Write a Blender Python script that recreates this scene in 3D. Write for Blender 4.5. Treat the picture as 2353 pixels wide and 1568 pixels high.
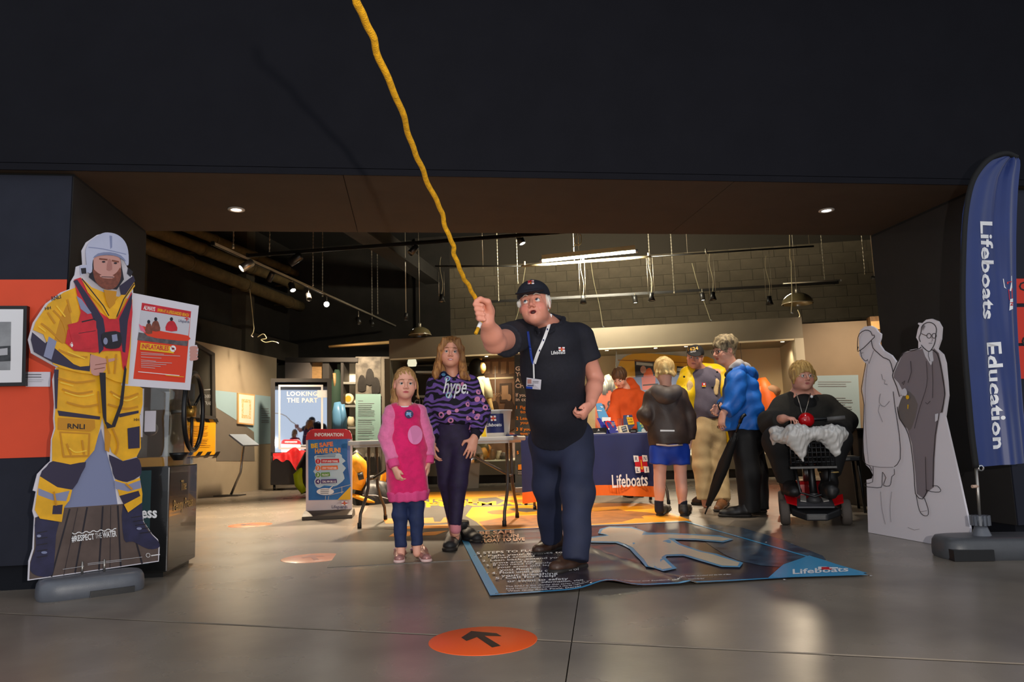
import bpy, bmesh, math, random
import numpy as np
from mathutils import Vector, Matrix
random.seed(7)
for o in list(bpy.data.objects): bpy.data.objects.remove(o, do_unlink=True)
SC = bpy.context.scene
COL = SC.collection
# ---------------------------------------------------------------- camera
FPX, PITCH, ROLL, YAW, CH = 1720.0, math.radians(7.5), math.radians(-1.8), math.radians(7.8), 0.71
_cp, _sp = math.cos(PITCH), math.sin(PITCH)
C_F = np.array([math.sin(YAW)*_cp, math.cos(YAW)*_cp, _sp])
_r0 = np.array([math.cos(YAW), -math.sin(YAW), 0.0]); _u0 = np.cross(_r0, C_F)
C_R = math.cos(ROLL)*_r0 + math.sin(ROLL)*_u0
C_U = -math.sin(ROLL)*_r0 + math.cos(ROLL)*_u0
C_O = np.array([0.0, 0.0, CH])
cam = bpy.data.cameras.new('camera'); cam.sensor_width = 36.0; cam.lens = FPX/2353*36.0
cam.clip_start = 0.05; cam.clip_end = 100
camo = bpy.data.objects.new('camera', cam); COL.objects.link(camo)
_m = Matrix(((C_R[0], C_U[0], -C_F[0], 0), (C_R[1], C_U[1], -C_F[1], 0), (C_R[2], C_U[2], -C_F[2], CH), (0, 0, 0, 1)))
camo.matrix_world = _m
SC.camera = camo
# ---------------------------------------------------------------- world, exposure
w = bpy.data.worlds.new('hall_daylight'); SC.world = w; w.use_nodes = True
bg = w.node_tree.nodes['Background']; bg.inputs[0].default_value = (0.87, 0.92, 1.0, 1); bg.inputs[1].default_value = 0.44
SC.view_settings.view_transform = 'Standard'; SC.view_settings.look = 'None'
SC.view_settings.exposure = 0.85; SC.view_settings.gamma = 1.0; SC.view_settings.use_curve_mapping = False
WARM = (1.0, 0.80, 0.56)
lamp = bpy.data.lights.new('camera_lamp', 'AREA'); lamp.shape = 'DISK'; lamp.size = .05; lamp.energy = 40; lamp.color = (1, .93, .85)
lampo = bpy.data.objects.new('camera_side_lamp', lamp); COL.objects.link(lampo); lampo.location = (.42, -.25, .86); lampo.rotation_euler = (math.radians(100), 0, math.radians(-4))
def spot(loc, to, power, deg=60, blend=0.5, col=WARM, r=0.06):
    l = bpy.data.lights.new('track_or_fill_spot', 'SPOT'); l.energy = power; l.spot_size = math.radians(deg); l.spot_blend = blend
    l.color = col; l.shadow_soft_size = r
    o = bpy.data.objects.new('track_or_fill_spot_light', l); COL.objects.link(o); o.location = loc
    o.rotation_euler = (Vector(to)-Vector(loc)).to_track_quat('-Z', 'Y').to_euler(); return o
def point(loc, power, col=WARM, r=0.05):
    l = bpy.data.lights.new('lamp_glow', 'POINT'); l.energy = power; l.color = col; l.shadow_soft_size = r
    o = bpy.data.objects.new('lamp_point_light', l); COL.objects.link(o); o.location = loc; return o
# ---------------------------------------------------------------- pixel to world
def ray(x, y): return C_F + (x-1176.5)/FPX*C_R - (y-784)/FPX*C_U
def G(x, y, z=0.0):
    d = ray(x, y); return C_O + d*((z-CH)/d[2])
def WY(x, y, Y):
    d = ray(x, y); return C_O + d*(Y/d[1])
# room behind the opening is turned against the opening: its own axes
TH = math.radians(-17.0)
E1 = np.array([math.cos(TH), math.sin(TH), 0.0]); E2 = np.array([-math.sin(TH), math.cos(TH), 0.0]); EB = np.array([3.0, 12.0, 0.0])
def BF(u, v, z=0.0): return EB + u*E1 + v*E2 + np.array([0, 0, z])
def WV(x, y, v):          # pixel on the plane v = const of the inner room
    d = ray(x, y); t = (v - (C_O-EB)@E2)/(d@E2); return C_O + d*t
def WU(x, y, u):
    d = ray(x, y); t = (u - (C_O-EB)@E1)/(d@E1); return C_O + d*t
def uv(P): q = np.asarray(P)-EB; return q@E1, q@E2, P[2]
# ---------------------------------------------------------------- materials
MATS = {}
def mat(name, col=(.5,.5,.5), rough=.6, metal=0., nz=0., ns=20., bump=0., bs=80., emit=None, es=0., spec=.5, coat=0., sheen=0., col2=None, stretch=None, rvar=0.):
    if name in MATS: return MATS[name]
    m = bpy.data.materials.new(name); m.use_nodes = True; nt = m.node_tree; b = nt.nodes['Principled BSDF']
    c4 = (*col, 1); b.inputs['Base Color'].default_value = c4; b.inputs['Roughness'].default_value = rough
    b.inputs['Metallic'].default_value = metal; b.inputs['Specular IOR Level'].default_value = spec
    b.inputs['Coat Weight'].default_value = coat
    if sheen: b.inputs['Sheen Weight'].default_value = sheen
    tc = nt.nodes.new('ShaderNodeTexCoord'); src = tc.outputs['Object']
    if stretch:
        mp = nt.nodes.new('ShaderNodeMapping'); mp.inputs['Scale'].default_value = stretch; nt.links.new(src, mp.inputs[0]); src = mp.outputs[0]
    if nz or col2:
        n = nt.nodes.new('ShaderNodeTexNoise'); n.inputs['Scale'].default_value = ns; n.inputs['Detail'].default_value = 5
        nt.links.new(src, n.inputs['Vector'])
        mx = nt.nodes.new('ShaderNodeMix'); mx.data_type = 'RGBA'
        k2 = col2 or tuple(max(0, c*(1-nz)) for c in col); k1 = col if col2 else tuple(min(1, c*(1+nz)) for c in col)
        mx.inputs[6].default_value = (*k1, 1); mx.inputs[7].default_value = (*k2, 1)
        rp = nt.nodes.new('ShaderNodeValToRGB'); rp.color_ramp.elements[0].position = .35; rp.color_ramp.elements[1].position = .65
        nt.links.new(n.outputs['Fac'], rp.inputs[0]); nt.links.new(rp.outputs[0], mx.inputs[0]); nt.links.new(mx.outputs[2], b.inputs['Base Color'])
        if rvar:
            mr = nt.nodes.new('ShaderNodeMapRange'); mr.inputs[3].default_value = rough-rvar; mr.inputs[4].default_value = rough+rvar
            nt.links.new(n.outputs['Fac'], mr.inputs[0]); nt.links.new(mr.outputs[0], b.inputs['Roughness'])
    if bump:
        n2 = nt.nodes.new('ShaderNodeTexNoise'); n2.inputs['Scale'].default_value = bs; n2.inputs['Detail'].default_value = 3
        nt.links.new(src, n2.inputs['Vector'])
        bp = nt.nodes.new('ShaderNodeBump'); bp.inputs['Strength'].default_value = bump; bp.inputs['Distance'].default_value = .01
        nt.links.new(n2.outputs['Fac'], bp.inputs['Height']); nt.links.new(bp.outputs[0], b.inputs['Normal'])
    if emit: b.inputs['Emission Color'].default_value = (*emit, 1); b.inputs['Emission Strength'].default_value = es
    MATS[name] = m; return m
def glass(name, col=(1,1,1), gl=.08, rough=.02, alpha=1.0):
    if name in MATS: return MATS[name]
    m = bpy.data.materials.new(name); m.use_nodes = True; nt = m.node_tree
    for n in list(nt.nodes): nt.nodes.remove(n)
    out = nt.nodes.new('ShaderNodeOutputMaterial'); mx = nt.nodes.new('ShaderNodeMixShader'); tr = nt.nodes.new('ShaderNodeBsdfTransparent'); g = nt.nodes.new('ShaderNodeBsdfGlossy')
    tr.inputs[0].default_value = (*col, 1); g.inputs['Roughness'].default_value = rough; mx.inputs[0].default_value = gl
    nt.links.new(tr.outputs[0], mx.inputs[1]); nt.links.new(g.outputs[0], mx.inputs[2]); nt.links.new(mx.outputs[0], out.inputs[0])
    MATS[name] = m; return m
def S(*rgb):      # sRGB 0-255 to linear
    return tuple(((c/255)/12.92 if c/255 <= .04045 else (((c/255)+.055)/1.055)**2.4) for c in rgb)
# ---------------------------------------------------------------- mesh helpers
class MB:
    def __init__(s): s.v = []; s.f = []; s.mi = []; s.m = []; s.sm = []
    def add(s, vs, fs, m=0, smooth=False):
        o = len(s.v); s.v += [tuple(map(float, v)) for v in vs]; s.f += [tuple(i+o for i in f) for f in fs]; s.mi += [m]*len(fs); s.sm += [smooth]*len(fs); return s
    def box(s, lo, hi, m=0, M=None):
        x0, y0, z0 = lo; x1, y1, z1 = hi
        vs = [(x0,y0,z0),(x1,y0,z0),(x1,y1,z0),(x0,y1,z0),(x0,y0,z1),(x1,y0,z1),(x1,y1,z1),(x0,y1,z1)]
        if M is not None: vs = [tuple(M @ Vector(v)) for v in vs]
        return s.add(vs, [(0,3,2,1),(4,5,6,7),(0,1,5,4),(1,2,6,5),(2,3,7,6),(3,0,4,7)], m)
    def obox(s, c, ax, half, m=0):      # oriented box: centre, 3 axes, 3 half sizes
        c = np.array(c, float); a = [np.array(q, float)*h for q, h in zip(ax, half)]
        vs = [c+sx*a[0]+sy*a[1]+sz*a[2] for sz in (-1,1) for sx, sy in ((-1,-1),(1,-1),(1,1),(-1,1))]
        return s.add(vs, [(0,3,2,1),(4,5,6,7),(0,1,5,4),(1,2,6,5),(2,3,7,6),(3,0,4,7)], m)
    def tube(s, pts, r, n=10, m=0, cap=True, smooth=True):
        pts = [np.array(p, float) for p in pts]; rs = r if isinstance(r, (list, tuple, np.ndarray)) else [r]*len(pts)
        vs = []; fs = []; up = None
        for i, p in enumerate(pts):
            t = pts[min(i+1, len(pts)-1)]-pts[max(i-1, 0)]; t = t/(np.linalg.norm(t)+1e-12)
            if up is None:
                a = np.array([0,0,1.]) if abs(t[2]) < .9 else np.array([1.,0,0]); up = np.cross(t, a)
            up = up-t*(up@t); up /= np.linalg.norm(up)+1e-12; b = np.cross(t, up)
            for k in range(n):
                q = 2*math.pi*k/n; vs.append(p+rs[i]*(math.cos(q)*up+math.sin(q)*b))
        for i in range(len(pts)-1):
            for k in range(n): fs.append((i*n+k, i*n+(k+1)%n, (i+1)*n+(k+1)%n, (i+1)*n+k))
        s.add(vs, fs, m, smooth)
        if cap:
            o = len(s.v)-len(vs); s.f += [tuple(o+k for k in range(n))[::-1], tuple(o+(len(pts)-1)*n+k for k in range(n))]; s.mi += [m]*2; s.sm += [False]*2
        return s
    def lathe(s, prof, c=(0,0,0), ax=(0,0,1), n=24, m=0, smooth=True, e=None):
        ax = np.array(ax, float); ax /= np.linalg.norm(ax); a = np.array([1.,0,0]) if abs(ax[0]) < .9 else np.array([0,1.,0])
        u = a-ax*(a@ax) if e is None else np.array(e, float); u /= np.linalg.norm(u); b = np.cross(ax, u); c = np.array(c, float)
        vs = []; fs = []
        for r, z in prof:
            for k in range(n): q = 2*math.pi*k/n; vs.append(c+ax*z+r*(math.cos(q)*u+math.sin(q)*b))
        for i in range(len(prof)-1):
            for k in range(n): fs.append((i*n+k, i*n+(k+1)%n, (i+1)*n+(k+1)%n, (i+1)*n+k))
        return s.add(vs, fs, m, smooth)
    def prism(s, poly, off, m=0, m2=None):       # closed polygon of 3-d points pushed along off
        off = np.array(off, float); a = [np.array(p, float) for p in poly]; n = len(a)
        vs = a+[p+off for p in a]
        s.add(vs, [tuple(range(n))], m); s.f.append(tuple(len(s.v)-2*n+n+k for k in range(n))[::-1]); s.mi.append(m if m2 is None else m2); s.sm.append(False)
        o = len(s.v)-2*n
        for k in range(n): s.f.append((o+k, o+n+k, o+n+(k+1)%n, o+(k+1)%n)); s.mi.append(m if m2 is None else m2); s.sm.append(False)
        return s
    def poly(s, pts, m=0): return s.add(pts, [tuple(range(len(pts)))], m)
    def ball(s, c, r, n=16, m=0, sc=(1,1,1), ax=None):
        vs = []; fs = []; k = n//2; A = np.eye(3) if ax is None else np.array(ax, float)
        for i in range(k+1):
            for j in range(n):
                t = math.pi*i/k; q = 2*math.pi*j/n
                l = np.array([math.sin(t)*math.cos(q)*sc[0], math.sin(t)*math.sin(q)*sc[1], math.cos(t)*sc[2]])*r
                vs.append(np.array(c)+l@A)
        for i in range(k):
            for j in range(n): fs.append((i*n+j, (i+1)*n+j, (i+1)*n+(j+1)%n, i*n+(j+1)%n))
        return s.add(vs, fs, m, True)
    def build(s, name, mats, parent=None, bevel=0, loc=None, **kw):
        me = bpy.data.meshes.new(name)
        me.from_pydata(s.v, [], s.f); me.polygons.foreach_set('material_index', s.mi); me.polygons.foreach_set('use_smooth', s.sm)
        for q in (mats if isinstance(mats, (list, tuple)) else [mats]): me.materials.append(q)
        me.validate(); me.update()
        bm = bmesh.new(); bm.from_mesh(me); bmesh.ops.recalc_face_normals(bm, faces=bm.faces)
        if bevel: bmesh.ops.bevel(bm, geom=[e for e in bm.edges if len(e.link_faces) == 2 and e.calc_face_angle(0) > .6], offset=bevel, segments=2, affect='EDGES', profile=.6)
        bm.to_mesh(me); bm.free()
        return obj(name, me, parent, **kw)
def obj(name, me, parent=None, label=None, cat=None, group=None, kind=None):
    o = bpy.data.objects.new(name, me); COL.objects.link(o)
    if parent is not None:
        o.parent = parent; o.matrix_parent_inverse = PW(parent).inverted()
    return tag(o, label, cat, group, kind)
def PW(o): return o.matrix_basis if o.parent is None else PW(o.parent) @ o.matrix_parent_inverse @ o.matrix_basis
def tag(o, label=None, cat=None, group=None, kind=None):
    for k, v in (('label', label), ('category', cat), ('group', group), ('kind', kind)):
        if v: o[k] = v
    return o
def thing(name, loc, label, cat, group=None):
    o = bpy.data.objects.new(name, None); COL.objects.link(o); o.location = [float(q) for q in loc]; o.empty_display_size = .1
    return tag(o, label, cat, group)
def copy_tree(o, dloc, parent=None, label=None):
    c = o.copy(); COL.objects.link(c)
    if parent is None: c.location = Vector(o.location)+Vector([float(q) for q in dloc])
    else: c.parent = parent; c.matrix_parent_inverse = o.matrix_parent_inverse.copy()
    if label: c['label'] = label
    for ch in [q for q in bpy.data.objects if q.parent is o]: copy_tree(ch, (0,0,0), c)
    return c
def smooth_poly(pts, n=4, closed=True):
    P = [np.array(p, float) for p in pts]; N = len(P); out = []
    for i in range(N if closed else N-1):
        a, b, c, d = (P[(i-1) % N], P[i], P[(i+1) % N], P[(i+2) % N]) if closed else (P[max(i-1,0)], P[i], P[i+1], P[min(i+2,N-1)])
        for k in range(n):
            t = k/n; out.append(.5*((2*b)+(-a+c)*t+(2*a-5*b+4*c-d)*t*t+(-a+3*b-3*c+d)*t**3))
    if not closed: out.append(P[-1])
    return out
_TX = {}
def text_mesh(s, bold=0., shear=0., sp=1.0):
    k = (s, bold, shear, sp)
    if k in _TX: return _TX[k]
    cu = bpy.data.curves.new('t', 'FONT'); cu.body = s; cu.size = 1.0; cu.offset = bold; cu.shear = shear; cu.space_character = sp; cu.resolution_u = 2
    o = bpy.data.objects.new('t', cu); COL.objects.link(o); bpy.context.view_layer.update()
    me = o.evaluated_get(bpy.context.evaluated_depsgraph_get()).to_mesh()
    v = np.array([q.co[:2] for q in me.vertices]).reshape(-1, 2); f = [tuple(q.vertices) for q in me.polygons]
    bpy.data.objects.remove(o, do_unlink=True); bpy.data.curves.remove(cu)
    _TX[k] = (v, f); return v, f
class Flat:
    """print lying on a plane: polygons given through a 2-d -> 3-d map, stacked in thin layers"""
    def __init__(s, fn, n, lay=.0006): s.fn = fn; s.n = np.array(n, float); s.lay = lay; s.k = 1; s.mb = MB(); s.mats = []
    def mi(s, m):
        if m not in s.mats: s.mats.append(m)
        return s.mats.index(m)
    def P(s, x, y, k=None): return np.array(s.fn(x, y))+s.n*s.lay*(s.k if k is None else k)
    def poly(s, pts, m, sm=0):
        if sm: pts = smooth_poly(pts, sm)
        s.k += 1; s.mb.poly([s.P(q[0], q[1]) for q in pts], s.mi(m)); return s
    def rect(s, x0, y0, x1, y1, m): return s.poly([(x0,y0),(x1,y0),(x1,y1),(x0,y1)], m)
    def disc(s, x, y, rx, ry, m, n=20): return s.poly([(x+rx*math.cos(2*math.pi*i/n), y+ry*math.sin(2*math.pi*i/n)) for i in range(n)], m)
    def line(s, pts, wd, m, sm=0):
        if sm: pts = smooth_poly(pts, sm, False)
        s.k += 1; P = [np.array(q[:2], float) for q in pts]
        L = []; R = []
        for i, p in enumerate(P):
            t = P[min(i+1,len(P)-1)]-P[max(i-1,0)]; t /= np.linalg.norm(t)+1e-9; nn = np.array([-t[1], t[0]])*wd/2; L.append(p+nn); R.append(p-nn)
        vs = [s.P(*q) for q in L]+[s.P(*q) for q in R]; n = len(P)
        s.mb.add(vs, [(i, i+1, n+i+1, n+i) for i in range(n-1)], s.mi(m)); return s
    def text(s, t, x, y, h, m, bold=0., shear=0., ang=0., wd=None, align='l', ysign=-1, sp=1.0):
        """x,y = baseline start in plane units, h = cap height; ysign -1 when plane y runs down"""
        v, f = text_mesh(t, bold, shear, sp)
        if len(v) == 0: return s
        k = h/.70; x0, x1 = v[:,0].min(), v[:,0].max(); kx = k if wd is None else wd/max(1e-6, x1-x0)
        X = (v[:,0]-(x0 if align == 'l' else (x0+x1)/2 if align == 'c' else x1))*kx; Y = v[:,1]*k*ysign*-1*-1
        c, d = math.cos(ang), math.sin(ang); s.k += 1
        pts = [s.P(x+a*c-b*d, y+a*d+b*c) for a, b in zip(X, Y)]
        s.mb.add(pts, f, s.mi(m)); return s
    def build(s, name, parent, **kw):
        me = bpy.data.meshes.new(name); me.from_pydata(s.mb.v, [], s.mb.f); me.polygons.foreach_set('material_index', s.mb.mi)
        for q in s.mats: me.materials.append(q)
        me.update(); return obj(name, me, parent, **kw)
def plane_px(P0, n):                       # pixel -> point on the plane through P0 with normal n
    P0 = np.array(P0, float); n = np.array(n, float); n /= np.linalg.norm(n)
    def fn(x, y):
        d = ray(x, y); return C_O + d*(((P0-C_O)@n)/(d@n))
    return fn
# ================================================================ structure
M_NAVY = mat('navy_black_paint', S(44,46,56), .75, spec=.12, nz=.06, ns=6, bump=.05, bs=300)
M_PLUM = mat('dark_plinth_paint', S(26,28,34), .7, spec=.12)
M_BULK = mat('black_bulkhead_paint', S(28,28,33), .8, spec=.06, nz=.05, ns=4, bump=.05, bs=250)
M_SOFF = mat('brown_black_soffit_paint', S(74,62,52), .8, spec=.12, nz=.05, ns=5, bump=.05, bs=250)
M_REV = mat('charcoal_reveal_paint', S(48,46,45), .7, spec=.15, nz=.05, ns=5)
M_SLOT = mat('black_slot', S(8,8,8), .9)
M_ORANGE = mat('orange_wall_paint', S(232,78,40), .65, nz=.03, ns=5, bump=.03, bs=300)
M_RED = mat('signal_red_panel', S(225,50,25), .6)
M_CONC = mat('polished_concrete', S(136,126,114), .29, col2=S(110,102,93), ns=1.7, bump=.02, bs=60, rvar=.09, spec=.5)
M_GROOVE = mat('floor_groove_dark', S(20,18,17), .8)
D, D2, HS, XL, XR = 4.40, 5.60, 2.30, -1.90, 3.81
def clip2(poly, a, b, c):          # keep a x + b y <= c
    out = []
    for i, p in enumerate(poly):
        q = poly[(i+1) % len(poly)]; dp = a*p[0]+b*p[1]-c; dq = a*q[0]+b*q[1]-c
        if dp <= 0: out.append(p)
        if dp*dq < 0: t = dp/(dp-dq); out.append((p[0]+t*(q[0]-p[0]), p[1]+t*(q[1]-p[1])))
    return out
def line2(A, B): d = np.array(B[:2])-np.array(A[:2]); d /= np.linalg.norm(d); n = np.array([-d[1], d[0]]); return n[0], n[1], float(n@np.array(A[:2]))
FX = [(-9,-5),(11,-5),(11,19),(-9,19)]
fl = MB().box((-9,-5,-.3),(11,19,-.035)).build('floor', M_GROOVE, kind='structure')
tag(fl, 'polished grey-brown concrete floor with dark joints')
La = line2(G(0,1410), G(2353,1527)); Lb = line2(G(1333,1345), G(1300,1566)); Lc = line2(G(700,1240), G(560,1300))
def half(poly, L, side, gap): return clip2(poly, L[0]*side, L[1]*side, L[2]*side-gap)
for sa in (1, -1):
    for sb in (1, -1):
        pl = half(half(FX, La, sa, .011), Lb, sb, .002)
        MB().prism([(x, y, 0) for x, y in pl], (0,0,-.036)).build('slab', M_CONC, fl)
gd = np.array(G(2353,1527))-np.array(G(0,1410)); gd /= np.linalg.norm(gd); gm = (np.array(G(2353,1527))+np.array(G(0,1410)))/2
MB().obox(gm+np.array([0,0,-.008]), [gd, np.cross([0,0,1],gd), (0,0,1)], [7,.0035,.006]).build('track_rail', mat('worn_track_steel', S(44,38,32), .6, .3), fl)
# bulkhead over the opening
wf = MB().box((-9,D-.04,HS+.012),(11,D2,6.2)).build('wall_front', M_BULK, kind='structure')
tag(wf, 'black bulkhead wall spanning above the wide opening')
for x0, x1 in ((-9,-.385),(-.38,2.062),(2.067,11)):
    MB().box((x0,D-.04,HS),(x1,D2,HS+.012)).build('soffit_panel', M_SOFF, wf)
MB().box((-9,D-.045,HS-.004),(11,D-.036,HS+.035)).build('edge_bead', M_BULK, wf)
MB().box((-9,D-.04,HS+.036),(11,D-.0395,HS+.040)).build('shadow_gap', M_SLOT, wf)
# piers left and right of the opening
def pier(name, x0, x1, lab, zst):
    o = MB().box((x0,D,zst),(x1,D2,HS-.02)).build(name, M_NAVY, kind='structure'); tag(o, lab)
    MB().box((x0+(0 if x0 < -5 else .0),D+.03,0),(x1,D2-.01,zst)).build('plinth', M_PLUM, o)
    MB().box((x0,D+.03,HS-.02),(x1,D2,HS)).build('shadow_gap', M_SLOT, o)
    return o
wl = pier('wall_left', -8, XL, 'dark navy pier wall with an orange band', .13)
wr = pier('wall_right', XR, 11, 'dark pier wall right of the opening', .07)
MB().box((XL+.001,D+.01,.13),(XL+.006,D2,HS-.02)).build('reveal_lining', M_REV, wl)
MB().box((XR-.006,D+.01,.07),(XR-.001,D2,HS-.02)).build('reveal_lining', M_REV, wr)
MB().box((-8,D-.003,.695),(XL,D,1.676)).build('orange_band', M_ORANGE, wl)
for z0, z1 in ((1.50,1.667),(1.235,1.475),(1.0,1.215)):
    MB().box((XR+.0,D-.004,z0),(10,D,z1)).build('red_panel', M_RED, wr)
fn = plane_px((0,D-.004,0),(0,1,0)); f = Flat(fn, (0,-1,0)); MK = mat('black_print', S(14,14,16), .6)
f.text('CRITICAL', 2341, 668, 20, MK, bold=.02); f.text('O', 2347, 795, 22, MK, bold=.02); f.build('panel_lettering', wr)
# ---------------------------------------------------------------- inner room (turned by 17 degrees)
M_BLK = mat('dark_painted_blockwork', S(92,82,66), .85, nz=.12, ns=5, bump=.25, bs=120)
M_MORT = mat('block_joint', S(48,42,34), .95)
M_DARK = mat('dark_room_paint', S(36,32,28), .9, nz=.15, ns=4, bump=.2, bs=60)
M_CEIL = mat('black_ceiling_paint', S(20,18,16), .95)
UL, VB, HC = -7.0, 3.4, 5.2
AX = [E1, E2, (0,0,1)]
def ubox(mb, u0, u1, v0, v1, z0, z1, m=0):
    return mb.obox(BF((u0+u1)/2, (v0+v1)/2, (z0+z1)/2), AX, [(u1-u0)/2, (v1-v0)/2, (z1-z0)/2], m)
wb = ubox(MB(), UL-.3, 9.5, VB, VB+.3, 0, HC).build('wall_back', M_MORT, kind='structure'); tag(wb, 'brown-grey painted blockwork wall at the back of the room')
blk = None; rnd = random.Random(3)
for r in range(10):
    z = 2.35+r*.225
    for c in range(-8, 19):
        u = c*.45+(r % 2)*.225
        if u > 8.2 or u < -3.6: continue
        if blk is None:
            mb = MB().obox((0,0,0), AX, [.222,.02,.11]); blk = mb.build('block', M_BLK, wb); b = blk
        else:
            b = blk.copy(); COL.objects.link(b)
        b.location = [float(q) for q in BF(u, VB-.014-rnd.random()*.006, z)]
ubox(MB(), UL-.3, -3.9, VB-.03, VB, 0, HC).build('dark_panel', M_DARK, wb)
ubox(MB(), -4.0, -3.25, VB-.14, VB, 0, HC).build('pilaster', M_DARK, wb)
wi = ubox(MB(), UL-.3, UL, -8, VB, 0, HC).build('wall_inner_left', M_DARK, kind='structure'); tag(wi, 'very dark upper side wall carrying pipes')
wir = ubox(MB(), 8.2, 8.5, -5, VB, 0, HC).build('wall_inner_right', M_DARK, kind='structure'); tag(wir, 'dark side wall on the right of the room')
ce = ubox(MB(), UL-.3, 9.5, -9.5, VB+.3, HC, HC+.2).build('ceiling', M_CEIL, kind='structure'); tag(ce, 'black ceiling far above the lighting tracks')
# walls closing the room beside the opening
w1 = MB().box((-9,D2,0),(-8.7,19,HC)).build('wall_far_left', M_DARK, kind='structure'); tag(w1, 'dark wall out of view on the left')
# left side wall: ledge, pilaster and pipes
ubox(MB(), UL, UL+.22, -7, VB, 2.55, 2.98).build('ledge', mat('dark_ledge', S(58,50,40), .9, nz=.1, ns=6, bump=.2, bs=60), wi)
for v in (-2.4, .9):
    ubox(MB(), UL, UL+.30, v, v+.32, 0, HC).build('pilaster', mat('pilaster_paint', S(70,62,50), .9, nz=.1, ns=5), wi)
M_PIPE = mat('grimy_brown_pipe', S(104,86,54), .7, nz=.2, ns=9, bump=.15, bs=40)
pt = thing('service_pipe', BF(UL+.5,-1,0), 'thick brown lagged pipe running lowest along the dark left side wall', 'pipe', 'wall pipes')
def pipe(px, rad, lab, first=None):
    P = [WU(x, y, UL+.45) for x, y in px]; a, b = P[0], P[-1]; d = (b-a)/np.linalg.norm(b-a); a = a-d*4
    t = thing('service_pipe', P[0], lab, 'pipe', 'wall pipes')
    L = np.linalg.norm(b-a); n = 5
    MB().tube([a+d*L*k/20 for k in range(21)], rad, 16).build('pipe_run', M_PIPE, t)
    for k in range(1, n+1):
        c = a+d*(L*k/(n+.3)); MB().tube([c-d*.03, c+d*.03], rad*1.14, 16).build('coupling', M_PIPE, t)
        MB().tube([c+d*.2, c+d*.2-E1*.44], .02, 6).build('bracket', M_PIPE, t)
bpy.data.objects.remove(pt)
pipe([(300,552),(585,655),(690,705)], .115, 'thick brown lagged pipe running lowest along the dark left side wall')
pipe([(380,540),(590,612),(690,660)], .10, 'second brown pipe above the lowest one on the dark left wall')
pipe([(480,545),(600,590),(680,628)], .08, 'topmost narrow pipe along the dark left wall, behind the track')
# ---------------------------------------------------------------- ceiling lamps in the soffit
M_LAMP = mat('lamp_disc', (1,1,1), .3, emit=(1,.9,.75), es=14); M_LAMPC = mat('lamp_disc_cool', (1,1,1), .3, emit=(.85,.93,1), es=12)
M_TRIM = mat('lamp_trim_white', S(190,180,170), .4)
for (px, py, lm, lab, c) in ((543,481,M_LAMP,'small warm recessed downlight in the soffit above the lifeboat crew cutout',WARM),(1899,483,M_LAMPC,'small cool recessed downlight in the soffit near the feather flag',(.8,.9,1))):
    P = G(px, py, HS); t = thing('downlight', P, lab, 'light', 'soffit downlights')
    MB().lathe([(.032,0),(.055,0),(.055,-.006),(.036,-.008),(.032,0)], P, n=24).build('bezel', M_TRIM, t)
    MB().lathe([(.0001,-.003),(.032,-.003)], P, n=20).build('lamp', lm, t)
    spot((P[0],P[1],HS-.02), (P[0],P[1],0), 9, 70, .8, c, .03)
# ================================================================ printed things and displays at the opening
M_WHITE = mat('white_board', S(225,222,232), .5); M_WP = mat('white_print', S(240,240,242), .5); M_BLK2 = mat('black_plastic', S(18,18,19), .38)
M_BLACKM = mat('black_frame_wood', S(20,20,22), .4); M_REDP = mat('logo_red', S(205,25,40), .5); M_YELP = mat('print_yellow', S(240,185,25), .5)
M_NVP = mat('logo_navy', S(20,32,95), .5); M_GREYP = mat('print_grey', S(110,110,116), .6); M_LGREY = mat('print_light_grey', S(185,185,190), .6)
M_STEEL = mat('brushed_steel', S(170,165,158), .35, .9); M_CHROME = mat('chrome', S(210,210,210), .15, 1.0)
M_BASEP = mat('grey_plastic_base', S(92,96,104), .38, nz=.05, ns=30, bump=.06, bs=200)
M_SKINP = mat('printed_skin', S(205,150,140), .5)
def logo(F, x, y, w, h, m1=None, sk=0.0, letters=True):
    q = lambda a, b: (x+a*w+b*sk*w, y+b*h)
    F.poly([q(.06,.08), q(.94,.02), q(.97,.93), q(.08,.98)], M_REDP)
    for i, (a, b, L) in enumerate(((0,0,'R'),(.62,-.02,'N'),(.03,.64,'L'),(.65,.62,'I'))):
        F.poly([q(a,b), q(a+.36,b+.02), q(a+.37,b+.36), q(a+.02,b+.38)], M_WP)
        if letters and abs(w) > 1e-6: F.text(L, q(a+.18,b+.3)[0], q(a+.18,b+.3)[1], abs(h)*.22, M_NVP, bold=.01, align='c', wd=abs(w)*.17 if L != 'I' else abs(w)*.05, ysign=-1 if h > 0 else 1)
    F.line([q(.5,.25), q(.52,.8)], abs(w)*.06, M_YELP); F.line([q(.4,.66), q(.52,.82), q(.62,.64)], abs(w)*.05, M_YELP)
def textlines(F, x, y, w, n, dy, th, m, seed=1, ragged=.3):
    r = random.Random(seed)
    for i in range(n): F.line([(x, y+i*dy), (x+w*(1-ragged*r.random()), y+i*dy)], th, m)
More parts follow.
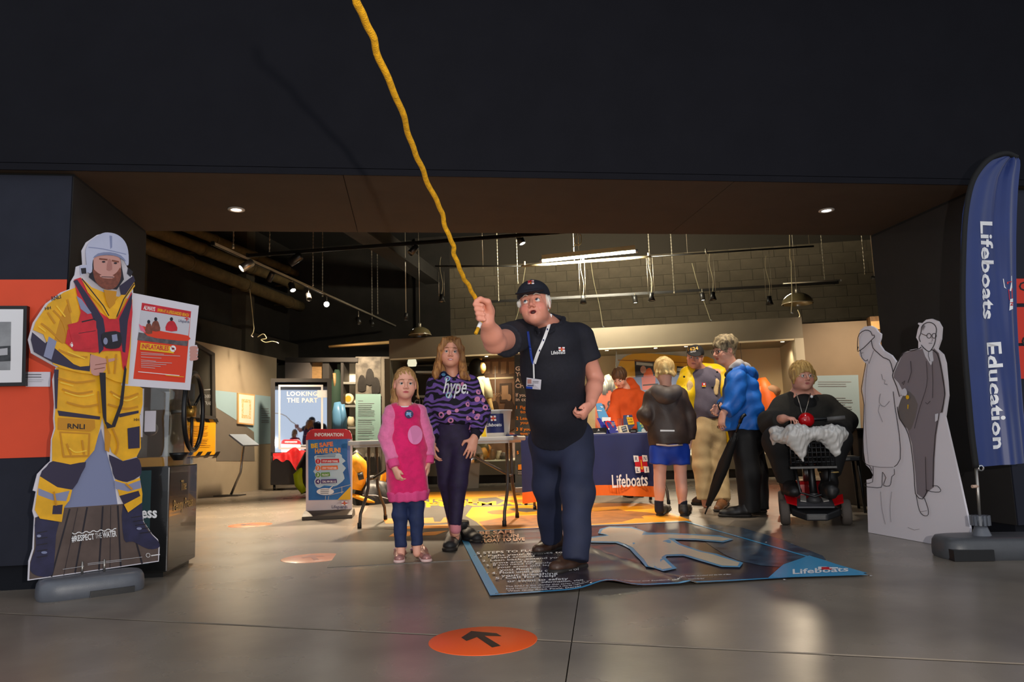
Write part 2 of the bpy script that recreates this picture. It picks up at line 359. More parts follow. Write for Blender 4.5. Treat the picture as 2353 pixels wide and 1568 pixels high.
# ---- framed photograph on the left wall
yy = D-.003
fp = thing('framed_photograph', WY(20,890,yy), 'black framed monochrome photograph with wide white mount on the orange wall', 'picture')
pf = lambda y0: plane_px((0,y0,0),(0,1,0))
fr = pf(D-.035); A = [fr(-60,703), fr(62,703), fr(58,887), fr(-60,889)]
MB().prism(A, (0,.032,0)).build('frame', M_BLACKM, fp)
F = Flat(pf(D-.0355), (0,-1,0)); F.poly([(-60,711),(54,711),(50,879),(-60,881)], mat('mount_card', S(235,235,238), .6)); F.poly([(-60,740),(26,740),(24,851),(-60,852)], mat('grey_photo', S(150,152,155), .5, nz=.2, ns=9))
F.poly([(-60,800),(25,795),(25,830),(-60,835)], mat('grey_photo_dark', S(60,62,66), .5, nz=.4, ns=30)); F.poly([(-5,803),(18,800),(18,816),(-5,818)], M_LGREY); F.build('photo_print', fp)
lc = thing('caption_card', WY(88,890,yy), 'small white caption card fixed beside the framed photograph', 'card')
fr = pf(D-.008); MB().prism([fr(60,855), fr(116,855), fr(115,889), fr(59,889)], (0,.005,0)).build('card', M_WHITE, lc)
F = Flat(pf(D-.0085), (0,-1,0)); textlines(F, 63, 861, 45, 2, 6, 2, M_GREYP, 2); textlines(F, 63, 873, 40, 2, 4, 1.2, M_LGREY, 3); F.build('card_print', lc)
# ---- lifeboat crew cutout
P0 = G(64,1335,.10); P1 = G(365,1292,.10); dr = P1-P0; dr /= np.linalg.norm(dr); nr = np.array([dr[1], -dr[0], 0])   # towards camera
fn = plane_px(P0, nr)
ct = thing('crew_cutout', (P0+P1)/2*np.array([1,1,0]), 'life-size printed cutout of a lifeboat crewman in yellow kit and white helmet', 'cutout')
OUT = [(223,540),(240,536),(262,541),(280,557),(289,580),(291,612),(305,637),(306,672),(300,760),(292,880),(326,893),(327,930),(319,957),(322,985),(324,1030),(314,1050),(322,1065),(324,1082),(317,1115),(326,1135),(325,1165),(331,1200),(350,1228),(363,1240),(367,1258),(365,1291),(64,1335),(66,1290),(75,1262),(79,1190),(75,1175),(83,1130),(76,1128),(86,1090),(105,1070),(116,1060),(118,1010),(125,985),(123,962),(125,930),(121,873),(129,844),(118,838),(72,812),(65,781),(76,742),(105,698),(140,672),(161,664),(163,647),(172,632),(175,613),(190,608),(188,576),(198,557)]
MB().prism([fn(*q) for q in OUT], -nr*.008).build('board', M_WHITE, ct)
F = Flat(fn, nr, .0004)
yel = mat('print_suit_yellow', S(240,178,20), .45, nz=.10, ns=14); yd = mat('print_suit_shade', S(205,140,16), .45); nav = mat('print_suit_navy', S(46,38,66), .5); redl = mat('print_vest_red', S(205,32,48), .45, nz=.12, ns=20)
refl = mat('print_reflective', S(140,145,178), .45); skin = M_SKINP; beard = mat('print_beard', S(128,70,54), .6, nz=.2, ns=60); hel = mat('print_helmet', S(186,190,216), .4, nz=.05, ns=6)
held = mat('print_helmet_shade', S(132,140,178), .4); boot = mat('print_boot', S(40,38,72), .4, nz=.2, ns=20); deck = mat('print_deck', S(92,76,70), .5, nz=.15, ns=12); sky = mat('print_grey_blue', S(128,136,172), .5); dk = mat('print_dark', S(28,22,34), .5)
P = F.poly
P([(140,1168),(185,1080),(222,1010),(232,985),(245,1040),(262,1105),(270,1160),(285,1165)], sky)
P([(80,1190),(140,1168),(290,1158),(330,1200),(350,1230),(361,1242),(364,1258),(363,1289),(67,1332),(69,1292),(78,1262)], deck)
for a in ([(160,1170),(118,1326)], [(200,1166),(172,1317)], [(236,1164),(227,1310)], [(270,1162),(277,1302)], [(300,1200),(326,1296)]): F.line(a, 4, dk)
for a in ([(178,1168),(146,1322)], [(254,1163),(252,1305)]): F.line(a, 1.2, dk)
# boots
P([(82,1190),(132,1195),(128,1230),(124,1290),(118,1322),(90,1325),(69,1312),(72,1285),(82,1255)], boot, 3); P([(282,1160),(322,1150),(328,1200),(346,1228),(362,1243),(365,1258),(340,1262),(305,1245),(284,1240)], boot, 3)
for i in range(5): F.line([(84,1225+i*14),(108,1221+i*14)], 2, dk); F.line([(300+i*5,1190+i*9),(326+i*5,1186+i*9)], 2, dk)
F.disc(88,1232,5,3,refl); F.disc(100,1270,7,3,sky); F.disc(318,1215,6,3,refl)
# trousers
P([(128,845),(160,845),(240,860),(310,885),(326,893),(326,930),(319,957),(321,985),(322,1030),(312,1050),(280,1060),(255,1040),(242,1000),(233,960),(228,985),(215,1035),(190,1065),(160,1070),(118,1062),(118,1010),(126,985),(124,962),(127,930),(123,873)], yel)
P([(120,1060),(160,1068),(196,1062),(185,1090),(165,1125),(130,1120),(90,1095),(106,1072)], nav, 2)
P([(90,1095),(130,1120),(164,1126),(158,1150),(146,1165),(140,1200),(90,1192),(78,1172),(84,1130)], yel); P([(86,1122),(120,1136),(158,1128),(150,1152),(118,1150),(86,1138)], refl); P([(120,1162),(142,1160),(140,1182),(118,1182)], nav)
P([(248,1045),(280,1060),(312,1052),(321,1066),(323,1082),(318,1095),(290,1108),(262,1100),(255,1075)], nav, 2)
P([(262,1102),(290,1110),(319,1098),(325,1135),(324,1155),(292,1178),(272,1140)], yel); P([(260,1105),(292,1114),(320,1104),(322,1122),(292,1130),(264,1124)], refl); P([(272,1140),(316,1128),(320,1140),(282,1160)], nav)
P([(130,944),(228,958),(227,965),(133,956)], nav); P([(270,952),(316,944),(316,950),(272,960)], nav)
P([(131,960),(215,966),(216,984),(205,992),(130,988)], yd, 0); P([(134,992),(205,996),(203,1050),(142,1052)], yd); P([(138,996),(200,999),(198,1046),(146,1047)], yel); P([(290,985),(318,980),(318,1030),(292,1032)], nav)
F.line([(228,862),(233,930),(240,975)], 3, dk); F.text('RNLI', 152, 985, 11, dk, bold=.02, wd=40, ang=.04); F.text('HH', 305, 968, 6, dk, bold=.02)
P([(236,975),(238,1035),(248,1040),(252,1000)], yd); P([(121,850),(132,850),(128,940),(124,940)], nav)
for a in ([(140,895),(175,905),(210,900)], [(150,925),(190,935),(222,930)], [(250,900),(280,915),(315,905)], [(245,930),(285,940),(314,935)], [(150,1020),(160,1046)], [(185,1012),(190,1045)], [(255,985),(268,1020),(262,1045)], [(130,870),(170,880),(215,875)], [(222,900),(226,950)], [(120,1130),(126,1162)], [(285,1112),(300,1125)]): F.line(a, 4.5, yd, 3)
for a in ([(145,902),(180,912),(212,907)], [(155,1030),(170,1040),(195,1036)], [(255,908),(285,922),(312,912)], [(135,880),(165,888)]): F.line(a, 3, mat('print_suit_light', S(250,205,60), .45), 3)
# jacket and arm
P([(161,666),(190,655),(250,680),(300,690),(296,800),(290,884),(262,878),(230,864),(180,858),(132,846),(128,842),(118,838),(108,800),(96,770),(72,760),(78,742),(107,700),(142,674)], yel)
P([(150,700),(160,740),(172,790),(150,800),(120,785)], yd, 2)
P([(70,765),(100,790),(112,782),(150,800),(205,815),(202,855),(165,850),(120,836),(74,810),(67,782)], nav); P([(122,785),(172,800),(203,815),(201,842),(180,844),(165,838),(120,800)], yel); P([(108,775),(126,786),(114,828),(96,820)], refl)
P([(203,820),(212,818),(240,826),(262,824),(263,829),(240,836),(238,850),(222,864),(205,858)], skin, 3); F.line([(240,836),(214,840)], 1.5, beard); F.line([(236,846),(212,850)], 1.5, beard)
for a in ([(118,715),(140,740),(150,775)], [(90,745),(110,760),(140,790)], [(150,690),(158,720)], [(105,720),(122,745)], [(130,805),(165,820),(196,822)], [(240,820),(246,860)], [(262,815),(258,860)]): F.line(a, 4.5, yd, 3)
for a in ([(125,705),(145,730)], [(84,752),(100,764)], [(150,810),(190,826)]): F.line(a, 3, mat('print_suit_light'), 3)
# vest
P([(165,645),(180,640),(205,690),(225,720),(246,735),(262,735),(280,705),(297,672),(299,720),(292,800),(282,860),(276,845),(272,808),(238,808),(212,812),(165,808),(145,790),(150,760),(175,740),(180,720)], redl)
P([(163,648),(172,645),(210,700),(232,735),(236,760),(232,805),(222,815),(218,760),(205,725)], nav); P([(298,676),(290,690),(268,735),(270,760),(276,810),(282,812),(288,740),(297,700)], nav)
P([(170,682),(182,690),(205,722),(196,724),(180,712)], refl); P([(178,765),(182,770),(160,800),(154,794)], M_WP); F.text('RNLI', 157, 796, 9, redl, bold=.02, ang=-.95)
P([(150,748),(205,735),(215,740),(217,800),(178,806),(165,805)], redl); F.line([(182,742),(212,735)], 3, dk); F.line([(175,768),(214,762)], 1.2, dk)
P([(180,640),(202,660),(232,700),(246,712),(262,690),(285,668),(302,650),(304,660),(280,692),(258,735),(244,735),(225,705),(196,675)], yel); F.line([(182,643),(232,706),(244,728)], 2.5, dk); F.line([(302,655),(278,690),(262,730)], 2.5, dk)
P([(232,668),(262,672),(258,700),(246,712),(238,695)], yd); P([(268,660),(300,636),(304,648),(282,680),(272,680)], nav)
P([(228,770),(245,764),(270,766),(272,795),(260,803),(238,802),(229,790)], dk, 2); F.disc(236,786,5,8,refl,14); P([(250,772),(262,770),(264,785),(252,788)], refl)
P([(222,858),(236,858),(238,970),(250,978),(268,930),(280,840),(284,850),(276,930),(258,982),(240,986),(230,960)], dk)
# head
P([(198,640),(205,600),(270,598),(278,645),(262,668),(228,664)], dk); P([(208,600),(216,592),(245,590),(268,596),(271,625),(266,650),(250,662),(225,658),(212,640)], skin, 3)
P([(207,622),(218,630),(232,636),(250,636),(262,628),(270,618),(271,640),(262,660),(247,668),(228,664),(212,648)], beard, 3); P([(222,636),(240,632),(256,638),(250,643),(230,642)], skin, 2); F.line([(226,639),(254,640)], 1.6, dk)
F.line([(221,598),(240,600)], 3.5, beard); F.line([(250,602),(266,605)], 3.5, beard); F.disc(231,605,4,2,dk,10); F.disc(258,608,4,2,dk,10); P([(242,600),(248,602),(250,622),(238,623)], mat('print_skin_shade', S(176,118,110), .5), 2)
P([(190,578),(200,558),(223,542),(240,538),(262,543),(279,558),(287,580),(288,610),(283,612),(276,600),(262,592),(240,588),(218,590),(206,602),(204,628),(194,628),(191,600)], hel, 3); P([(206,597),(218,586),(245,583),(270,590),(282,604),(276,601),(262,593),(240,589),(218,592)], sky, 2)
P([(244,545),(250,546),(250,572),(246,576)], held); F.line([(196,572),(230,576),(282,588)], 1.8, held, 3); P([(176,614),(192,612),(194,630),(178,636)], hel); P([(178,620),(190,619),(191,632),(180,633)], dk); P([(286,618),(298,628),(292,640),(284,632)], dk)
F.text('RNLI', 112, 694, 9, dk, bold=.02, ang=-.25, wd=22); F.text('HH', 97, 716, 7, dk, bold=.02, ang=-.2)
# lettering on the deck
F.line([(158+i*4.2, 1224-i*.42+(3 if i % 4 in (1,2) else 0)) for i in range(25)], 2, M_WP)
F.text('#RESPECT', 157, 1244, 13, M_WP, bold=.025, ang=-.11, wd=52); F.text('THE', 211, 1237, 12, M_WP, bold=-.01, ang=-.11, wd=15); F.text('WATER', 228, 1235, 13, M_WP, bold=.025, ang=-.11, wd=32)
F.line([(136,1307),(184,1300)], 1, M_LGREY); F.line([(193,1294),(318,1279)], 1, M_LGREY); F.line([(193,1297),(270,1288)], 1, M_LGREY); F.disc(331,1275,5,5,M_WP,16); F.disc(331,1275,4,4,deck,16); F.line([(338,1276),(358,1273)], 2.2, M_WP)
F.build('printed_figure', ct)
# poster board held by the cutout
nb = nr; fb = plane_px(P0+nr*.012, nr)
pb = MB().prism([fb(*q) for q in [(304,673),(457,703),(437,897),(279,886)]], -nr*.008).build('poster_board', M_WHITE, ct)
F = Flat(fb, nr, .0004); op = mat('poster_orange', S(228,62,28), .45); F.poly([(326,696),(439,716),(425,880),(306,871)], op)
F.poly([(326,696),(439,716),(437,731),(324,713)], redl); F.text('ALWAYS', 329, 711, 9, M_WP, bold=.03, ang=.17, wd=27); F.text('SWIM AT A LIFEGUARDED BEACH', 361, 716, 7, M_YELP, bold=.03, ang=.17, wd=73)
F.poly([(323,713),(437,731),(430,793),(316,778)], mat('poster_sky', S(205,205,215), .5)); F.poly([(318,764),(432,782),(430,796),(315,782)], mat('poster_sea', S(95,88,92), .5, nz=.3, ns=40)); F.poly([(320,748),(350,757),(390,765),(432,772),(431,784),(380,780),(338,772)], op, 2)
for cx, cy, s in ((341,752,8),(357,746,10),(393,746,13)): F.poly([(cx-s,cy+14),(cx-s*.8,cy-2),(cx-3,cy-8),(cx+4,cy-8),(cx+s*.8,cy),(cx+s,cy+15)], beard if s < 12 else redl, 2); F.disc(cx,cy-12,3.6,4.5,dk,12)
F.poly([(318,745),(328,752),(334,765),(322,760)], mat('poster_pink', S(235,110,140), .5)); F.text('Lifeguards', 409, 740, 6, M_NVP, ang=.13, wd=25); F.line([(428,728),(428,738)], 2, M_REDP); F.line([(423,732),(433,734)], 2, M_REDP)
F.poly([(322,788),(400,797),(398,813),(320,804)], M_YELP); F.text('INFLATABLES', 324, 801, 10, redl, bold=.03, ang=.09, wd=62); F.disc(396,802,7,7.5,M_WP,16); F.disc(396,802,3.5,2.5,dk,12); F.line([(391,797),(401,807)], 1.2, M_REDP)
for i, y in enumerate((811,815,821,828,832,836,840,844)): F.line([(322-(i>2)*0, y), (345+((i*37) % 50)+ (30 if i < 2 else 0), y+ (4 if i < 2 else 3))], 1.2, M_LGREY)
F.line([(315,855),(410,864)], 1.6, M_WP); F.line([(378,863),(420,867)], 1.4, M_YELP); F.build('inflatables_poster', pb)
F = Flat(plane_px(P0+nr*.014, nr), nr, .0004)
for i in range(4): F.poly([(437,797+i*8),(450,796+i*8),(455,800+i*8),(451,804+i*8),(437,805+i*8)], skin, 3)
F.build('printed_fingers', ct)
fpf = plane_px(P0+nr*.003, nr); MB().prism([fpf(*q) for q in [(430,794),(452,793),(456,802),(453,826),(440,829),(432,820)]], -nr*.006).build('finger_board', M_WHITE, ct)
# water-filled base under a flat sheet
def flag_base(parent, c, ax, L, W, H, m, slot=True):
    """rounded plastic weight, stadium plan, moulded hand hole"""
    a = np.array(ax, float); b = np.array([-a[1], a[0], 0]); c = np.array(c, float); mb = MB(); n = 40; prof = [(.96,0),(1,.012),(1,H*.45),(.97,H*.75),(.88,H*.95),(.70,H),(.0,H)]
    vs = []; fs = []
    for s, z in prof:
        for k in range(n):
            q = 2*math.pi*k/n; cx, sy = math.cos(q), math.sin(q); e = .35
            x = math.copysign(abs(cx)**e, cx)*L/2; y = math.copysign(abs(sy)**.6, sy)*W/2
            sx = max(0, L/2-(1-s)*W/2)/(L/2); sw = s
            vs.append(c+a*x*sx+b*y*sw+np.array([0,0,z]))
    for i in range(len(prof)-1):
        for k in range(n): fs.append((i*n+k, i*n+(k+1) % n, (i+1)*n+(k+1) % n, (i+1)*n+k))
    mb.add(vs, fs, 0, True); return mb.build('base_body', m, parent)
bc = (G(90,1388)+G(333,1356))/2; ba = G(333,1356)-G(90,1388); bl = np.linalg.norm(ba); ba /= bl; bn = np.array([-ba[1],ba[0],0])
bs = thing('cutout_base', bc+bn*.11, 'grey plastic weighted base under the lifeboat crew cutout', 'base')
flag_base(bs, bc+bn*.105, ba, bl+.02, .24, .098, M_BASEP)
MB().obox(bc+bn*.11+ba*.08+np.array([0,0,.0]), [ba,bn,(0,0,1)], [.10,.135,.03]).build('carry_slot', M_BLK2, bs)
for k in (-.04,.06): MB().tube([bc+bn*.13+ba*k+np.array([0,0,.09]), bc+bn*.13+ba*k+np.array([0,0,.16])], .006, 8).build('clip', M_STEEL, bs)
# ---- penny press machine
pp = thing('penny_press', (-1.66,4.86,0), 'black souvenir penny press with clear case and hand wheel behind the crew cutout', 'machine')
x0, x1, y0, y1, zc = -1.885, -1.375, 4.57, 5.13, .62
MB().box((x0,y0,.03),(x1,y1,zc)).build('cabinet', mat('gloss_black_cabinet', S(20,20,20), .22, coat=.4), pp, bevel=.008)
MB().box((x0+.03,y0+.03,0),(x1-.03,y1-.03,.03)).build('foot', M_BLK2, pp)
pg = MB().box((x0+.04,y0+.001-.0012,.08),(x1-.10,y0+.001,.6)).build('side_poster', mat('teal_poster', S(38,66,70), .35), pp)
F = Flat(plane_px((0,y0-.003,0),(0,1,0)), (0,-1,0)); F.text('Penny Press', 218, 1190, 24, M_WP, bold=.03, wd=143); F.build('poster_lettering', pg)
F = Flat(lambda a, b: (x1+.002, y0+a, b), (1,0,0)); gold = mat('gold_lettering', S(205,170,95), .4); F.text('The', .21, .47, .06, gold, bold=.01, ysign=1, wd=.11); F.build('gold_lettering', pp); F = Flat(lambda a, b: (x1+.002, y0+a, b), (1,0,0)); F.text('Penny Press', .08, .36, .062, gold, bold=.01, ysign=1, wd=.38); F.build('gold_lettering', pp)
gcl = glass('clear_acrylic', (.93,.95,.95), .12, .03)
gb = MB(); zt = 1.13
for lo, hi in (((x0,y0+.02,zc),(x1-.02,y0+.026,zt)),((x0,y1-.026,zc),(x1-.02,y1-.02,zt)),((x1-.026,y0+.026,zc),(x1-.02,y1-.026,zt)),((x0,y0+.02,zt),(x1-.02,y1-.02,zt+.006))): gb.box(lo, hi)
gb.build('clear_case', gcl, pp)
MB().box((x0+.12,y0+.2,zc),(x1-.25,y1-.18,zc+.36)).build('press_block', mat('machine_grey', S(96,94,90), .4, .5), pp, bevel=.01)
MB().box((x0+.02,y0+.1,zc),(x1-.06,y1-.1,zc+.05)).build('brass_tray', mat('orange_tray', S(215,150,50), .4), pp)
for k in range(3): MB().lathe([(.0001,0),(.06-.01*k,0),(.06-.01*k,.03),(.0001,.03)], (x0+.14+.1*k, y0+.16, zc+.12+.05*k), (0,1,0), 16).build('gear', M_STEEL, pp)
no = MB().box((x1-.34,y0+.012,zc+.17),(x1-.16,y0+.018,zc+.45)).build('notice', M_WHITE, pp)
F = Flat(lambda a, b: (x1-.34+a, y0+.0115, zc+.17+b), (0,-1,0)); textlines(F, .015, .05, .15, 3, .02, .006, M_GREYP, 4); textlines(F, .06, .16, .10, 4, .022, .008, M_GREYP, 5); F.rect(.012,.16,.05,.22,M_GREYP); F.line([(.01,.13),(.17,.13)], .003, M_GREYP); F.text('The Penny Press', .02, .108, .014, MK, bold=.01, ysign=1, wd=.14); F.build('notice_print', no)
MB().box((x1-.15,y0+.013,zc+.2),(x1-.09,y0+.018,zc+.32)).build('notice', mat('lilac_card', S(205,200,210), .6), pp)
wc = np.array([x1+.05, 4.80, zc+.32]); hw = MB(); ring = [wc+np.array([.01*math.cos(0),.20*math.cos(q),.235*math.sin(q)]) for q in [2*math.pi*k/40 for k in range(41)]]
MB().tube(ring, .014, 10, cap=False).build('hand_wheel', M_BLK2, pp)
MB().lathe([(.0001,0),(.035,0),(.035,.05),(.0001,.05)], wc-np.array([.03,0,0]), (1,0,0), 16).build('hub', mat('brass_hub', S(170,130,60), .35, .8), pp)
for k in range(3): q = 2*math.pi*k/3+.5; MB().tube([wc, wc+np.array([0,.20*math.cos(q),.235*math.sin(q)])], .009, 8).build('spoke', M_BLK2, pp)
MB().tube([wc-np.array([.12,0,0]), wc], .014, 8).build('axle', M_STEEL, pp)
MB().lathe([(.0001,.0),(.03,.0),(.05,.03),(.055,.045),(.045,.04),(.0001,.02)], (x1+.01,4.70,zc+.03), n=18).build('coin_cup', M_BLK2, pp)
# ---- white drawn cutout on the right
A = G(1997,1225); B = G(2140,1251); dr = B-A; dr[2] = 0; dr /= np.linalg.norm(dr); nw = np.array([-dr[1], dr[0], 0]); nw = nw if nw@(C_O-A) > 0 else -nw
fw = plane_px(A, nw)
wc_ = thing('drawn_cutout', (A+B)/2, 'white board cutout with line drawings of two standing gentlemen, by the right pier', 'cutout')
OW = [(1973,775),(1976,760),(1986,751),(2001,749),(2012,755),(2017,763),(2024,768),(2023,778),(2019,790),(2030,806),(2048,817),(2062,836),(2069,823),(2078,811),(2092,804),(2110,801),(2110,785),(2105,776),(2109,757),(2113,748),(2109,745),(2110,742),(2119,743),(2128,735),(2140,733),(2155,739),(2163,753),(2161,780),(2153,803),(2166,815),(2172,835),(2176,880),(2178,910),(2171,958),(2206,1110),(2229,1215),(2226,1266),(1995,1224),(1991,1103),(2003,1100),(2006,1092),(1999,1078),(1989,1068),(1985,1040),(1983,977),(1985,921),(1981,894),(1987,855),(1991,838),(1983,829),(1975,817),(1974,805)]
MB().prism([fw(*q) for q in OW], -nw*.012).build('board', mat('pale_foam_board', S(226,220,226), .6), wc_)
F = Flat(fw, nw, .0006); ink = mat('ink_line', S(44,42,46), .6); ink2 = mat('ink_line_faint', S(130,124,128), .6); suit = mat('grey_suit_print', S(132,122,128), .6); suit2 = mat('grey_suit_print_dark', S(112,104,102), .6); faceg = mat('pale_face_print', S(214,212,220), .6)
F.poly([(2076,812),(2098,806),(2117,803),(2122,798),(2132,806),(2140,820),(2146,800),(2158,812),(2164,840),(2170,875),(2173,905),(2167,948),(2160,950),(2152,1000),(2148,1055),(2146,1120),(2133,1130),(2123,1147),(2107,1135),(2104,1090),(2096,1020),(2085,985),(2068,965),(2065,935),(2078,905),(2065,880),(2054,868),(2055,858),(2064,838)], suit)
F.poly([(2078,905),(2090,900),(2110,930),(2095,985),(2085,985),(2068,965),(2065,935)], suit2, 2)
F.poly([(2120,800),(2127,820),(2140,840),(2146,828),(2143,805),(2135,806)], faceg); F.line([(2135,808),(2134,818),(2138,830)], 1.2, ink)
F.line([(2116,786),(2113,776),(2117,766),(2119,752),(2126,744),(2137,741),(2148,746),(2153,757),(2151,772),(2150,785),(2145,798),(2137,808),(2127,803),(2118,793)], 1.8, ink, 3)
for cx in (2136,2148): F.line([(cx+5*math.cos(q*.5), 772+5.5*math.sin(q*.5)) for q in range(14)], 1.5, ink)
F.line([(2119,767),(2131,772)], 1.4, ink); F.line([(2143,776),(2145,783),(2141,785)], 1.2, ink2); F.line([(2136,789),(2144,789)], 1.5, ink2); F.poly([(2121,752),(2125,746),(2128,750),(2122,760)], ink2)
F.line([(2054,866),(2055,855),(2076,812),(2098,806),(2116,801),(2119,797)], 2, ink, 2); F.line([(2142,803),(2156,812),(2164,840),(2170,875),(2174,908),(2166,948)], 2.2, ink, 2); F.line([(2160,950),(2152,1000),(2148,1055),(2147,1120)], 1.6, ink); F.line([(2054,866),(2064,890),(2070,912),(2078,905)], 2, ink); F.line([(2065,935),(2070,962),(2085,985),(2096,1020),(2104,1090),(2107,1135),(2123,1147),(2134,1128)], 1.8, ink, 2)
F.line([(2096,830),(2098,855),(2090,880)], 1.2, ink); F.line([(2132,830),(2135,870),(2130,900),(2118,935),(2105,985)], 1, ink, 2); F.line([(2146,830),(2148,880),(2147,915)], 1, ink); F.line([(2131,925),(2135,929),(2142,922)], 1.2, ink); F.line([(2131,1050),(2133,1130)], 1.2, ink); F.line([(2078,880),(2084,875),(2080,885),(2077,880)], 1.5, ink)
F.poly([(2074,900),(2084,892),(2089,902),(2086,910),(2076,908)], faceg, 2); F.disc(2090,913,4,5,M_YELP,10); F.poly([(2090,930),(2093,930),(2092,940),(2090,940)], M_YELP); F.poly([(2154,952),(2162,950),(2160,966),(2154,970)], faceg)
F.line([(2111,1138),(2116,1165),(2122,1180),(2132,1186),(2139,1182),(2138,1168),(2130,1145)], 1.4, ink, 2); F.line([(2120,1176),(2136,1174)], 1, ink2); F.line([(2133,1125),(2146,1130),(2164,1131),(2168,1126),(2160,1117),(2148,1117)], 1.4, ink, 2)
# figure in the bowler hat
F.line([(1976,806),(1976,785),(1980,768),(1994,759),(2006,762),(2010,771),(2014,770),(2015,775),(2010,780),(1990,800),(1976,808),(1978,797)], 1.8, ink, 2); F.line([(2008,782),(2012,800),(2022,810),(2036,822),(2050,828),(2056,845),(2058,855)], 1.8, ink, 2); F.line([(1983,806),(1986,820),(1990,826),(1996,830),(2000,826)], 1.4, ink, 2); F.line([(2000,828),(2003,836),(2014,806)], 1.2, ink2); F.line([(1985,812),(1990,811)], 1.4, ink2)
F.line([(1996,834),(1988,880),(1986,900),(1992,930),(1990,1000),(1990,1058),(2004,1070),(2010,1082)], 1.6, ink, 2); F.line([(2000,836),(1995,900),(1997,1000),(2003,1065)], .8, ink2, 2); F.line([(2060,900),(2064,935),(2074,1000),(2076,1055),(2062,1073)], 1.6, ink, 2); F.line([(2006,1070),(2030,1074),(2060,1074)], 1.2, ink2, 2)
F.line([(2033,860),(2036,872),(2041,874),(2040,882),(2047,884)], 1.2, ink2); F.line([(2031,905),(2028,925),(2040,935),(2052,922)], 1.2, ink2, 2); F.line([(2029,930),(2026,945),(2036,970)], .9, ink2)
F.line([(2014,1072),(2013,1108),(1996,1110),(1995,1117),(2012,1120),(2033,1120),(2035,1106),(2036,1085)], 1.4, ink, 2); F.line([(2036,1085),(2044,1098),(2038,1115),(2052,1117),(2056,1108),(2058,1095),(2064,1090),(2063,1078)], 1.4, ink, 2)
F.line([(2032,1130),(2035,1170),(2043,1205)], .9, ink2, 2); F.line([(2058,1130),(2054,1165),(2056,1200)], .9, ink2, 2); F.line([(2095,1212),(2110,1218),(2122,1216)], .9, ink2)
F.build('ink_drawing', wc_)
MB().obox(fw(2110,1180)-nw*.14-np.array([0,0,.02]), [dr,nw,(0,0,1)], [.012,.12,.18]).build('rear_strut', M_WHITE, wc_)
# ---- feather flag
FB = WY(2255,1222,3.80); FB[2] = 0; fc = FB+np.array([.08,.0,0])
ff = thing('feather_flag', FB, 'tall navy feather flag on a bent pole with white Lifeboats lettering', 'flag')
fba = np.array([math.cos(-.25), math.sin(-.25), 0]); flag_base(ff, fc, fba, .62, .30, .115, mat('dark_grey_base', S(72,74,78), .4, nz=.05, ns=30, bump=.05, bs=200))
MB().obox(fc-fba*.19+np.array([-.03,-.115,.03]), [fba,(-fba[1],fba[0],0),(0,0,1)], [.10,.045,.028]).build('carry_slot', M_BLK2, ff)
MB().lathe([(.05,.11),(.035,.15),(.028,.17),(.0001,.17)], FB, n=18).build('socket', M_BASEP, ff); cl = MB()
for k in range(14):
    q = 2*math.pi*k/14; cl.obox(FB+np.array([.042*math.cos(q), .042*math.sin(q), .195]), [(math.cos(q),math.sin(q),0),(-math.sin(q),math.cos(q),0),(0,0,1)], [.008,.006,.026])
cl.lathe([(.0001,.17),(.042,.17),(.042,.221),(.0001,.221)], FB, n=16).build('collar', M_BASEP, ff)
YF = FB[1]; fl_ = plane_px((0,YF,0),(0,1,0))
MB().tube([FB+np.array([0,0,.2]), fl_(2243,1075)], .008, 10).build('lower_pole', M_STEEL, ff); MB().tube([fl_(2247,1118)+np.array([-.035,0,0]), fl_(2247,1118)], .009, 10).build('knob', mat('pale_knob', S(190,160,140), .5), ff)
LE = [(2335,358),(2310,346),(2275,354),(2245,380),(2224,425),(2211,500),(2205,600),(2203,700),(2207,800),(2215,900),(2224,1000),(2233,1073)]
MB().tube([fl_(*q) for q in smooth_poly([(2243,1075),(2233,1000),(2224,900),(2216,800),(2212,700),(2213,600),(2218,500),(2231,428),(2252,387),(2279,362),(2312,353),(2336,362)], 5, False)], .016, 10).build('pole_sleeve', mat('black_sleeve_fabric', S(16,16,18), .8), ff)
ys = [358,364,372,385,407,440,487,545,619,722,800,856,940,1000,1040,1075]; lx = [2325,2300,2283,2265,2247,2236,2226,2222,2222,2226,2232,2237,2245,2250,2253,2255]; rx = [2331,2338,2341,2341,2339,2337,2336,2336,2338,2342,2347,2352,2358,2364,2368,2372]
def rip(x, y): L_ = np.interp(y, ys, lx); R_ = np.interp(y, ys, rx); s = (x-L_)/max(4, R_-L_); return .018*math.sin(s*11+y*.004)*min(1,max(0,s*1.5))+.012*math.sin(s*23+1.3-y*.003)*max(0,min(1,s))
def flagp(x, y): p = fl_(x, y); return p+np.array([0, rip(x, y), 0])
fy = np.linspace(358,1074,60); mb = MB(); nx = 28; vs = []; fs = []
for y in fy:
    a, b = np.interp(y, ys, lx)-14, np.interp(y, ys, rx)
    yo = lambda s: y+(-10*s if y > 1000 else 0)*(y-1000)/75 if y > 1000 else y
    for k in range(nx+1): s = k/nx; x = a+(b-a)*s; vs.append(flagp(x, yo(s)))
for i in range(len(fy)-1):
    for k in range(nx): q = i*(nx+1)+k; fs.append((q, q+1, q+nx+2, q+nx+1))
mb.add(vs, fs, 0, True).build('flag_fabric', mat('navy_satin_fabric', S(18,44,108), .40, nz=.06, ns=5, sheen=.3), ff)
F = Flat(flagp, (0,-1,0), .0012); F.text('Lifeboats', 2250, 510, 32, M_WP, bold=.022, ang=math.radians(88.0), wd=224); F.build('flag_lettering', ff); F = Flat(flagp, (0,-1,0), .0012); F.text('Education', 2268, 788, 30, M_WP, bold=.022, ang=math.radians(86.5), wd=245)
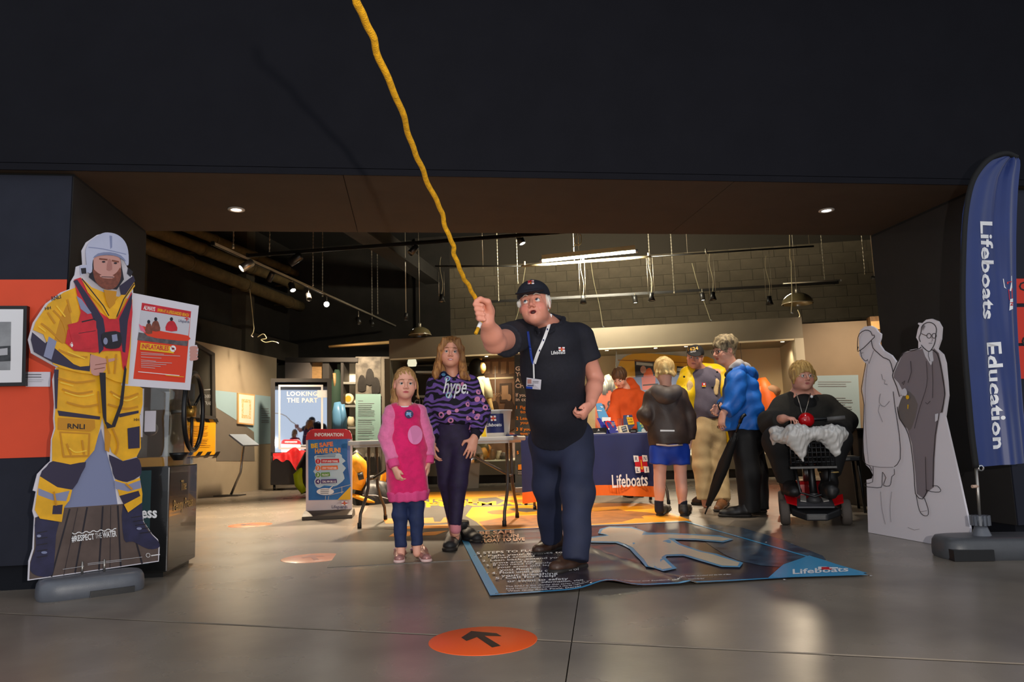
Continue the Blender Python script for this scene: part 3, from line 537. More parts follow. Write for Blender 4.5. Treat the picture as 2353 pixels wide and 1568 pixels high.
F.build('flag_lettering', ff); F = Flat(flagp, (0,-1,0), .0012); F.poly([(2302,642),(2318,636),(2320,662),(2314,672),(2304,662)], M_WP); F.poly([(2309,668),(2319,664),(2320,690),(2311,692)], M_REDP); F.poly([(2312,690),(2320,688),(2319,712),(2311,716)], M_WP); F.text('L', 2307, 650, 8, M_REDP, bold=.03, ang=1.5); F.text('N', 2312, 697, 8, M_REDP, bold=.03, ang=1.5)
F.build('flag_logo', ff)
MB().lathe([(.012,-.003),(.018,-.003),(.018,.003),(.012,.003),(.012,-.003)], fl_(2254,1076), (0,1,0), 16).build('eyelet_ring', M_CHROME, ff)
# ================================================================ exhibition furniture at the back
M_PANEL = mat('taupe_exhibition_panel', S(168,152,128), .7, nz=.03, ns=5); M_PANELD = mat('dark_taupe_panel', S(112,104,94), .7, nz=.03, ns=5); M_PBLUE = mat('pale_blue_band', S(150,178,188), .6)
M_CASE = mat('case_taupe_laminate', S(108,97,80), .55, nz=.03, ns=4); M_CASED = mat('case_dark_plinth', S(44,40,36), .7); M_GRAPH = mat('graphite_laminate', S(62,58,55), .55)
M_PGLASS = glass('case_glass', (.97,.98,.97), .05, .01)
# ---- left partition wall (own wall of panels)
UP = -5.75
lp = ubox(MB(), UP-.12, UP, -4.4, -2.28, 0, 2.42).build('wall_partition_left', M_PANELD, kind='structure'); tag(lp, 'taupe exhibition partition with a pale blue band on the left')
ubox(MB(), UP-.12, UP, -2.27, .30, 0, 2.31).build('panel', M_PANEL, lp); ubox(MB(), UP-.3, UP-.12, -4.4, .30, 0, 2.2).build('backing', M_CASED, lp)
fpx = lambda off=0.: (lambda x, y: WU(x, y, UP+off))
MB().prism([fpx(.001)(*q) for q in [(492,897),(625,912),(622,1020),(585,1022),(583,993),(560,977),(497,937)]], E1*.003).build('blue_band', M_PBLUE, lp)
MB().prism([fpx(.001)(*q) for q in [(496,938),(560,977),(583,995),(585,1060),(497,1060)]], E1*.003).build('taupe_wedge', M_PANELD, lp)
F = Flat(fpx(.006), E1, .0008); textlines(F, 600, 940, 20, 5, 5, 1.5, M_GREYP, 9); textlines(F, 600, 967, 20, 2, 4, 1.5, M_GREYP, 10); F.build('wall_text', lp)
# framed certificate
fc_ = thing('framed_certificate', WU(566,977,UP), 'pale wooden framed certificate with gold floral border on the blue band', 'picture')
MB().prism([fpx(.03)(*q) for q in [(547,903),(586,907),(584,978),(547,974)]], -E1*.024).build('frame', mat('pale_wood_frame', S(215,170,110), .5), fc_)
F = Flat(fpx(.031), E1, .0008); F.poly([(549,906),(584,910),(582,975),(549,971)], mat('cream_paper', S(240,232,214), .6)); F.poly([(555,917),(577,919),(576,963),(555,961)], mat('gold_print', S(214,176,90), .6, col2=S(236,222,190), ns=40)); F.poly([(559,925),(573,926),(572,955),(559,954)], mat('cream_paper2', S(236,226,200), .6)); F.build('certificate_print', fc_)
# dark framed glass panel and hazard notice
gw = thing('framed_glass_panel', WU(470,960,UP), 'dark framed glass panel on the left partition, with painted reflection of mirror lettering', 'display panel')
mbf = MB()
for a, b in (([(425,772),(494,812),(494,820),(425,781)]), None), (([(487,815),(494,812),(496,962),(488,958)]), None), (([(425,950),(496,957),(496,964),(425,958)]), None): mbf.prism([fpx(.05)(*q) for q in a], -E1*.045)
mbf.build('frame', M_GRAPH, gw); MB().prism([fpx(.02)(*q) for q in [(425,779),(489,818),(489,958),(425,952)]], -E1*.01).build('pane', mat('dark_glass', S(70,68,62), .12, spec=.6), gw)
F = Flat(fpx(.022), E1, .0008); F.line([(460,960),(462,897),(488,895)], 3, mat('pale_reflection_print', S(150,150,150), .4)); F.text('GNIKO', 467, 915, 8, mat('pale_reflection_print'), bold=.02, wd=20); F.text('TRAP', 468, 931, 8, mat('pale_reflection_print'), bold=.02, wd=18); F.build('painted_reflection', gw)  # reflection of the mirror's lettering painted onto the pane
hn = thing('hazard_notice', WU(465,1046,UP), 'yellow notice with black hazard stripes below the framed glass panel', 'sign')
MB().prism([fpx(.014)(*q) for q in [(424,961),(496,965),(494,1045),(424,1050)]], -E1*.008).build('board', mat('hazard_yellow', S(250,178,20), .5), hn)
F = Flat(fpx(.0145), E1, .0008)
for k in range(4): x = 428+k*20; F.poly([(x,962),(x+10,962),(x+14,971),(x+4,970)], MK); F.poly([(x+8,1039),(x+18,1038),(x+12,1047),(x+1,1048)], MK)
textlines(F, 432, 980, 52, 5, 5, 1.3, mat('brown_print', S(170,110,20), .6), 11); textlines(F, 432, 1010, 52, 4, 5, 1.3, mat('brown_print'), 12); F.build('notice_print', hn)
# slanted reading stand
rs = thing('reading_stand', BF(UP+.5,-1.5,0), 'slim steel reading stand with tilted panel before the left partition', 'stand')
c = np.array(uv(WU(561,1012,UP+.5))); C0 = BF(c[0],c[1],c[2])
MB().obox(C0, [E2,(E1[0]*.8,E1[1]*.8,-.6),np.cross(E2,(E1[0]*.8,E1[1]*.8,-.6))], [.24,.14,.012]).build('tilted_panel', mat('slate_panel', S(140,150,165), .35), rs)
MB().tube([C0-np.array([0,0,.02]), BF(c[0]-.05,c[1],.35), BF(c[0]-.2,c[1],.02)], .018, 8).build('leg', M_STEEL, rs); ubox(MB(), c[0]-.42, c[0]-.02, c[1]-.12, c[1]+.12, 0, .015).build('foot_plate', M_GRAPH, rs)
# ---- mirror unit
ma = np.array([.983,.186,0]); mn = np.array([.186,-.983,0]); P0 = np.array([-2.05,13.0,0]); fm = plane_px(P0, mn); fz = lambda x, y: fm(x, y)
mu = thing('mirror_unit', fm(660,1122)*np.array([1,1,0]), 'free-standing framed mirror lettered LOOKING THE PART above a dark wheeled box', 'mirror')
mb = MB()
for q in ([(622,870),(762,870),(762,878),(622,878)], [(622,878),(632,878),(632,1048),(622,1048)], [(752,878),(762,878),(762,1048),(752,1048)], [(622,1040),(762,1040),(762,1050),(622,1050)]): mb.prism([fm(*p) for p in q], -mn*.12)
mb.build('frame', M_GRAPH, mu)
mm = bpy.data.materials.new('mirror_glass'); mm.use_nodes = True; b_ = mm.node_tree.nodes['Principled BSDF']; b_.inputs['Metallic'].default_value = 1; b_.inputs['Roughness'].default_value = .02; b_.inputs['Base Color'].default_value = (.70,.78,.90,1)
gm_ = MB().prism([fm(*p)-mn*.03 for p in [(630,876),(754,876),(754,1042),(630,1042)]], -mn*.01).build('mirror_glass', mm, mu)
F = Flat(plane_px(P0-mn*.028, mn), mn, .001)
for q in ([(640,887),(742,887)], [(642,885),(642,1032)], [(740,885),(740,1032)], [(640,1031),(742,1030)]): F.line(q, 4.5, M_WP)
F.text('LOOKING', 659, 910, 10, M_WP, bold=.03, wd=70, sp=1.1); F.text('THE PART', 659, 925, 10, M_WP, bold=.03, wd=71, sp=1.1); F.poly([(729,897),(752,897),(752,914),(729,914)], M_WP); F.build('mirror_lettering', gm_)
bx0 = fm(622,1050)[2]; bb = MB(); p0 = fm(622,1100)*np.array([1,1,0]); p1 = fm(700,1100)*np.array([1,1,0]); L = np.linalg.norm(fm(762,1100)-fm(622,1100))
bb.obox(p0+ma*L/2-mn*.2+np.array([0,0,(bx0+.09)/2+.0]), [ma,mn,(0,0,1)], [L/2,.24,(bx0-.09)/2]).build('box', M_GRAPH, mu, bevel=.006)
for sx in (.06, L-.06):
    for sy in (.0, -.36): c = p0+ma*sx+mn*(sy-.0); MB().lathe([(.0001,-.018),(.04,-.018),(.045,0),(.04,.018),(.0001,.018)], c+np.array([0,0,.045]), ma, 14).build('caster', M_BLK2, mu)
# red cloth draped on the box
def cloth(name, fnxyz, nu, nv, m, parent=None, **kw):
    vs = [fnxyz(i/nu, j/nv) for j in range(nv+1) for i in range(nu+1)]; fs = [(j*(nu+1)+i, j*(nu+1)+i+1, (j+1)*(nu+1)+i+1, (j+1)*(nu+1)+i) for j in range(nv) for i in range(nu)]
    return MB().add(vs, fs, 0, True).build(name, m, parent, **kw)
r_ = random.Random(5); ph = [r_.random()*6 for _ in range(8)]
M_REDC = mat('red_cloth', S(205,20,30), .7, nz=.1, ns=20)
def rc(s, t):
    base = p0+ma*(.03+.62*s)+mn*(.16-.18*t); z = bx0+.025+.09*math.sin(math.pi*s)**.5*(.5+.5*math.sin(7*s+ph[0]))*math.sin(math.pi*min(1,t+.1))+.03*math.sin(19*s+9*t)
    if t < .35: z -= (.35-t)*(.25+.55*max(0,1-abs(s-.62)/.3)); base = base+mn*(.10-.02*t+.02*math.sin(25*s))
    return base+np.array([0,0,z])
rcl = cloth('red_cloth', rc, 40, 18, M_REDC, None, label='crumpled red cloth draped over the wheeled box under the mirror', cat='cloth')
# ---- wardrobe with shelves (back left)
VW = 1.0; fwv = lambda v=VW: (lambda x, y: WV(x, y, v))
wd = thing('wardrobe_display', BF(-5.3,VW+.2,0), 'open display wardrobe with lit white shelves and hanging garments at the back left', 'display case')
def pxbox(mb, x0, y0, x1, y1, v0, v1, m=0):     # front rectangle in pixels on plane v0, pushed back to v1
    return mb.prism([WV(x0,y0,v0), WV(x1,y0,v0), WV(x1,y1,v0), WV(x0,y1,v0)], E2*(v1-v0), m)
M_LITW = mat('white_shelf_laminate', S(244,236,214), .6)
pxbox(MB(), 655,828,712,1100, VW, VW+.5).build('side_panel', mat('wardrobe_taupe', S(118,110,106), .6), wd); pxbox(MB(), 655,822,822,832, VW-.02, VW+.5).build('top_panel', M_GRAPH, wd)
pxbox(MB(), 712,832,818,1100, VW+.45, VW+.5).build('back_panel', mat('sage_back', S(150,165,130), .6), wd); pxbox(MB(), 712,832,741,905, VW+.1, VW+.42).build('drawer', mat('oak_drawer', S(176,138,92), .5, nz=.15, ns=12, stretch=(1,1,8)), wd); pxbox(MB(), 741,832,756,1100, VW+.02, VW+.42).build('divider', M_GRAPH, wd)
pxbox(MB(), 783,832,789,1000, VW, VW+.45).build('divider', M_GRAPH, wd); pxbox(MB(), 789,832,817,1000, VW+.30, VW+.42).build('shelf_back', M_LITW, wd)
for y in (878, 931, 981): pxbox(MB(), 789,y,817,y+5, VW, VW+.31).build('shelf', mat('shelf_edge_grey', S(150,148,140), .6), wd)
gj = thing('green_jacket', WV(772,990,VW+.2), 'dark green jacket hanging in the wardrobe display', 'jacket'); MB().tube([WV(775,850,VW+.2), WV(772,900,VW+.2), WV(770,960,VW+.2), WV(770,1000,VW+.2)], [.05,.13,.15,.16], 12).build('jacket_body', mat('green_cloth', S(38,62,48), .8), gj); MB().tube([WV(768,858,VW+.12), WV(770,890,VW+.12)], .03, 8).build('wooden_hanger', mat('oak_drawer'), gj)
bj = thing('blue_overalls', WV(778,985,VW-.1), 'light blue rubberised overalls hanging at the wardrobe front', 'overalls'); MB().tube([WV(775,925,VW-.1), WV(778,945,VW-.1), WV(781,965,VW-.1), WV(780,988,VW-.1)], [.06,.12,.14,.13], 12).build('overalls_body', mat('light_blue_rubber', S(98,150,190), .4), bj); MB().tube([WV(786,930,VW-.16), WV(789,955,VW-.16), WV(785,985,VW-.16)], [.05,.06,.05], 10).build('sleeve', mat('light_blue_rubber'), bj)
ck = thing('shelf_clock', WV(804,931,VW+.15), 'small cream clock with orange dial on the middle shelf', 'clock'); MB().lathe([(.0001,0),(.10,0),(.10,.05),(.085,.06),(.0001,.055)], WV(803,917,VW+.17), -E2, 20).build('clock_body', mat('cream_enamel', S(226,214,180), .4), ck); MB().lathe([(.0001,.062),(.06,.062)], WV(803,917,VW+.17), -E2, 18).build('dial', mat('amber_dial', S(220,160,50), .4), ck)
vsl = thing('shelf_vase', WV(806,981,VW+.15), 'small pale paper bag standing on the lower shelf', 'bag'); MB().tube([WV(806,980,VW+.15), WV(806,968,VW+.15), WV(807,958,VW+.15)], [.07,.075,.05], 8).build('bag_body', mat('pale_paper', S(214,200,168), .7), vsl)
# ---- photo and text column
tp = thing('text_panel', BF(-4.2,VW,0), 'tall exhibition column with pale blue-green text panel between two sepia photographs', 'display panel')
pxbox(MB(), 817,820,897,1108, VW+.02, VW+.3).build('column', mat('column_taupe', S(120,112,100), .65), tp)
F = Flat(fwv(VW+.012), -E2, .0015); sep = mat('sepia_photo', S(84,78,70), .5, col2=S(132,124,112), ns=7); sepd = mat('sepia_photo_dark', S(40,36,33), .5, nz=.2, ns=14); F.poly([(818,822),(875,820),(875,905),(818,906)], sep); F.poly([(818,1022),(877,1022),(877,1088),(818,1090)], sep)
for x in (828,842,856,868): F.poly([(x-7,1085),(x-6,1056),(x-2,1050),(x+4,1050),(x+7,1058),(x+7,1085)], sepd, 2); F.disc(x+1,1046,3.5,5,mat('sepia_face', S(150,138,124), .5),10)
for x, y in ((832,870),(850,855),(864,875)): F.poly([(x-9,y+28),(x-7,y),(x,y-8),(x+8,y),(x+9,y+28)], sepd, 2)
F.poly([(818,906),(876,906),(876,1021),(818,1022)], mat('teal_text_panel', S(150,186,180), .6)); textlines(F, 824, 922, 12, 1, 4, 1.5, M_GREYP); textlines(F, 824, 928, 40, 8, 4, 1.2, M_GREYP, 13); textlines(F, 824, 964, 40, 9, 4, 1.2, M_GREYP, 14); textlines(F, 824, 1004, 36, 2, 4, 1.2, M_GREYP, 15); F.build('panel_prints', tp)
# ---- long display case
dc = thing('display_case', BF(0,0,0), 'long glass-fronted museum case with taupe header along the back of the room', 'display case')
ubox(MB(), -3.52, 3.31, 0, 1.35, 2.16, 2.50).build('header', M_CASE, dc); ubox(MB(), -3.52, 3.31, .02, 1.35, .14, .36).build('plinth', M_CASE, dc); ubox(MB(), -3.48, 3.27, .12, 1.3, 0, .14).build('recessed_base', M_CASED, dc)
ubox(MB(), -3.62, 3.0, -.06, .3, 2.02, 2.17).build('fascia', M_CASE, dc) if False else None
ubox(MB(), -3.52, 3.31, 1.25, 1.35, .36, 2.16).build('back_panel', mat('case_back_cream', S(214,192,158), .7), dc); ubox(MB(), -3.60, -3.50, -.02, 1.35, 0, 2.16).build('end_wall', M_CASE, dc); ubox(MB(), 3.18, 3.31, -.02, 1.35, .36, 2.16).build('end_wall', mat('case_end_light', S(170,158,138), .6), dc); ubox(MB(), -3.5, 3.2, 0.03, 1.25, .36, .375).build('case_floor', M_LITW, dc)
ubox(MB(), -3.52, 3.2, .0, .05, 2.135, 2.16).build('light_rail', mat('rail_cream', S(206,188,156), .5), dc)
for u in (-3.5,-2.2,-.9,.37,1.5,2.35,3.19): ubox(MB(), u-.004, u+.004, .028, .036, .37, 2.14).build('pane_joint', M_CASED, dc)
for a, b in ((-3.49,-2.21),(-2.19,-.91),(-.89,.36),(.38,1.49),(1.51,2.34),(2.36,3.18)): ubox(MB(), a, b, .030, .034, .37, 2.14).build('glass_pane', M_PGLASS, dc)
M_DOT = mat('case_lamp', (1,1,1), .3, emit=(1,.88,.62), es=25)
for px, py in ((1117,811),(1394,799),(1506,792),(1576,788),(1798,777),(1368,829)):
    c = uv(WV(px, py, .12)); MB().lathe([(.0001,0),(.028,0)], BF(c[0],.14,2.132), n=14).build('case_lamp', M_DOT, dc); spot(BF(c[0],.25,2.10), BF(c[0]+.05,.9,.5), 16, 110, .8, (1,.83,.55), .03)
# inside the case: murals and exhibits
def mural(name, lab, pts, v, mats_fn, cat='mural'):
    t = thing(name, WV(*pts[3], v), lab, cat); MB().prism([WV(x, y, v) for x, y in pts], E2*.012).build('board', mats_fn[0], t)
    F = Flat(lambda x, y: WV(x, y, v), -E2, .0015); mats_fn[1](F); F.build('mural_print', t); return t
br = mat('brown_shop_photo', S(120,86,66), .5, nz=.15, ns=6); brd = mat('brown_shop_dark', S(72,50,40), .5); brl = mat('brown_shop_light', S(168,128,100), .5)
def shop(F):
    for k in range(4): x = 1112+k*19; F.poly([(x,832),(x+14,831),(x+13,858),(x+1,860)], brl)
    F.line([(1112,871),(1180,868)], 4, mat('cream_line', S(226,206,178), .5)); F.poly([(1148,882),(1176,880),(1176,925),(1148,926)], brd); F.poly([(1153,887),(1168,886),(1168,918),(1153,919)], brl); F.line([(1138,842),(1139,985)], 1.5, M_LGREY)
    F.text('Station', 1128, 912, 12, brl, shear=.35, wd=36)
    for x, s in ((1134,1),(1170,.9)): F.poly([(x-12,985),(x-11,935),(x-4,922),(x+6,922),(x+12,935),(x+13,985)], brd, 2); F.disc(x,914,6*s,9*s,brl,12)
mural('shop_mural', 'brown photographic mural of an old shopfront with two men inside the case', [(1085,815),(1184,810),(1184,1052),(1085,1054)], .75, (br, shop))
ye = mat('lifeboat_yellow', S(246,182,30), .4); dkv = mat('vehicle_dark', S(46,38,40), .4); lit = mat('sky_grey_photo', S(196,196,196), .5)
def veh(F):
    F.poly([(1418,860),(1424,832),(1440,818),(1470,812),(1530,815),(1600,822),(1640,826),(1640,905),(1560,892),(1420,900)], ye, 2); F.poly([(1458,827),(1545,836),(1545,868),(1460,870)], dkv); F.poly([(1462,832),(1500,836),(1500,842),(1462,839)], lit); F.poly([(1478,868),(1485,850),(1494,846),(1500,858),(1500,870)], mat('orange_suit', S(238,100,20), .5), 2); F.disc(1478,850,7,9,mat('printed_skin'),12)
    F.line([(1420,828),(1600,835),(1640,842)], 2, mat('amber_line', S(190,120,20), .5)); F.poly([(1555,842),(1636,848),(1636,872),(1555,868)], dkv); F.poly([(1556,846),(1636,852),(1636,858),(1556,853)], lit)
    F.poly([(1455,868),(1560,862),(1560,960),(1455,965)], mat('pale_blue_print', S(120,138,190), .5)); F.poly([(1474,868),(1506,864),(1506,895),(1476,897)], mat('coral_print', S(220,120,110), .5)); F.line([(1477,886),(1512,883)], 3, brd); textlines(F, 1480, 925, 40, 6, 6, 1.5, M_WP, 16)
mural('vehicle_mural', 'mural of a bright yellow rescue vehicle with dark windows inside the case', [(1414,806),(1690,795),(1690,1050),(1414,1052)], 1.1, (lit, veh))
def orp(F): F.text('Re', 1408, 945, 24, brd, bold=.02, wd=-30)
mural('rescue_panel', 'orange display panel lettered Re behind the leaflet table', [(1368,898),(1412,896),(1412,985),(1368,987)], .35, (mat('orange_panel_print', S(226,110,66), .5), orp))
rb = thing('silver_relief', WV(1392,893,.3), 'silver moulded engine part displayed on the orange panel', 'exhibit')
mbx = MB(); rr = random.Random(4)
for k in range(7): a = WV(1376+k*4, 868+6*math.sin(k), .42); mbx.tube([a, a+np.array([.05,-.04,-.12]), a+np.array([.02,-.06,-.26])], [.035,.05,.03], 8)
mbx.build('silver_casting', mat('silver_paint', S(200,195,185), .3, .6), rb)
og = thing('orange_survival_suit', WV(1772,1030,.5), 'orange survival suit figure lying in the right end of the case', 'exhibit')
M_OR = mat('orange_suit'); MB().tube([WV(1745,870,.5), WV(1752,905,.5), WV(1760,960,.5), WV(1768,1035,.5)], [.10,.22,.24,.2], 14).build('suit_body', M_OR, og); MB().tube([WV(1742,890,.4), WV(1748,960,.35), WV(1758,1010,.35)], [.08,.09,.07], 10).build('suit_arm', M_OR, og); MB().ball(WV(1768,900,.45), .16, 16, sc=(1.2,.8,.7)).build('suit_hood', mat('taupe_hood', S(150,110,86), .7), og)
jr = [(1090,1030),(1098,1032),(1106,1028),(1118,1030),(1130,1032),(1147,1025),(1158,1027),(1170,1026)]
for i, (x, y) in enumerate(jr):
    c = WV(x, 1052, .4+.05*(i % 2)); c[2] = .376; h = .12+.03*((i*5) % 3); t = thing('case_pot', c, ('small brown pot', 'pale stone jar', 'dark oval dish', 'squat copper pot', 'tall dark bottle', 'round brass plate', 'grey clay jug', 'ochre bowl')[i]+' on the case floor above the bin', 'pot', 'objects on the case floor')
    MB().lathe([(.0001,0),(.05,0),(.075,h*.5),(.045,h*.85),(.05,h),(.04,h),(.0001,h*.9)], c, n=14).build('pot_body', mat('pot%d' % (i % 4), [S(110,78,50), S(190,170,140), S(50,44,40), S(170,120,70)][i % 4], .5), t)
# mannequin in the white shirt (left part of the case)
mq = thing('mannequin', BF(uv(WV(1115,1050,.45))[0], .45, .376), 'mannequin arm and torso in cream shirt with dark hair inside the case', 'mannequin')
q = lambda x, y, v=.42: WV(x, y, v)
MB().tube([q(1102,865), q(1104,885), q(1104,920), q(1103,945)], [.08,.17,.17,.15], 16).build('shirt', mat('cream_shirt', S(228,214,178), .7, bump=.1, bs=30), mq); MB().tube([q(1114,872,.36), q(1122,900,.33), q(1124,915,.32)], [.075,.075,.07], 12).build('sleeve', mat('cream_shirt'), mq); MB().tube([q(1123,912,.32), q(1128,935,.30), q(1133,952,.28)], [.045,.04,.03], 10).build('forearm', mat('mannequin_skin', S(222,176,110), .5), mq)
for k in range(4): MB().tube([q(1131+k*1.5,950,.28), q(1130+k*2,962+k,.27)], .011, 6).build('finger', mat('mannequin_skin'), mq)
MB().tube([q(1103,945), q(1103,1000), q(1104,1050)], [.15,.15,.14], 14).build('trousers', mat('olive_trousers', S(120,108,78), .8), mq); MB().ball(q(1096,848), .15, 16, sc=(1,1,1.25)).build('hair', mat('black_hair', S(14,12,12), .7), mq); MB().ball(q(1108,846,.36), .085, 14, sc=(.8,.8,1.2)).build('face', mat('mannequin_skin'), mq); MB().tube([q(1103,865), q(1098,835), q(1106,822)], [.05,.04,.03], 8).build('raised_arm', mat('mannequin_skin'), mq)
# left compartment shelves of the case
for x0, y0, x1, y1 in ((945,838,1000,980),): pass
ds = thing('case_shelf_unit', BF(-2.9,.7,.376), 'dark shelf unit with white edges inside the left end of the case', 'shelf')
pxbox(MB(), 912,842,1080,1052, .95, 1.2).build('shelf_back', M_GRAPH, ds)
for y in (853, 909, 935, 1000): pxbox(MB(), 955,y,1082,y+4, .6, .95).build('shelf_board', M_WP, ds)
F = Flat(lambda x, y: WV(x, y, .94), -E2, .001); F.text('CULTURE', 952, 932, 13, M_WP, bold=.02, wd=68, sp=1.1); F.build('shelf_lettering', ds)
gl = thing('case_lantern', WV(946,880,.3), 'glass lantern hanging near the top left corner of the case', 'lantern'); MB().lathe([(.0001,.0),(.07,0),(.085,.05),(.06,.16),(.02,.2),(.0001,.21)], WV(947,842,.3), n=16).build('lantern_glass', mat('lantern_glow', S(220,214,170), .2, emit=(1,.95,.7), es=.5), gl)
# ---- right partition beyond the case
rp = ubox(MB(), 3.33, 4.35, .25, .4, 0, 2.42).build('wall_partition_right', mat('taupe_brown_panel', S(122,104,84), .7, nz=.03, ns=4), kind='structure'); tag(rp, 'taupe partition wall with blue text panel right of the case')
F_ = lambda x, y: WV(x, y, .245); MB().prism([F_(*p) for p in [(1868,864),(1972,862),(1978,988),(1868,992)]], E2*.004).build('blue_text_panel', mat('blue_grey_panel', S(128,146,156), .6), rp)
F = Flat(lambda x, y: WV(x, y, .243), -E2, .001); textlines(F, 1880, 878, 80, 3, 5, 1.6, M_GREYP, 21); textlines(F, 1900, 915, 60, 12, 5, 1.3, M_GREYP, 22); F.build('panel_text', rp)
wd2 = ubox(MB(), 4.36, 6.5, .1, .3, 0, 2.46).build('wall_timber', mat('brown_timber', S(110,78,42), .6, nz=.2, ns=8, stretch=(6,6,.6)), kind='structure'); tag(wd2, 'brown timber end panel at the right of the room'); ubox(MB(), 4.36, 6.5, .08, .1, 2.25, 2.38).build('pale_batten', mat('pale_batten', S(190,150,92), .6), wd2)
dp = thing('dark_plinth', (4.3,6.75,0), 'black rectangular plinth standing behind the drawn cutout', 'plinth'); MB().box((4.10,6.52,0.0),(4.75,7.0,.70)).build('plinth_body', mat('black_brown_plinth', S(26,20,16), .6), dp, bevel=.01); MB().box((4.08,6.50,.70),(4.77,7.02,.715)).build('plinth_top', mat('black_brown_plinth'), dp)
# ================================================================ floor graphics
OR_ = mat('orange_vinyl', S(236,92,36), .35); DKV = mat('dark_vinyl_print', S(48,38,32), .4); MAT1 = mat('dark_grey_mat', S(92,86,78), .35, nz=.08, ns=8); MATO = mat('mat_orange_print', S(240,160,20), .35, nz=.06, ns=6); MATB = mat('mat_orange_brown', S(150,92,24), .4, nz=.25, ns=10)
def floor_fn(z): return lambda x, y: G(x, y, z)
# dark mat with orange print
m1 = thing('exhibition_mat', (1,8,0), 'large dark grey floor mat with orange lettering running back under the tables', 'mat')
MB().box((-.50,4.62,.0),(2.40,11.2,.003)).build('mat_sheet', MAT1, m1)
F = Flat(floor_fn(.0032), (0,0,1), .0001)
F.poly([(985,1131),(1186,1128),(1330,1125),(1330,1157),(1178,1158),(1140,1143),(1080,1147),(985,1148)], MATO); F.poly([(1085,1166),(1178,1163),(1240,1160),(1330,1156),(1500,1158),(1520,1172),(1590,1197),(1400,1208),(1210,1214),(1115,1219),(1095,1200),(1070,1186)], MATO)
F.poly([(1175,1186),(1300,1182),(1420,1170),(1480,1186),(1430,1200),(1340,1206),(1200,1212),(1120,1218),(1100,1200)], MATB); F.poly([(1120,1176),(1150,1172),(1190,1174),(1170,1181),(1130,1182)], MATB, 2); F.poly([(1165,1170),(1210,1168),(1240,1172),(1210,1178)], MAT1, 2); F.poly([(1395,1178),(1450,1175),(1520,1183),(1470,1186),(1480,1192),(1400,1190)], MATB, 2)
F.poly([(1165,1150),(1210,1148),(1230,1150),(1200,1153),(1230,1156),(1180,1156)], MATB, 2); F.line([(1145,1141),(1195,1137)], 2, MATB)
for pts in ([(880,1193),(905,1192),(925,1203),(886,1204)], [(960,1192),(995,1190),(998,1200),(1012,1200),(1020,1190),(1060,1189),(1060,1198),(1010,1203),(975,1203)], [(905,1212),(990,1208),(1040,1205),(1030,1214),(910,1217)], [(893,1234),(910,1222),(950,1222),(940,1233)], [(960,1232),(975,1224),(1030,1220),(1000,1231)]): F.poly(pts, mat('mat_orange_pale', S(214,140,60), .35))
F.build('orange_print', m1)
F = Flat(floor_fn(.0036), (0,0,1), .0001); F.text('INSIDE', 945, 1158, 9, MATO, bold=.03, wd=155, ang=-.012); F.build('mat_lettering', m1)
F = Flat(floor_fn(.0036), (0,0,1), .0001); F.text('INFORMATION', 915, 1168, 9, MATO, bold=.03, wd=420, ang=-.03); F.build('mat_lettering', m1)
# float-to-live vinyl banner lying on the floor, with creases
X0, X1, Y0, Y1 = .345, 2.20, 3.52, 5.98
def hm(x, y):
    s = (x-X0)/(X1-X0); t = (y-Y0)/(Y1-Y0); z = .006
    z += .0045*max(0, math.sin(t*26+1.3*math.sin(s*5)))*math.exp(-((s-.42)/.3)**2)
    z += .034*math.exp(-((x-.90)/.10)**2)*math.exp(-((y-Y0)/.14)**2)
    d = abs((x-1.02)*.30+(y-4.9)*-.10+.0); cx = (x-(1.12+(4.75-y)*.14)); z += .012*math.exp(-(cx/.018)**2)*(1 if y < 4.8 else math.exp(-((y-4.8)/.1)**2))
    return z
vb = thing('float_banner', ((X0+X1)/2,(Y0+Y1)/2,0), 'blue-edged vinyl float banner with white floating figure lying on the floor', 'mat')
nxx, nyy = 70, 110; vs = []; fs = []
for j in range(nyy+1):
    for i in range(nxx+1): x = X0+(X1-X0)*i/nxx; y = Y0+(Y1-Y0)*j/nyy; vs.append((x, y, hm(x, y)))
for j in range(nyy):
    for i in range(nxx): q = j*(nxx+1)+i; fs.append((q, q+1, q+nxx+2, q+nxx+1))
DV = mat('dark_banner_vinyl', S(50,44,52), .22, col2=S(72,66,76), ns=5, bump=.03, bs=12); BLV = mat('sky_blue_banner', S(70,165,215), .28); CRM = mat('cream_banner_print', S(224,210,186), .25); WAT = mat('blue_water_print', S(84,108,128), .25, col2=S(52,60,76), ns=9)
MB().add(vs, fs, 0, True).build('banner_sheet', DV, vb)
def fb2(x, y):
    p = G(x, y, .006); q = C_O+(p-C_O)*1.0; p[2] = hm(min(max(p[0],X0),X1), min(max(p[1],Y0),Y1)); return p
from mathutils.geometry import tessellate_polygon
def tri_fine(pts, mx):       # concave outline -> small triangles
    T = [tuple(np.array(pts[i][:2], float) for i in t) for t in tessellate_polygon([[Vector((q[0], q[1], 0)) for q in pts]])]; out = []
    while T:
        t = T.pop(); L = [np.linalg.norm(t[i]-t[(i+1) % 3]) for i in range(3)]; k = int(np.argmax(L))
        if L[k] <= mx: out.append(t); continue
        m = (t[k]+t[(k+1) % 3])/2; T += [(t[k], m, t[(k+2) % 3]), (m, t[(k+1) % 3], t[(k+2) % 3])]
    return out
class FlatG(Flat):      # subdivided print following the creases
    def poly(s, pts, m, sm=0):
        if sm: pts = smooth_poly(pts, sm)
        T = tri_fine(pts, 22); s.k += 1
        s.mb.add([s.P(*q) for t in T for q in t], [(3*i, 3*i+1, 3*i+2) for i in range(len(T))], s.mi(m), True); return s
def wpoly(F, pts, m):   # outline in floor metres
    T = tri_fine(pts, .05); F.k += 1
    F.mb.add([(q[0], q[1], hm(q[0], q[1])+F.lay*F.k) for t in T for q in t], [(3*i, 3*i+1, 3*i+2) for i in range(len(T))], F.mi(m), True)
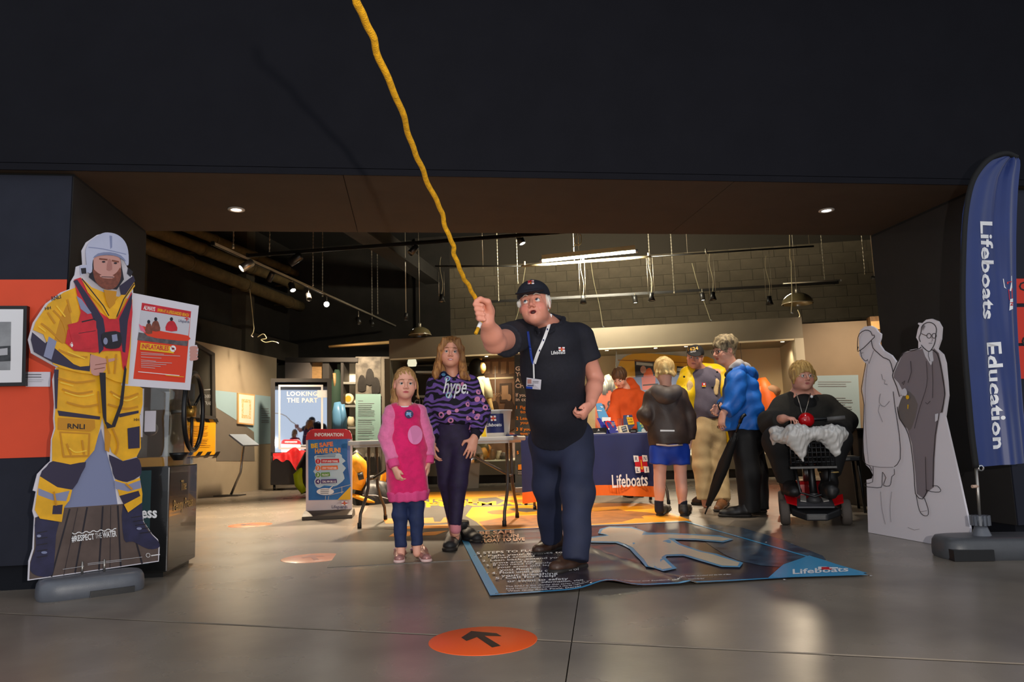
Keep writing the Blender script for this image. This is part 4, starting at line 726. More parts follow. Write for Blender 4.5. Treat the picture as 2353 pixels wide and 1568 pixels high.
F = FlatG(fb2, (0,0,1), .0007); e = .022
F.poly([(1590,1213),(1700,1212),(1850,1262),(1900,1290),(1800,1305),(1700,1290),(1640,1260)], WAT, 2)
for r in ((X0,Y0,X0+e*2,Y1),(X1-e,Y0,X1,Y1),(X0,Y0,X1,Y0+e),(X0,Y1-e*1.5,X1,Y1)): wpoly(F, [(r[0],r[1]),(r[2],r[1]),(r[2],r[3]),(r[0],r[3])], BLV)
F.poly([(1765,1331),(1800,1300),(1860,1279),(1895,1290),(1995,1324)], BLV)
FIG = [(1385,1219),(1400,1214),(1450,1216),(1480,1225),(1475,1232),(1535,1230),(1600,1233),(1650,1236),(1678,1241),(1660,1246),(1600,1241),(1535,1240),(1560,1255),(1610,1272),(1640,1278),(1700,1296),(1695,1304),(1660,1303),(1610,1288),(1570,1277),(1530,1278),(1520,1285),(1545,1308),(1520,1312),(1490,1307),(1480,1290),(1455,1262),(1420,1247),(1350,1246),(1355,1240),(1400,1234),(1380,1228)]
cx_, cy_ = 1520, 1260
F.poly([(1378,1218),(1400,1212),(1452,1213),(1488,1226),(1540,1227),(1604,1230),(1655,1233),(1686,1242),(1662,1249),(1600,1244),(1550,1243),(1566,1253),(1616,1270),(1648,1276),(1708,1296),(1700,1307),(1658,1306),(1606,1291),(1570,1281),(1532,1282),(1530,1286),(1556,1309),(1524,1316),(1484,1309),(1472,1292),(1447,1264),(1415,1250),(1346,1249),(1350,1238),(1395,1233),(1374,1229)], BLV); F.poly(FIG, CRM)
F.build('banner_print', vb)
F = FlatG(fb2, (0,0,1), .0003); F.k = 14
for i, (t, x, y, h, wd_) in enumerate((('5 STEPS TO FLOAT', 1095, 1277, 7, 160), ('1. Fight your instinct to', 1104, 1283, 5, 190), ('thrash around', 1128, 1287, 5, 100), ('2. Lean back, extend your', 1108, 1294, 5.5, 190), ('arms and legs', 1132, 1299, 5.5, 100), ('3. If you need to, gently move', 1117, 1305, 6, 190), ('your arms and legs', 1142, 1310, 6, 130), ('you float', 1148, 1316, 6, 76), ('4. Float until you can control', 1130, 1323, 7, 200), ('your breathing', 1152, 1329, 7, 130), ('5. Call for help', 1138, 1335, 7, 140), ('or swim to safety', 1166, 1342, 7, 140), ('information, visit', 1245, 1344, 6, 96), ('The RNLI is the charity that saves lives at sea', 1162, 1354, 4.5, 200), ('Royal National Lifeboat Institution, a charity registered', 1163, 1359, 4, 190), ('West Quay Road, Poole, Dorset', 1166, 1364, 4, 170), ('registered in England and Scotland, charity number', 1370, 1347, 3, 250), ('in the Republic of Ireland and the Isle of Man', 1560, 1331, 3, 120))):
    F = FlatG(fb2, (0,0,1), .0007); F.k = 9; F.text(t, x, y, h*.72, M_WP, bold=.012, ang=-.045, wd=wd_); F.build('text_line', vb)
F = FlatG(fb2, (0,0,1), .0007); F.k = 9; F.text('Lifeboats', 1822, 1323, 11, M_WP, bold=.02, ang=-.05, wd=128); F.build('text_line', vb); F = FlatG(fb2, (0,0,1), .0007); F.k = 9; F.rect(1880,1306,1900,1312,M_WP); F.rect(1888,1307,1912,1313,M_REDP); F.rect(1906,1308,1926,1311,M_WP)
F.build('banner_logo', vb)
for i in range(3): F = FlatG(fb2, (0,0,1), .0007); F.k = 9; F.text(('BE SAFE', 'HAVE FUN', 'FLOAT TO LIVE')[i], 1102+i*2, 1231+i*9, 7, (mat('peach_print', S(240,170,130), .3)), bold=.03, ang=-.04, wd=(80,88,100)[i]); F.build('text_line', vb)

for q in ((1092,1279),(1120,1318),(1142,1366),(1358,1351),(1590,1339),(1802,1333),(2000,1324),(1895,1289),(1760,1247),(1590,1204),(1462,1211)):
    c = fb2(*q); MB().lathe([(.004,.001),(.009,.001),(.009,.003),(.004,.003)], c, n=12).build('eyelet', M_CHROME, vb)
# round arrow stickers
ARW = [(1060,1467),(1083,1452),(1141,1457),(1153,1464),(1113,1463),(1151,1486),(1131,1490),(1096,1466),(1072,1475)]
c1 = G(1110,1472); arw = [G(*q)-c1 for q in ARW]
for i, (px, py, lab) in enumerate(((1110,1472,'large round orange floor sticker with black arrow nearest the camera'),(718,1283,'round arrow sticker with painted-in pale glare on the floor left of the pink dress'),(575,1207,'small far round orange arrow sticker on the floor near the left wall'))):
    c = G(px, py); t = thing('floor_sticker', c, lab, 'sticker', 'round arrow floor stickers')
    MB().lathe([(.0001,.0015),(.192,.0015),(.195,.0005),(.195,0)], c, n=48).build('disc', OR_ if i != 1 else mat('painted_glare_vinyl', S(240,170,140), .25), t)  # middle sticker: floor glare painted into paler disc and arrow colours
    rot = (0,0,.6)[i]; cr, sr = math.cos(rot), math.sin(rot); MB().poly([c+np.array([a[0]*cr-a[1]*sr, a[0]*sr+a[1]*cr, .0022]) for a in arw]).build('arrow', DKV if i != 1 else mat('painted_glare_arrow', S(214,160,140), .25), t)
# ---- information pavement sign
IX0, IX1, IY, IT = G(703,1190)[0], G(808,1190)[0]+.02, 7.72, None
fi = plane_px((0,IY,0),(0.03,1,0)); sg = thing('information_sign', ((IX0+IX1)/2,IY,0), 'white pavement sign with red INFORMATION header and blue safety poster', 'sign')
RO = [(703,1184),(703,1010),(704,1000),(710,991),(720,987),(793,986),(803,990),(808,999),(809,1010),(809,1184)]
MB().prism([fi(*q) for q in RO], (0,.03,0)).build('panel', mat('sign_white', S(225,212,216), .45), sg)
F = Flat(plane_px((0,IY-.0015,0),(.03,1,0)), (0,-1,0), .0006)
F.poly([(703,1012),(703,1006),(706,996),(714,989),(722,987),(792,986),(801,989),(807,996),(809,1006),(809,1010)], mat('sign_red', S(200,18,28), .45)); F.text('INFORMATION', 723, 1003, 7.5, M_WP, bold=.03, wd=66)
bl1 = mat('poster_blue', S(18,88,165), .4, col2=S(40,120,190), ns=6); F.poly([(708,1011),(804,1009),(806,1148),(709,1150)], bl1); F.poly([(798,1009),(804,1009),(806,1120),(798,1060)], mat('poster_lilac', S(110,130,200), .4))
F.poly([(722,1050),(735,1046),(780,1042),(786,1052),(794,1060),(786,1066),(795,1076),(788,1086),(792,1100),(780,1112),(768,1118),(745,1116),(735,1122),(726,1118),(722,1106),(728,1094),(720,1084),(727,1072)], mat('poster_pale_blue', S(190,215,232), .4), 2)
F.text('BE', 715, 1030, 9.5, M_YELP, bold=.05, ang=-.09, wd=16); F.text('SAFE', 734, 1028, 9.5, mat('coral_letter', S(240,130,70), .4), bold=.05, ang=-.09, wd=32); F.text('HAVE FUN!', 724, 1042, 10, mat('amber_letter', S(245,160,60), .4), bold=.05, ang=-.04, wd=59); textlines(F, 728, 1046, 44, 2, 4, 1.2, M_NVP, 31)
for i, (t, cc, ww) in enumerate((('STOP AND THINK', S(205,22,32), 41), ('STAY TOGETHER', S(236,110,30), 38), ('FLOAT', S(92,148,44), 20), ('CALL 999 OR 112', S(72,36,110), 36))):
    y = 1060.5+i*15.5; m = mat('step_colour_%s' % 'abcd'[i], cc, .4); F.disc(731,y,6.6,6.6,M_WP); F.disc(731,y,6,6,m); F.poly([(738,y-5),(738+ww,y-6),(739+ww,y+3),(738,y+4.5)], m); F.text(t, 741, y+2, 4.2, M_WP, bold=.03, wd=ww-5); F.text(str(i+1), 731, y+3, 6.5, M_WP, bold=.03, align='c')
F.disc(748,1130,20,8,M_WP,24); F.poly([(755,1124),(760,1124),(769,1114)], M_WP); textlines(F, 737, 1126, 22, 3, 4, 1.4, M_GREYP, 33, .2); F.poly([(776,1149),(806,1118),(806,1148)], M_YELP)
for a in ([(765,1125),(806,1114)], [(757,1138),(790,1130)], [(786,1118),(786,1134)], [(756,1140),(755,1149)], [(749,1140),(748,1149)]): F.line(a, 1.4, M_LGREY)
logo(F, 785, 1152, 14, 9, letters=False); F.text('Lifeguards', 763, 1168, 7, M_NVP, bold=.005, wd=36); F.build('sign_print', sg)
bx = (fi(703,1184)+fi(809,1184))/2; wS = np.linalg.norm(fi(703,1184)-fi(809,1184)); mb = MB()
vs = []; fs = []; n = 14
for k in range(n+1):
    a = math.pi*k/n; vs += [bx+np.array([-wS*.53, .02-.17*math.cos(a), 0]), bx+np.array([wS*.53, .02-.17*math.cos(a), 0])]
prof = [(-.20,0),(-.20,.035),(-.14,.055),(-.05,.075),(.08,.075),(.16,.05),(.2,.03),(.2,0)]; poly = [bx*np.array([1,1,0])+np.array([-wS*.53,a+.02,b]) for a, b in prof]; MB().prism(poly, (wS*1.06,0,0)).build('rocker_base', mat('brown_rubber_base', S(72,62,52), .55), sg, bevel=.006)
for s in (-.12,.12): MB().tube([bx*np.array([1,1,0])+np.array([s,.02,.06]), bx*np.array([1,1,0])+np.array([s,.02,fi(703,1184)[2]+.02])], .012, 8).build('spring_post', M_STEEL, sg)
F = Flat(lambda x, y: (fi(703+809-x, y)+np.array([0,.0315,0])), (0,1,0), .0006); F.poly([(703,1012),(703,1006),(706,996),(714,989),(722,987),(792,986),(801,989),(807,996),(809,1006),(809,1010)], mat('sign_red')); F.text('INFORMATION', 723, 1003, 7.5, M_WP, bold=.03, wd=66); F.build('rear_print', sg)
# ---- lifeboat kit lying behind the sign
kit = thing('kit_jacket', G(826,1130), 'yellow and black lifeboat jacket slumped behind the information sign', 'jacket'); K = lambda x, y, Y=9.0: WY(x, y, Y)
MK_Y = mat('kit_yellow', S(236,160,20), .55, nz=.08, ns=15, bump=.1, bs=20); MK_B = mat('kit_black', S(30,30,33), .5, nz=.1, ns=15, bump=.15, bs=14); MK_L = mat('kit_lime', S(190,215,20), .55)
MB().tube([K(812,1046), K(826,1068), K(832,1090), K(822,1112)], [.05,.085,.07,.05], 12).build('yellow_sleeve', MK_Y, kit); MB().tube([K(812,1056,9.2), K(826,1090,9.2), K(818,1125,9.2)], [.08,.10,.09], 12).build('jacket_body', MK_Y, kit); MB().tube([K(812,1040,9.1), K(822,1052,9.1), K(828,1062,9.1)], [.06,.06,.04], 10).build('collar', MK_B, kit); MB().tube([K(823,1096,8.93), K(835,1093,8.93)], .045, 10).build('cuff_band', MK_B, kit)
hv = thing('lime_waterproof', G(690,1128), 'lime and black waterproof bundled beside the information sign', 'jacket'); MB().tube([K(697,1072,10.9), K(686,1092,10.9), K(690,1112,10.9), K(702,1130,10.9)], [.02,.075,.08,.06], 12).build('lime_edge', MK_L, hv); MB().tube([K(712,1040,11.0), K(704,1075,11.0), K(712,1105,11.0), K(718,1128,11.0)], [.07,.14,.18,.16], 14).build('black_fabric', MK_B, hv)
hb = thing('kit_bag', G(858,1165), 'crumpled black kit bag with yellow trim on the floor beside the pink dress', 'bag'); r3 = random.Random(8)
vs = []; fs = []; n = 36; kk = 14; cB = G(858,1160)+np.array([0,.18,0])
for i in range(kk+1):
    for j in range(n):
        t = math.pi/2*i/kk; q = 2*math.pi*j/n; rr = 1+.10*math.sin(3*q+1)+.07*math.sin(7*q+5*t)+.05*math.sin(11*q-3*t); z = .27*math.sin(t)*(1+.12*math.sin(2*q+2)+.15*math.cos(q+2.6)); vs.append(cB+np.array([.27*math.cos(q)*math.cos(t)**.7*rr, .24*math.sin(q)*math.cos(t)**.7*rr, z]))
for i in range(kk):
    for j in range(n): fs.append((i*n+j, i*n+(j+1) % n, (i+1)*n+(j+1) % n, (i+1)*n+j))
MB().add(vs, fs, 0, True).build('bag_body', MK_B, hb); MB().tube([cB+np.array([-.26,-.16,.12]), cB+np.array([-.18,-.23,.10]), cB+np.array([-.05,-.265,.05]), cB+np.array([.02,-.27,.03])], [.02,.028,.025,.01], 8).build('yellow_trim', MK_Y, hb); MB().tube([cB+np.array([-.12,-.24,.12]), cB+np.array([.03,-.25,.11]), cB+np.array([.18,-.22,.06])], .006, 6).build('piping', M_LGREY, hb)
for i, (x, y0, y1, r) in enumerate(((842,1116,1080,.042),(879,1114,1086,.036))):
    t = thing('kit_gauntlet', G(x, 1140), ('wider yellow rubber gauntlet cuff standing up behind the kit bag', 'narrower tilted yellow rubber gauntlet cuff beside the pink dress')[i], 'glove', 'yellow gauntlets'); a = WY(x-(4 if i else 0), 1136, 9.35); b = WY(x+(4 if i else 0), y1, 9.35); MB().tube([a, a*.6+b*.4, b], [r*1.15,r,r], 14, cap=False).build('cuff', MK_Y, t); MB().tube([b-np.array([0,0,.02]), b], r*1.05, 14, cap=False).build('cuff_rim', MK_Y, t); MB().lathe([(.0001,0),(r,0)], b-np.array([0,0,.004]), n=14).build('cuff_lining', MK_B, t)
# ---- white folding table
M_TBL = mat('white_plastic_tabletop', S(222,214,204), .5); M_LEG = mat('grey_tube_leg', S(92,86,80), .4, .5); M_CAP = mat('black_leg_cap', S(20,20,20), .6)
tc = np.array([.94,6.55,0]); L_, W_ = 1.45, .70; tcen = tc-E1*L_/2
ft = thing('folding_table', tcen, 'white plastic folding table with bent grey legs behind the two girls', 'table')
MB().obox(tcen+np.array([0,0,.72]), AX, [L_/2,W_/2,.02]).build('tabletop', M_TBL, ft, bevel=.012); MB().obox(tcen+np.array([0,0,.695]), AX, [L_/2-.04,W_/2-.03,.012]).build('apron', M_TBL, ft)
for s in (1,-1):
    for q in (1,-1):
        e0 = tcen+E1*s*(L_/2-.10); a = e0+E2*q*.10; MB().tube([a+np.array([0,0,.69]), a+E2*q*.02+np.array([0,0,.33]), a+E2*q*.07+np.array([0,0,.25]), e0+E2*q*.31+np.array([0,0,.12]), e0+E2*q*.335+np.array([0,0,.02])], .014, 10).build('leg', M_LEG, ft); MB().tube([e0+E2*q*.335+np.array([0,0,.05]), e0+E2*q*.335], .018, 10).build('leg_cap', M_CAP, ft)
    MB().tube([e0+E2*.1+np.array([0,0,.4]), e0-E2*.1+np.array([0,0,.4])], .010, 8).build('cross_bar', M_LEG, ft); MB().tube([e0+np.array([0,0,.40]), tcen+E1*s*.12+np.array([0,0,.68])], .011, 8).build('brace', M_LEG, ft)
# bucket, yellow crate and keys on the table
bk = thing('collection_bucket', tc-E1*.17-E2*.14+np.array([0,0,.74]), 'white collection bucket with navy Lifeboats label on the folding table', 'bucket'); bcn = tc-E1*.17-E2*.14+np.array([0,0,.741])
MB().lathe([(.0001,0),(.098,0),(.122,.21),(.130,.212),(.132,.225),(.122,.225),(.098,.008),(.0001,.008)], bcn, n=32).build('bucket_body', mat('bucket_white', S(220,218,216), .4), bk)
vv = np.array([-bcn[0], -bcn[1], 0]); vv /= np.linalg.norm(vv); a0 = math.atan2(vv[1], vv[0])-.25
def cyl(x, y): rr = .1035+.024*y/.21; a = a0+x/rr; return bcn+np.array([rr*math.cos(a), rr*math.sin(a), y])
F = FlatG(cyl, (0,0,0), 0); F.mb = MB(); nseg = 16
F.mb.add([cyl(-.085+.17*i/nseg, z) for z in (.03,.19) for i in range(nseg+1)], [(i, i+1, nseg+2+i, nseg+1+i) for i in range(nseg)], F.mi(M_NVP), True); 
def cyl2(x, y): rr = .1055+.024*y/.21; a = a0+x/rr; return bcn+np.array([rr*math.cos(a), rr*math.sin(a), y])
F2 = Flat(cyl2, (0,0,0), 0); F2.text('Lifeboats', -.075, .085, .028, M_WP, bold=.02, ysign=1, wd=.14); logo(F2, -.03, .175, .05, -.045, letters=False); F.build('label', bk); F2.build('label_print', bk); MB().tube([cyl(-.13,.2), cyl(-.12,.16)], .006, 6).build('handle_lug', M_WP, bk)
yb = thing('yellow_crate', tc-E1*.42+E2*.1+np.array([0,0,.74]), 'bright yellow plastic tub on the folding table beside the bucket', 'tub'); cY = tc-E1*.42+E2*.08+np.array([0,0,.741]); ym = mat('tub_yellow', S(240,214,20), .45)
MB().lathe([(.0001,0),(.12,0),(.14,.13),(.147,.132),(.147,.145),(.135,.145),(.115,.01),(.0001,.01)], cY, n=4, smooth=False).build('tub_body', ym, yb)
kp = thing('key_bunch', tc-E1*.33-E2*.26+np.array([0,0,.74]), 'small heap of silver wristbands on the folding table edge', 'wristbands'); mb = MB(); r5 = random.Random(2)
for k in range(9): c = tc-E1*(.30+.016*k)-E2*.27+np.array([0,0,.750+.006*(k % 2)]); mb.lathe([(.014,-.003),(.018,-.003),(.018,.003),(.014,.003),(.014,-.003)], c, (r5.random()-.5, r5.random()-.5, .6), 12)
mb.build('wristband_heap', mat('silver_foil', S(200,200,205), .3, .6), kp, kind='stuff')
nf = thing('navy_leaflet', tc-E1*.02-E2*.1+np.array([0,0,.74]), 'folded navy leaflet lying on the folding table beside the bucket', 'leaflet'); MB().obox(tc-E1*.025-E2*.2+np.array([0,0,.746]), AX, [.05,.09,.005]).build('leaflet_body', M_NVP, nf); MB().obox(tc-E1*.025-E2*.2+np.array([0,0,.7515]), AX, [.035,.05,.0004]).build('leaflet_print', M_LGREY, nf)
# ---- litter bin
bn_ = thing('litter_bin', BF(-1.77,-1.25,0), 'grey waste bin with clear liner and flap lid behind the folding table', 'bin'); cb = G(1086,1124); cb[1] += .1
MB().lathe([(.0001,0),(.13,0),(.17,.42),(.16,.42),(.12,.01),(.0001,.01)], cb, n=4, smooth=False, e=(1,1,0)).build('bin_body', mat('bin_grey', S(140,132,116), .55), bn_, bevel=.01)
MB().lathe([(.178,.38),(.186,.42),(.18,.52),(.165,.53)], cb, n=20, e=(1,1,0)).build('liner', glass('liner_film', (.75,.72,.65), .35, .12), bn_); MB().lathe([(.18,.5),(.175,.53),(.14,.62),(.08,.66),(.0001,.67)], cb, n=20, e=(1,1,0)).build('lid', mat('bin_lid', S(176,170,160), .45), bn_)
# ---- roll-up banner behind the man
ru0, ru1 = G(1184,1133), G(1300,1130); rY = 10.15
ru = thing('rollup_banner', ((ru0[0]+ru1[0])/2,rY,0), 'dark roll-up banner with white and amber survival tips behind the man', 'banner')
fr_ = plane_px((0,rY,0),(0,1,0)); A = [fr_(1182,815), fr_(1305,812), fr_(1305,1122), fr_(1184,1124)]
MB().prism(A, (0,.004,0)).build('banner_sheet', mat('storm_banner', S(40,52,60), .5, col2=S(74,90,98), ns=4), ru)
MB().box((A[3][0]-.01,rY-.06,0),(A[2][0]+.01,rY+.08,.075)).build('cassette', M_STEEL, ru, bevel=.01); MB().tube([A[0]+np.array([0,0,.005]), A[1]+np.array([0,0,.005])], .012, 8).build('top_rail', M_STEEL, ru)
F = Flat(plane_px((0,rY-.003,0),(0,1,0)), (0,-1,0), .001)
for i, t in enumerate(('GIVE','YOURSELF','A FIGHTING','CHANCE')): F.text(t, 1184, 852+i*13.2, 9.5, M_WP, bold=.035, wd=(34,66,80,60)[i])
F.text('If you\u2019re struggling', 1185, 912, 8, M_WP, bold=.02, wd=84); F.text('in cold water', 1185, 922, 8, M_WP, bold=.02, wd=70); am = mat('amber_print', S(245,160,40), .5)
for i, (n_, a, b) in enumerate((('1','Fight the urge','to thrash'),('2','Lean back and','your airway'),('3','If you need to','move your arms'))): y = 940+i*25; F.text(n_, 1186, y, 7, am, bold=.03); F.text(a, 1195, y, 7, am, bold=.02, wd=62); F.text(b, 1195, y+10, 7, am, bold=.02, wd=52)
F.text('5', 1187, 1044, 7, am, bold=.03); F.poly([(1190,1068),(1215,1066),(1215,1079),(1190,1080)], am); textlines(F, 1190, 1085, 30, 2, 4, 1.5, M_LGREY, 41); F.build('banner_print', ru)
# ---- cloth-covered information table
TX0, TX1, TY0, TY1, TZ = 1.10, 2.74, 7.55, 8.25, .735
bt = thing('cloth_table', ((TX0+TX1)/2,(TY0+TY1)/2,0), 'folding table under a navy Lifeboats cloth with orange hem, right of the man', 'table')
MB().box((TX0,TY0+.01,TZ-.035),(TX1,TY1,TZ)).build('tabletop', M_TBL, bt)
for x, s in ((TX0+.12,-1),(TX1-.12,1)):
    for y, q in ((TY0+.28,-1),(TY1-.28,1)): MB().tube([(x,y,TZ-.04),(x,y,.34),(x,y+q*.05,.27),(x,y+q*.2,.13),(x,y+q*.23,.0)], .014, 10).build('leg', M_LEG, bt); MB().tube([(x,y+q*.225,.04),(x,y+q*.23,0)], .018, 10).build('leg_cap', M_CAP, bt)
NV = mat('navy_table_cloth', S(20,34,90), .7, nz=.08, ns=4, sheen=.2); ORH = mat('orange_hem_cloth', S(236,110,24), .65)
cx1 = 2.50
def tcl(s, t):            # s along front, t 0 top back ..1 bottom front
    x = TX0-.01+(cx1-TX0+.02)*s
    if t < .25: return np.array([x, TY1-.05-(TY1-.05-TY0+.006)*t/.25, TZ+.004])
    k = (t-.25)/.75; z = TZ+.004-k*(TZ-.07-.05*math.sin(math.pi*s)); return np.array([x+.02*k*(s-.5), TY0-.006-.05*k-.018*k*math.sin(s*17+.5)-.012*k*math.sin(s*33), z])
vs = []; fs = []; mi = []; nu, nv = 60, 40
tcc = MB(); vs = [tcl(i/nu, j/nv) for j in range(nv+1) for i in range(nu+1)]
fN = [(j*(nu+1)+i, j*(nu+1)+i+1, (j+1)*(nu+1)+i+1, (j+1)*(nu+1)+i) for j in range(nv-5) for i in range(nu)]; fO = [(j*(nu+1)+i, j*(nu+1)+i+1, (j+1)*(nu+1)+i+1, (j+1)*(nu+1)+i) for j in range(nv-5, nv) for i in range(nu)]
clo = thing('table_cloth', ((TX0+cx1)/2,TY0,0), 'navy table cloth printed Lifeboats with orange hem hanging over the table front', 'tablecloth')
MB().add(vs, fN, 0, True).build('navy_cloth', NV, clo); MB().add(vs, fO, 0, True).build('orange_hem', ORH, clo)
sd = [(cx1,TY0-.01,TZ+.003),(cx1,TY1-.05,TZ+.003),(cx1+.03,TY1-.05,.25),(cx1+.02,TY0+.2,.22),(cx1,TY0-.05,.10)]; MB().poly(sd).build('side_drop', NV, clo)
MB().poly([(cx1+.025,TY0+.2,.32),(cx1+.03,TY1-.05,.36),(cx1+.05,TY1-.05,.22),(cx1+.04,TY0+.3,.18)]).build('side_hem', ORH, clo)
F = Flat(lambda x, y: WY(x, y, TY0-.075), (0,-1,0), .001); F.text('Lifeboats', 1407, 1121, 29, M_WP, bold=.018, wd=82, ang=-.06); F.build('cloth_lettering', clo)
F = Flat(lambda x, y: WY(x, y, TY0-.068), (0,-1,0), .001); logo(F, 1455, 1047, 32, 40, sk=.12); F.build('cloth_logo', clo)
# things on the cloth table
TT = TZ+.006; fT = lambda Y: (lambda x, y: WY(x, y, Y))
def card(name, lab, cat, px, Y, th, m, parts=None, lean=.0, group=None):
    P = [WY(x, y, Y) for x, y in px]; zb = min(p[2] for p in P); P = [p+np.array([0, lean*(p[2]-zb), TT-zb]) for p in P]; t = thing(name, P[0], lab, cat, group); MB().prism(P, (0,th,0)).build('body', m, t)
    if parts:
        zs = TT-zb
        def fx(x, y): p = WY(x, y, Y); return p+np.array([0, lean*(p[2]-zb)-.0012, zs])
        F = Flat(fx, (0,-1,0), .0006); parts(F); F.build('print', t)
    return t
skyb = mat('display_sky_blue', S(90,160,215), .4); indi = mat('indigo_card', S(60,64,150), .45)
def d1(F): F.poly([(1372,962),(1380,962),(1405,998),(1390,998)], mat('violet_blue', S(50,50,160), .4)); F.rect(1384,960,1404,970,M_WP); F.line([(1373,944),(1384,945)], 2, M_WP); F.poly([(1380,934),(1388,936),(1384,938)], M_WP)
card('leaflet_display', 'tall sky blue slanted display board on the cloth table', 'display board', [(1371,928),(1384,927),(1416,996),(1384,998)], 7.75, .02, skyb, d1, .1)
def d2(F): F.line([(1398,985),(1392,973),(1396,969),(1403,972),(1410,983)], 3.2, M_REDP, 2); F.line([(1398,985),(1400,988)], 3, M_WP); textlines(F, 1405, 972, 9, 4, 2.4, 1, M_LGREY, 51); F.poly([(1414,990),(1418,986),(1420,990)], M_WP)
card('magnet_box', 'indigo box with red magnet picture standing on the cloth table', 'box', [(1391,968),(1411,968),(1422,996),(1402,997)], 7.66, .06, indi, d2, .05)
card('black_tin', 'small black printed box at the left end of the cloth table display', 'box', [(1363,985),(1394,983),(1394,997),(1363,998)], 7.64, .05, M_BLK2, lambda F: (F.poly([(1375,986),(1378,990),(1373,991)], M_LGREY), textlines(F, 1370, 994, 20, 1, 3, 1, M_GREYP)))
def d3(F): F.poly([(1440,960),(1454,960),(1458,976),(1444,977)], M_YELP); F.text('ON THE', 1442, 966.5, 4, MK, bold=.02, wd=11); F.text('COAST', 1444, 972.5, 4, MK, bold=.02, wd=11); F.poly([(1440,958),(1444,955),(1446,959)], M_WP)
card('coast_leaflets', 'leaflet rack with navy and yellow ON THE COAST leaflets', 'leaflet rack', [(1435,955),(1453,954),(1459,978),(1441,996),(1436,996)], 7.72, .04, mat('navy_leaflet', S(60,72,110), .4), d3, .06)
card('clear_holder', 'empty clear acrylic leaflet holder on the cloth table', 'holder', [(1421,963),(1437,962),(1440,996),(1423,997)], 7.80, .05, gcl)
def d4(F): F.poly([(1427,984),(1438,981),(1442,994),(1431,996)], mat('slate_card', S(52,62,78), .5)); F.text('RESPECT', 1429, 988, 2.6, M_WP, bold=.02, wd=9, ang=-.2); F.text('THE WATER', 1431, 993, 2.6, M_WP, bold=.02, wd=9, ang=-.2)
card('respect_cards', 'pale tray of dark respect-the-water cards on the cloth table', 'card tray', [(1422,982),(1441,979),(1446,997),(1425,998)], 7.64, .05, mat('cream_tray', S(225,212,180), .5), d4)
card('black_name_plate', 'low black name plate on the cloth table', 'name plate', [(1447,989),(1464,988),(1464,996),(1447,997)], 7.63, .02, M_BLK2, lambda F: textlines(F, 1449, 993, 12, 1, 2, 1, M_LGREY))
def d5(F): F.text('MEET', 1471, 978, 5, mat('lime_letter', S(215,215,60), .5), bold=.03, wd=12, ang=-.1); F.text('STORM', 1474, 984, 4, mat('lime_letter'), bold=.03, wd=11, ang=-.1); F.poly([(1474,990),(1478,986),(1484,988),(1486,993),(1475,994)], mat('seal_grey', S(190,200,205), .5), 2); F.line([(1479,984),(1486,993)], 2, brd)
card('storm_book', 'teal picture book with lime title standing on the cloth table', 'book', [(1465,971),(1478,970),(1492,994),(1467,996)], 7.66, .03, mat('teal_book', S(60,130,160), .4), d5, .05)
card('yellow_duck_box', 'small yellow and pink toy box at the right end of the cloth table', 'box', [(1488,985),(1498,985),(1498,996),(1488,997)], 7.65, .05, mat('toy_yellow', S(240,200,30), .4), lambda F: F.rect(1488,985,1491,996,mat('toy_pink', S(225,150,150), .5)))
for i, (x, y) in enumerate(((1375,1.6),(1432,1.5),(1478,1.4),(1452,1.2))):
    c = WY(x, 998, 7.60+.02*i); c[2] = TT+.003; lf = thing('flat_leaflet', c, ('loose white leaflets below the sky blue board', 'flat pale leaflet before the respect cards', 'white folded paper before the teal book', 'dark navy flat leaflet near the name plate')[i], 'leaflet', 'leaflets lying on the cloth table'); MB().box(c-np.array([.07,.03,.003]), c+np.array([.07,.05,.003])).build('paper', (M_WP, M_LGREY, M_WP, M_NVP)[i], lf); MB().box(c+np.array([-.05,-.01,.003]), c+np.array([.05,.03,.0036])).build('paper_print', M_GREYP, lf)
# ================================================================ overhead lighting tracks, chains, pendants
M_TRK = mat('silver_track', S(196,186,168), .35, .6); M_TRKB = mat('black_track', S(28,26,24), .4, .3); M_LIT = mat('spot_lamp_on', (1,1,1), .3, emit=(1,.93,.78), es=60); M_LITS = mat('spot_lamp_small', (1,1,1), .3, emit=(1,.95,.8), es=8); M_CHAIN = mat('steel_chain', S(190,180,160), .4, .7); M_HEADB = mat('black_spot_head', S(22,21,20), .4)
def track(lab, p0, p1, m):
    t = thing('lighting_track', p0, lab, 'lighting track', 'ceiling tracks'); p0, p1 = np.array(p0), np.array(p1); d = (p1-p0)/np.linalg.norm(p1-p0); s = np.cross(d, [0,0,1]); MB().obox((p0+p1)/2, [d,s,(0,0,1)], [np.linalg.norm(p1-p0)/2,.018,.016]).build('rail', m, t); MB().obox((p0+p1)/2-np.array([0,0,.022]), [d,s,(0,0,1)], [np.linalg.norm(p1-p0)/2,.007,.006]).build('channel', M_TRKB, t)
    for q in (p0, p1): MB().obox(q, [d,s,(0,0,1)], [.012,.022,.024]).build('end_cap', M_TRKB, t)
T1 = (BF(-4.35,-4.15,3.2), BF(-4.35,2.9,3.2)); T2 = (BF(-4.25,-3.5,3.2), BF(.4,-3.5,3.2)); T3 = (BF(-1.95,.75,3.2), BF(4.15,.95,3.2))
track('silver lighting track running back along the left of the room', *T1, M_TRK); track('dark lighting track crossing just behind the opening', *T2, M_TRKB); track('long dark lighting track above the museum case', *T3, M_TRKB)
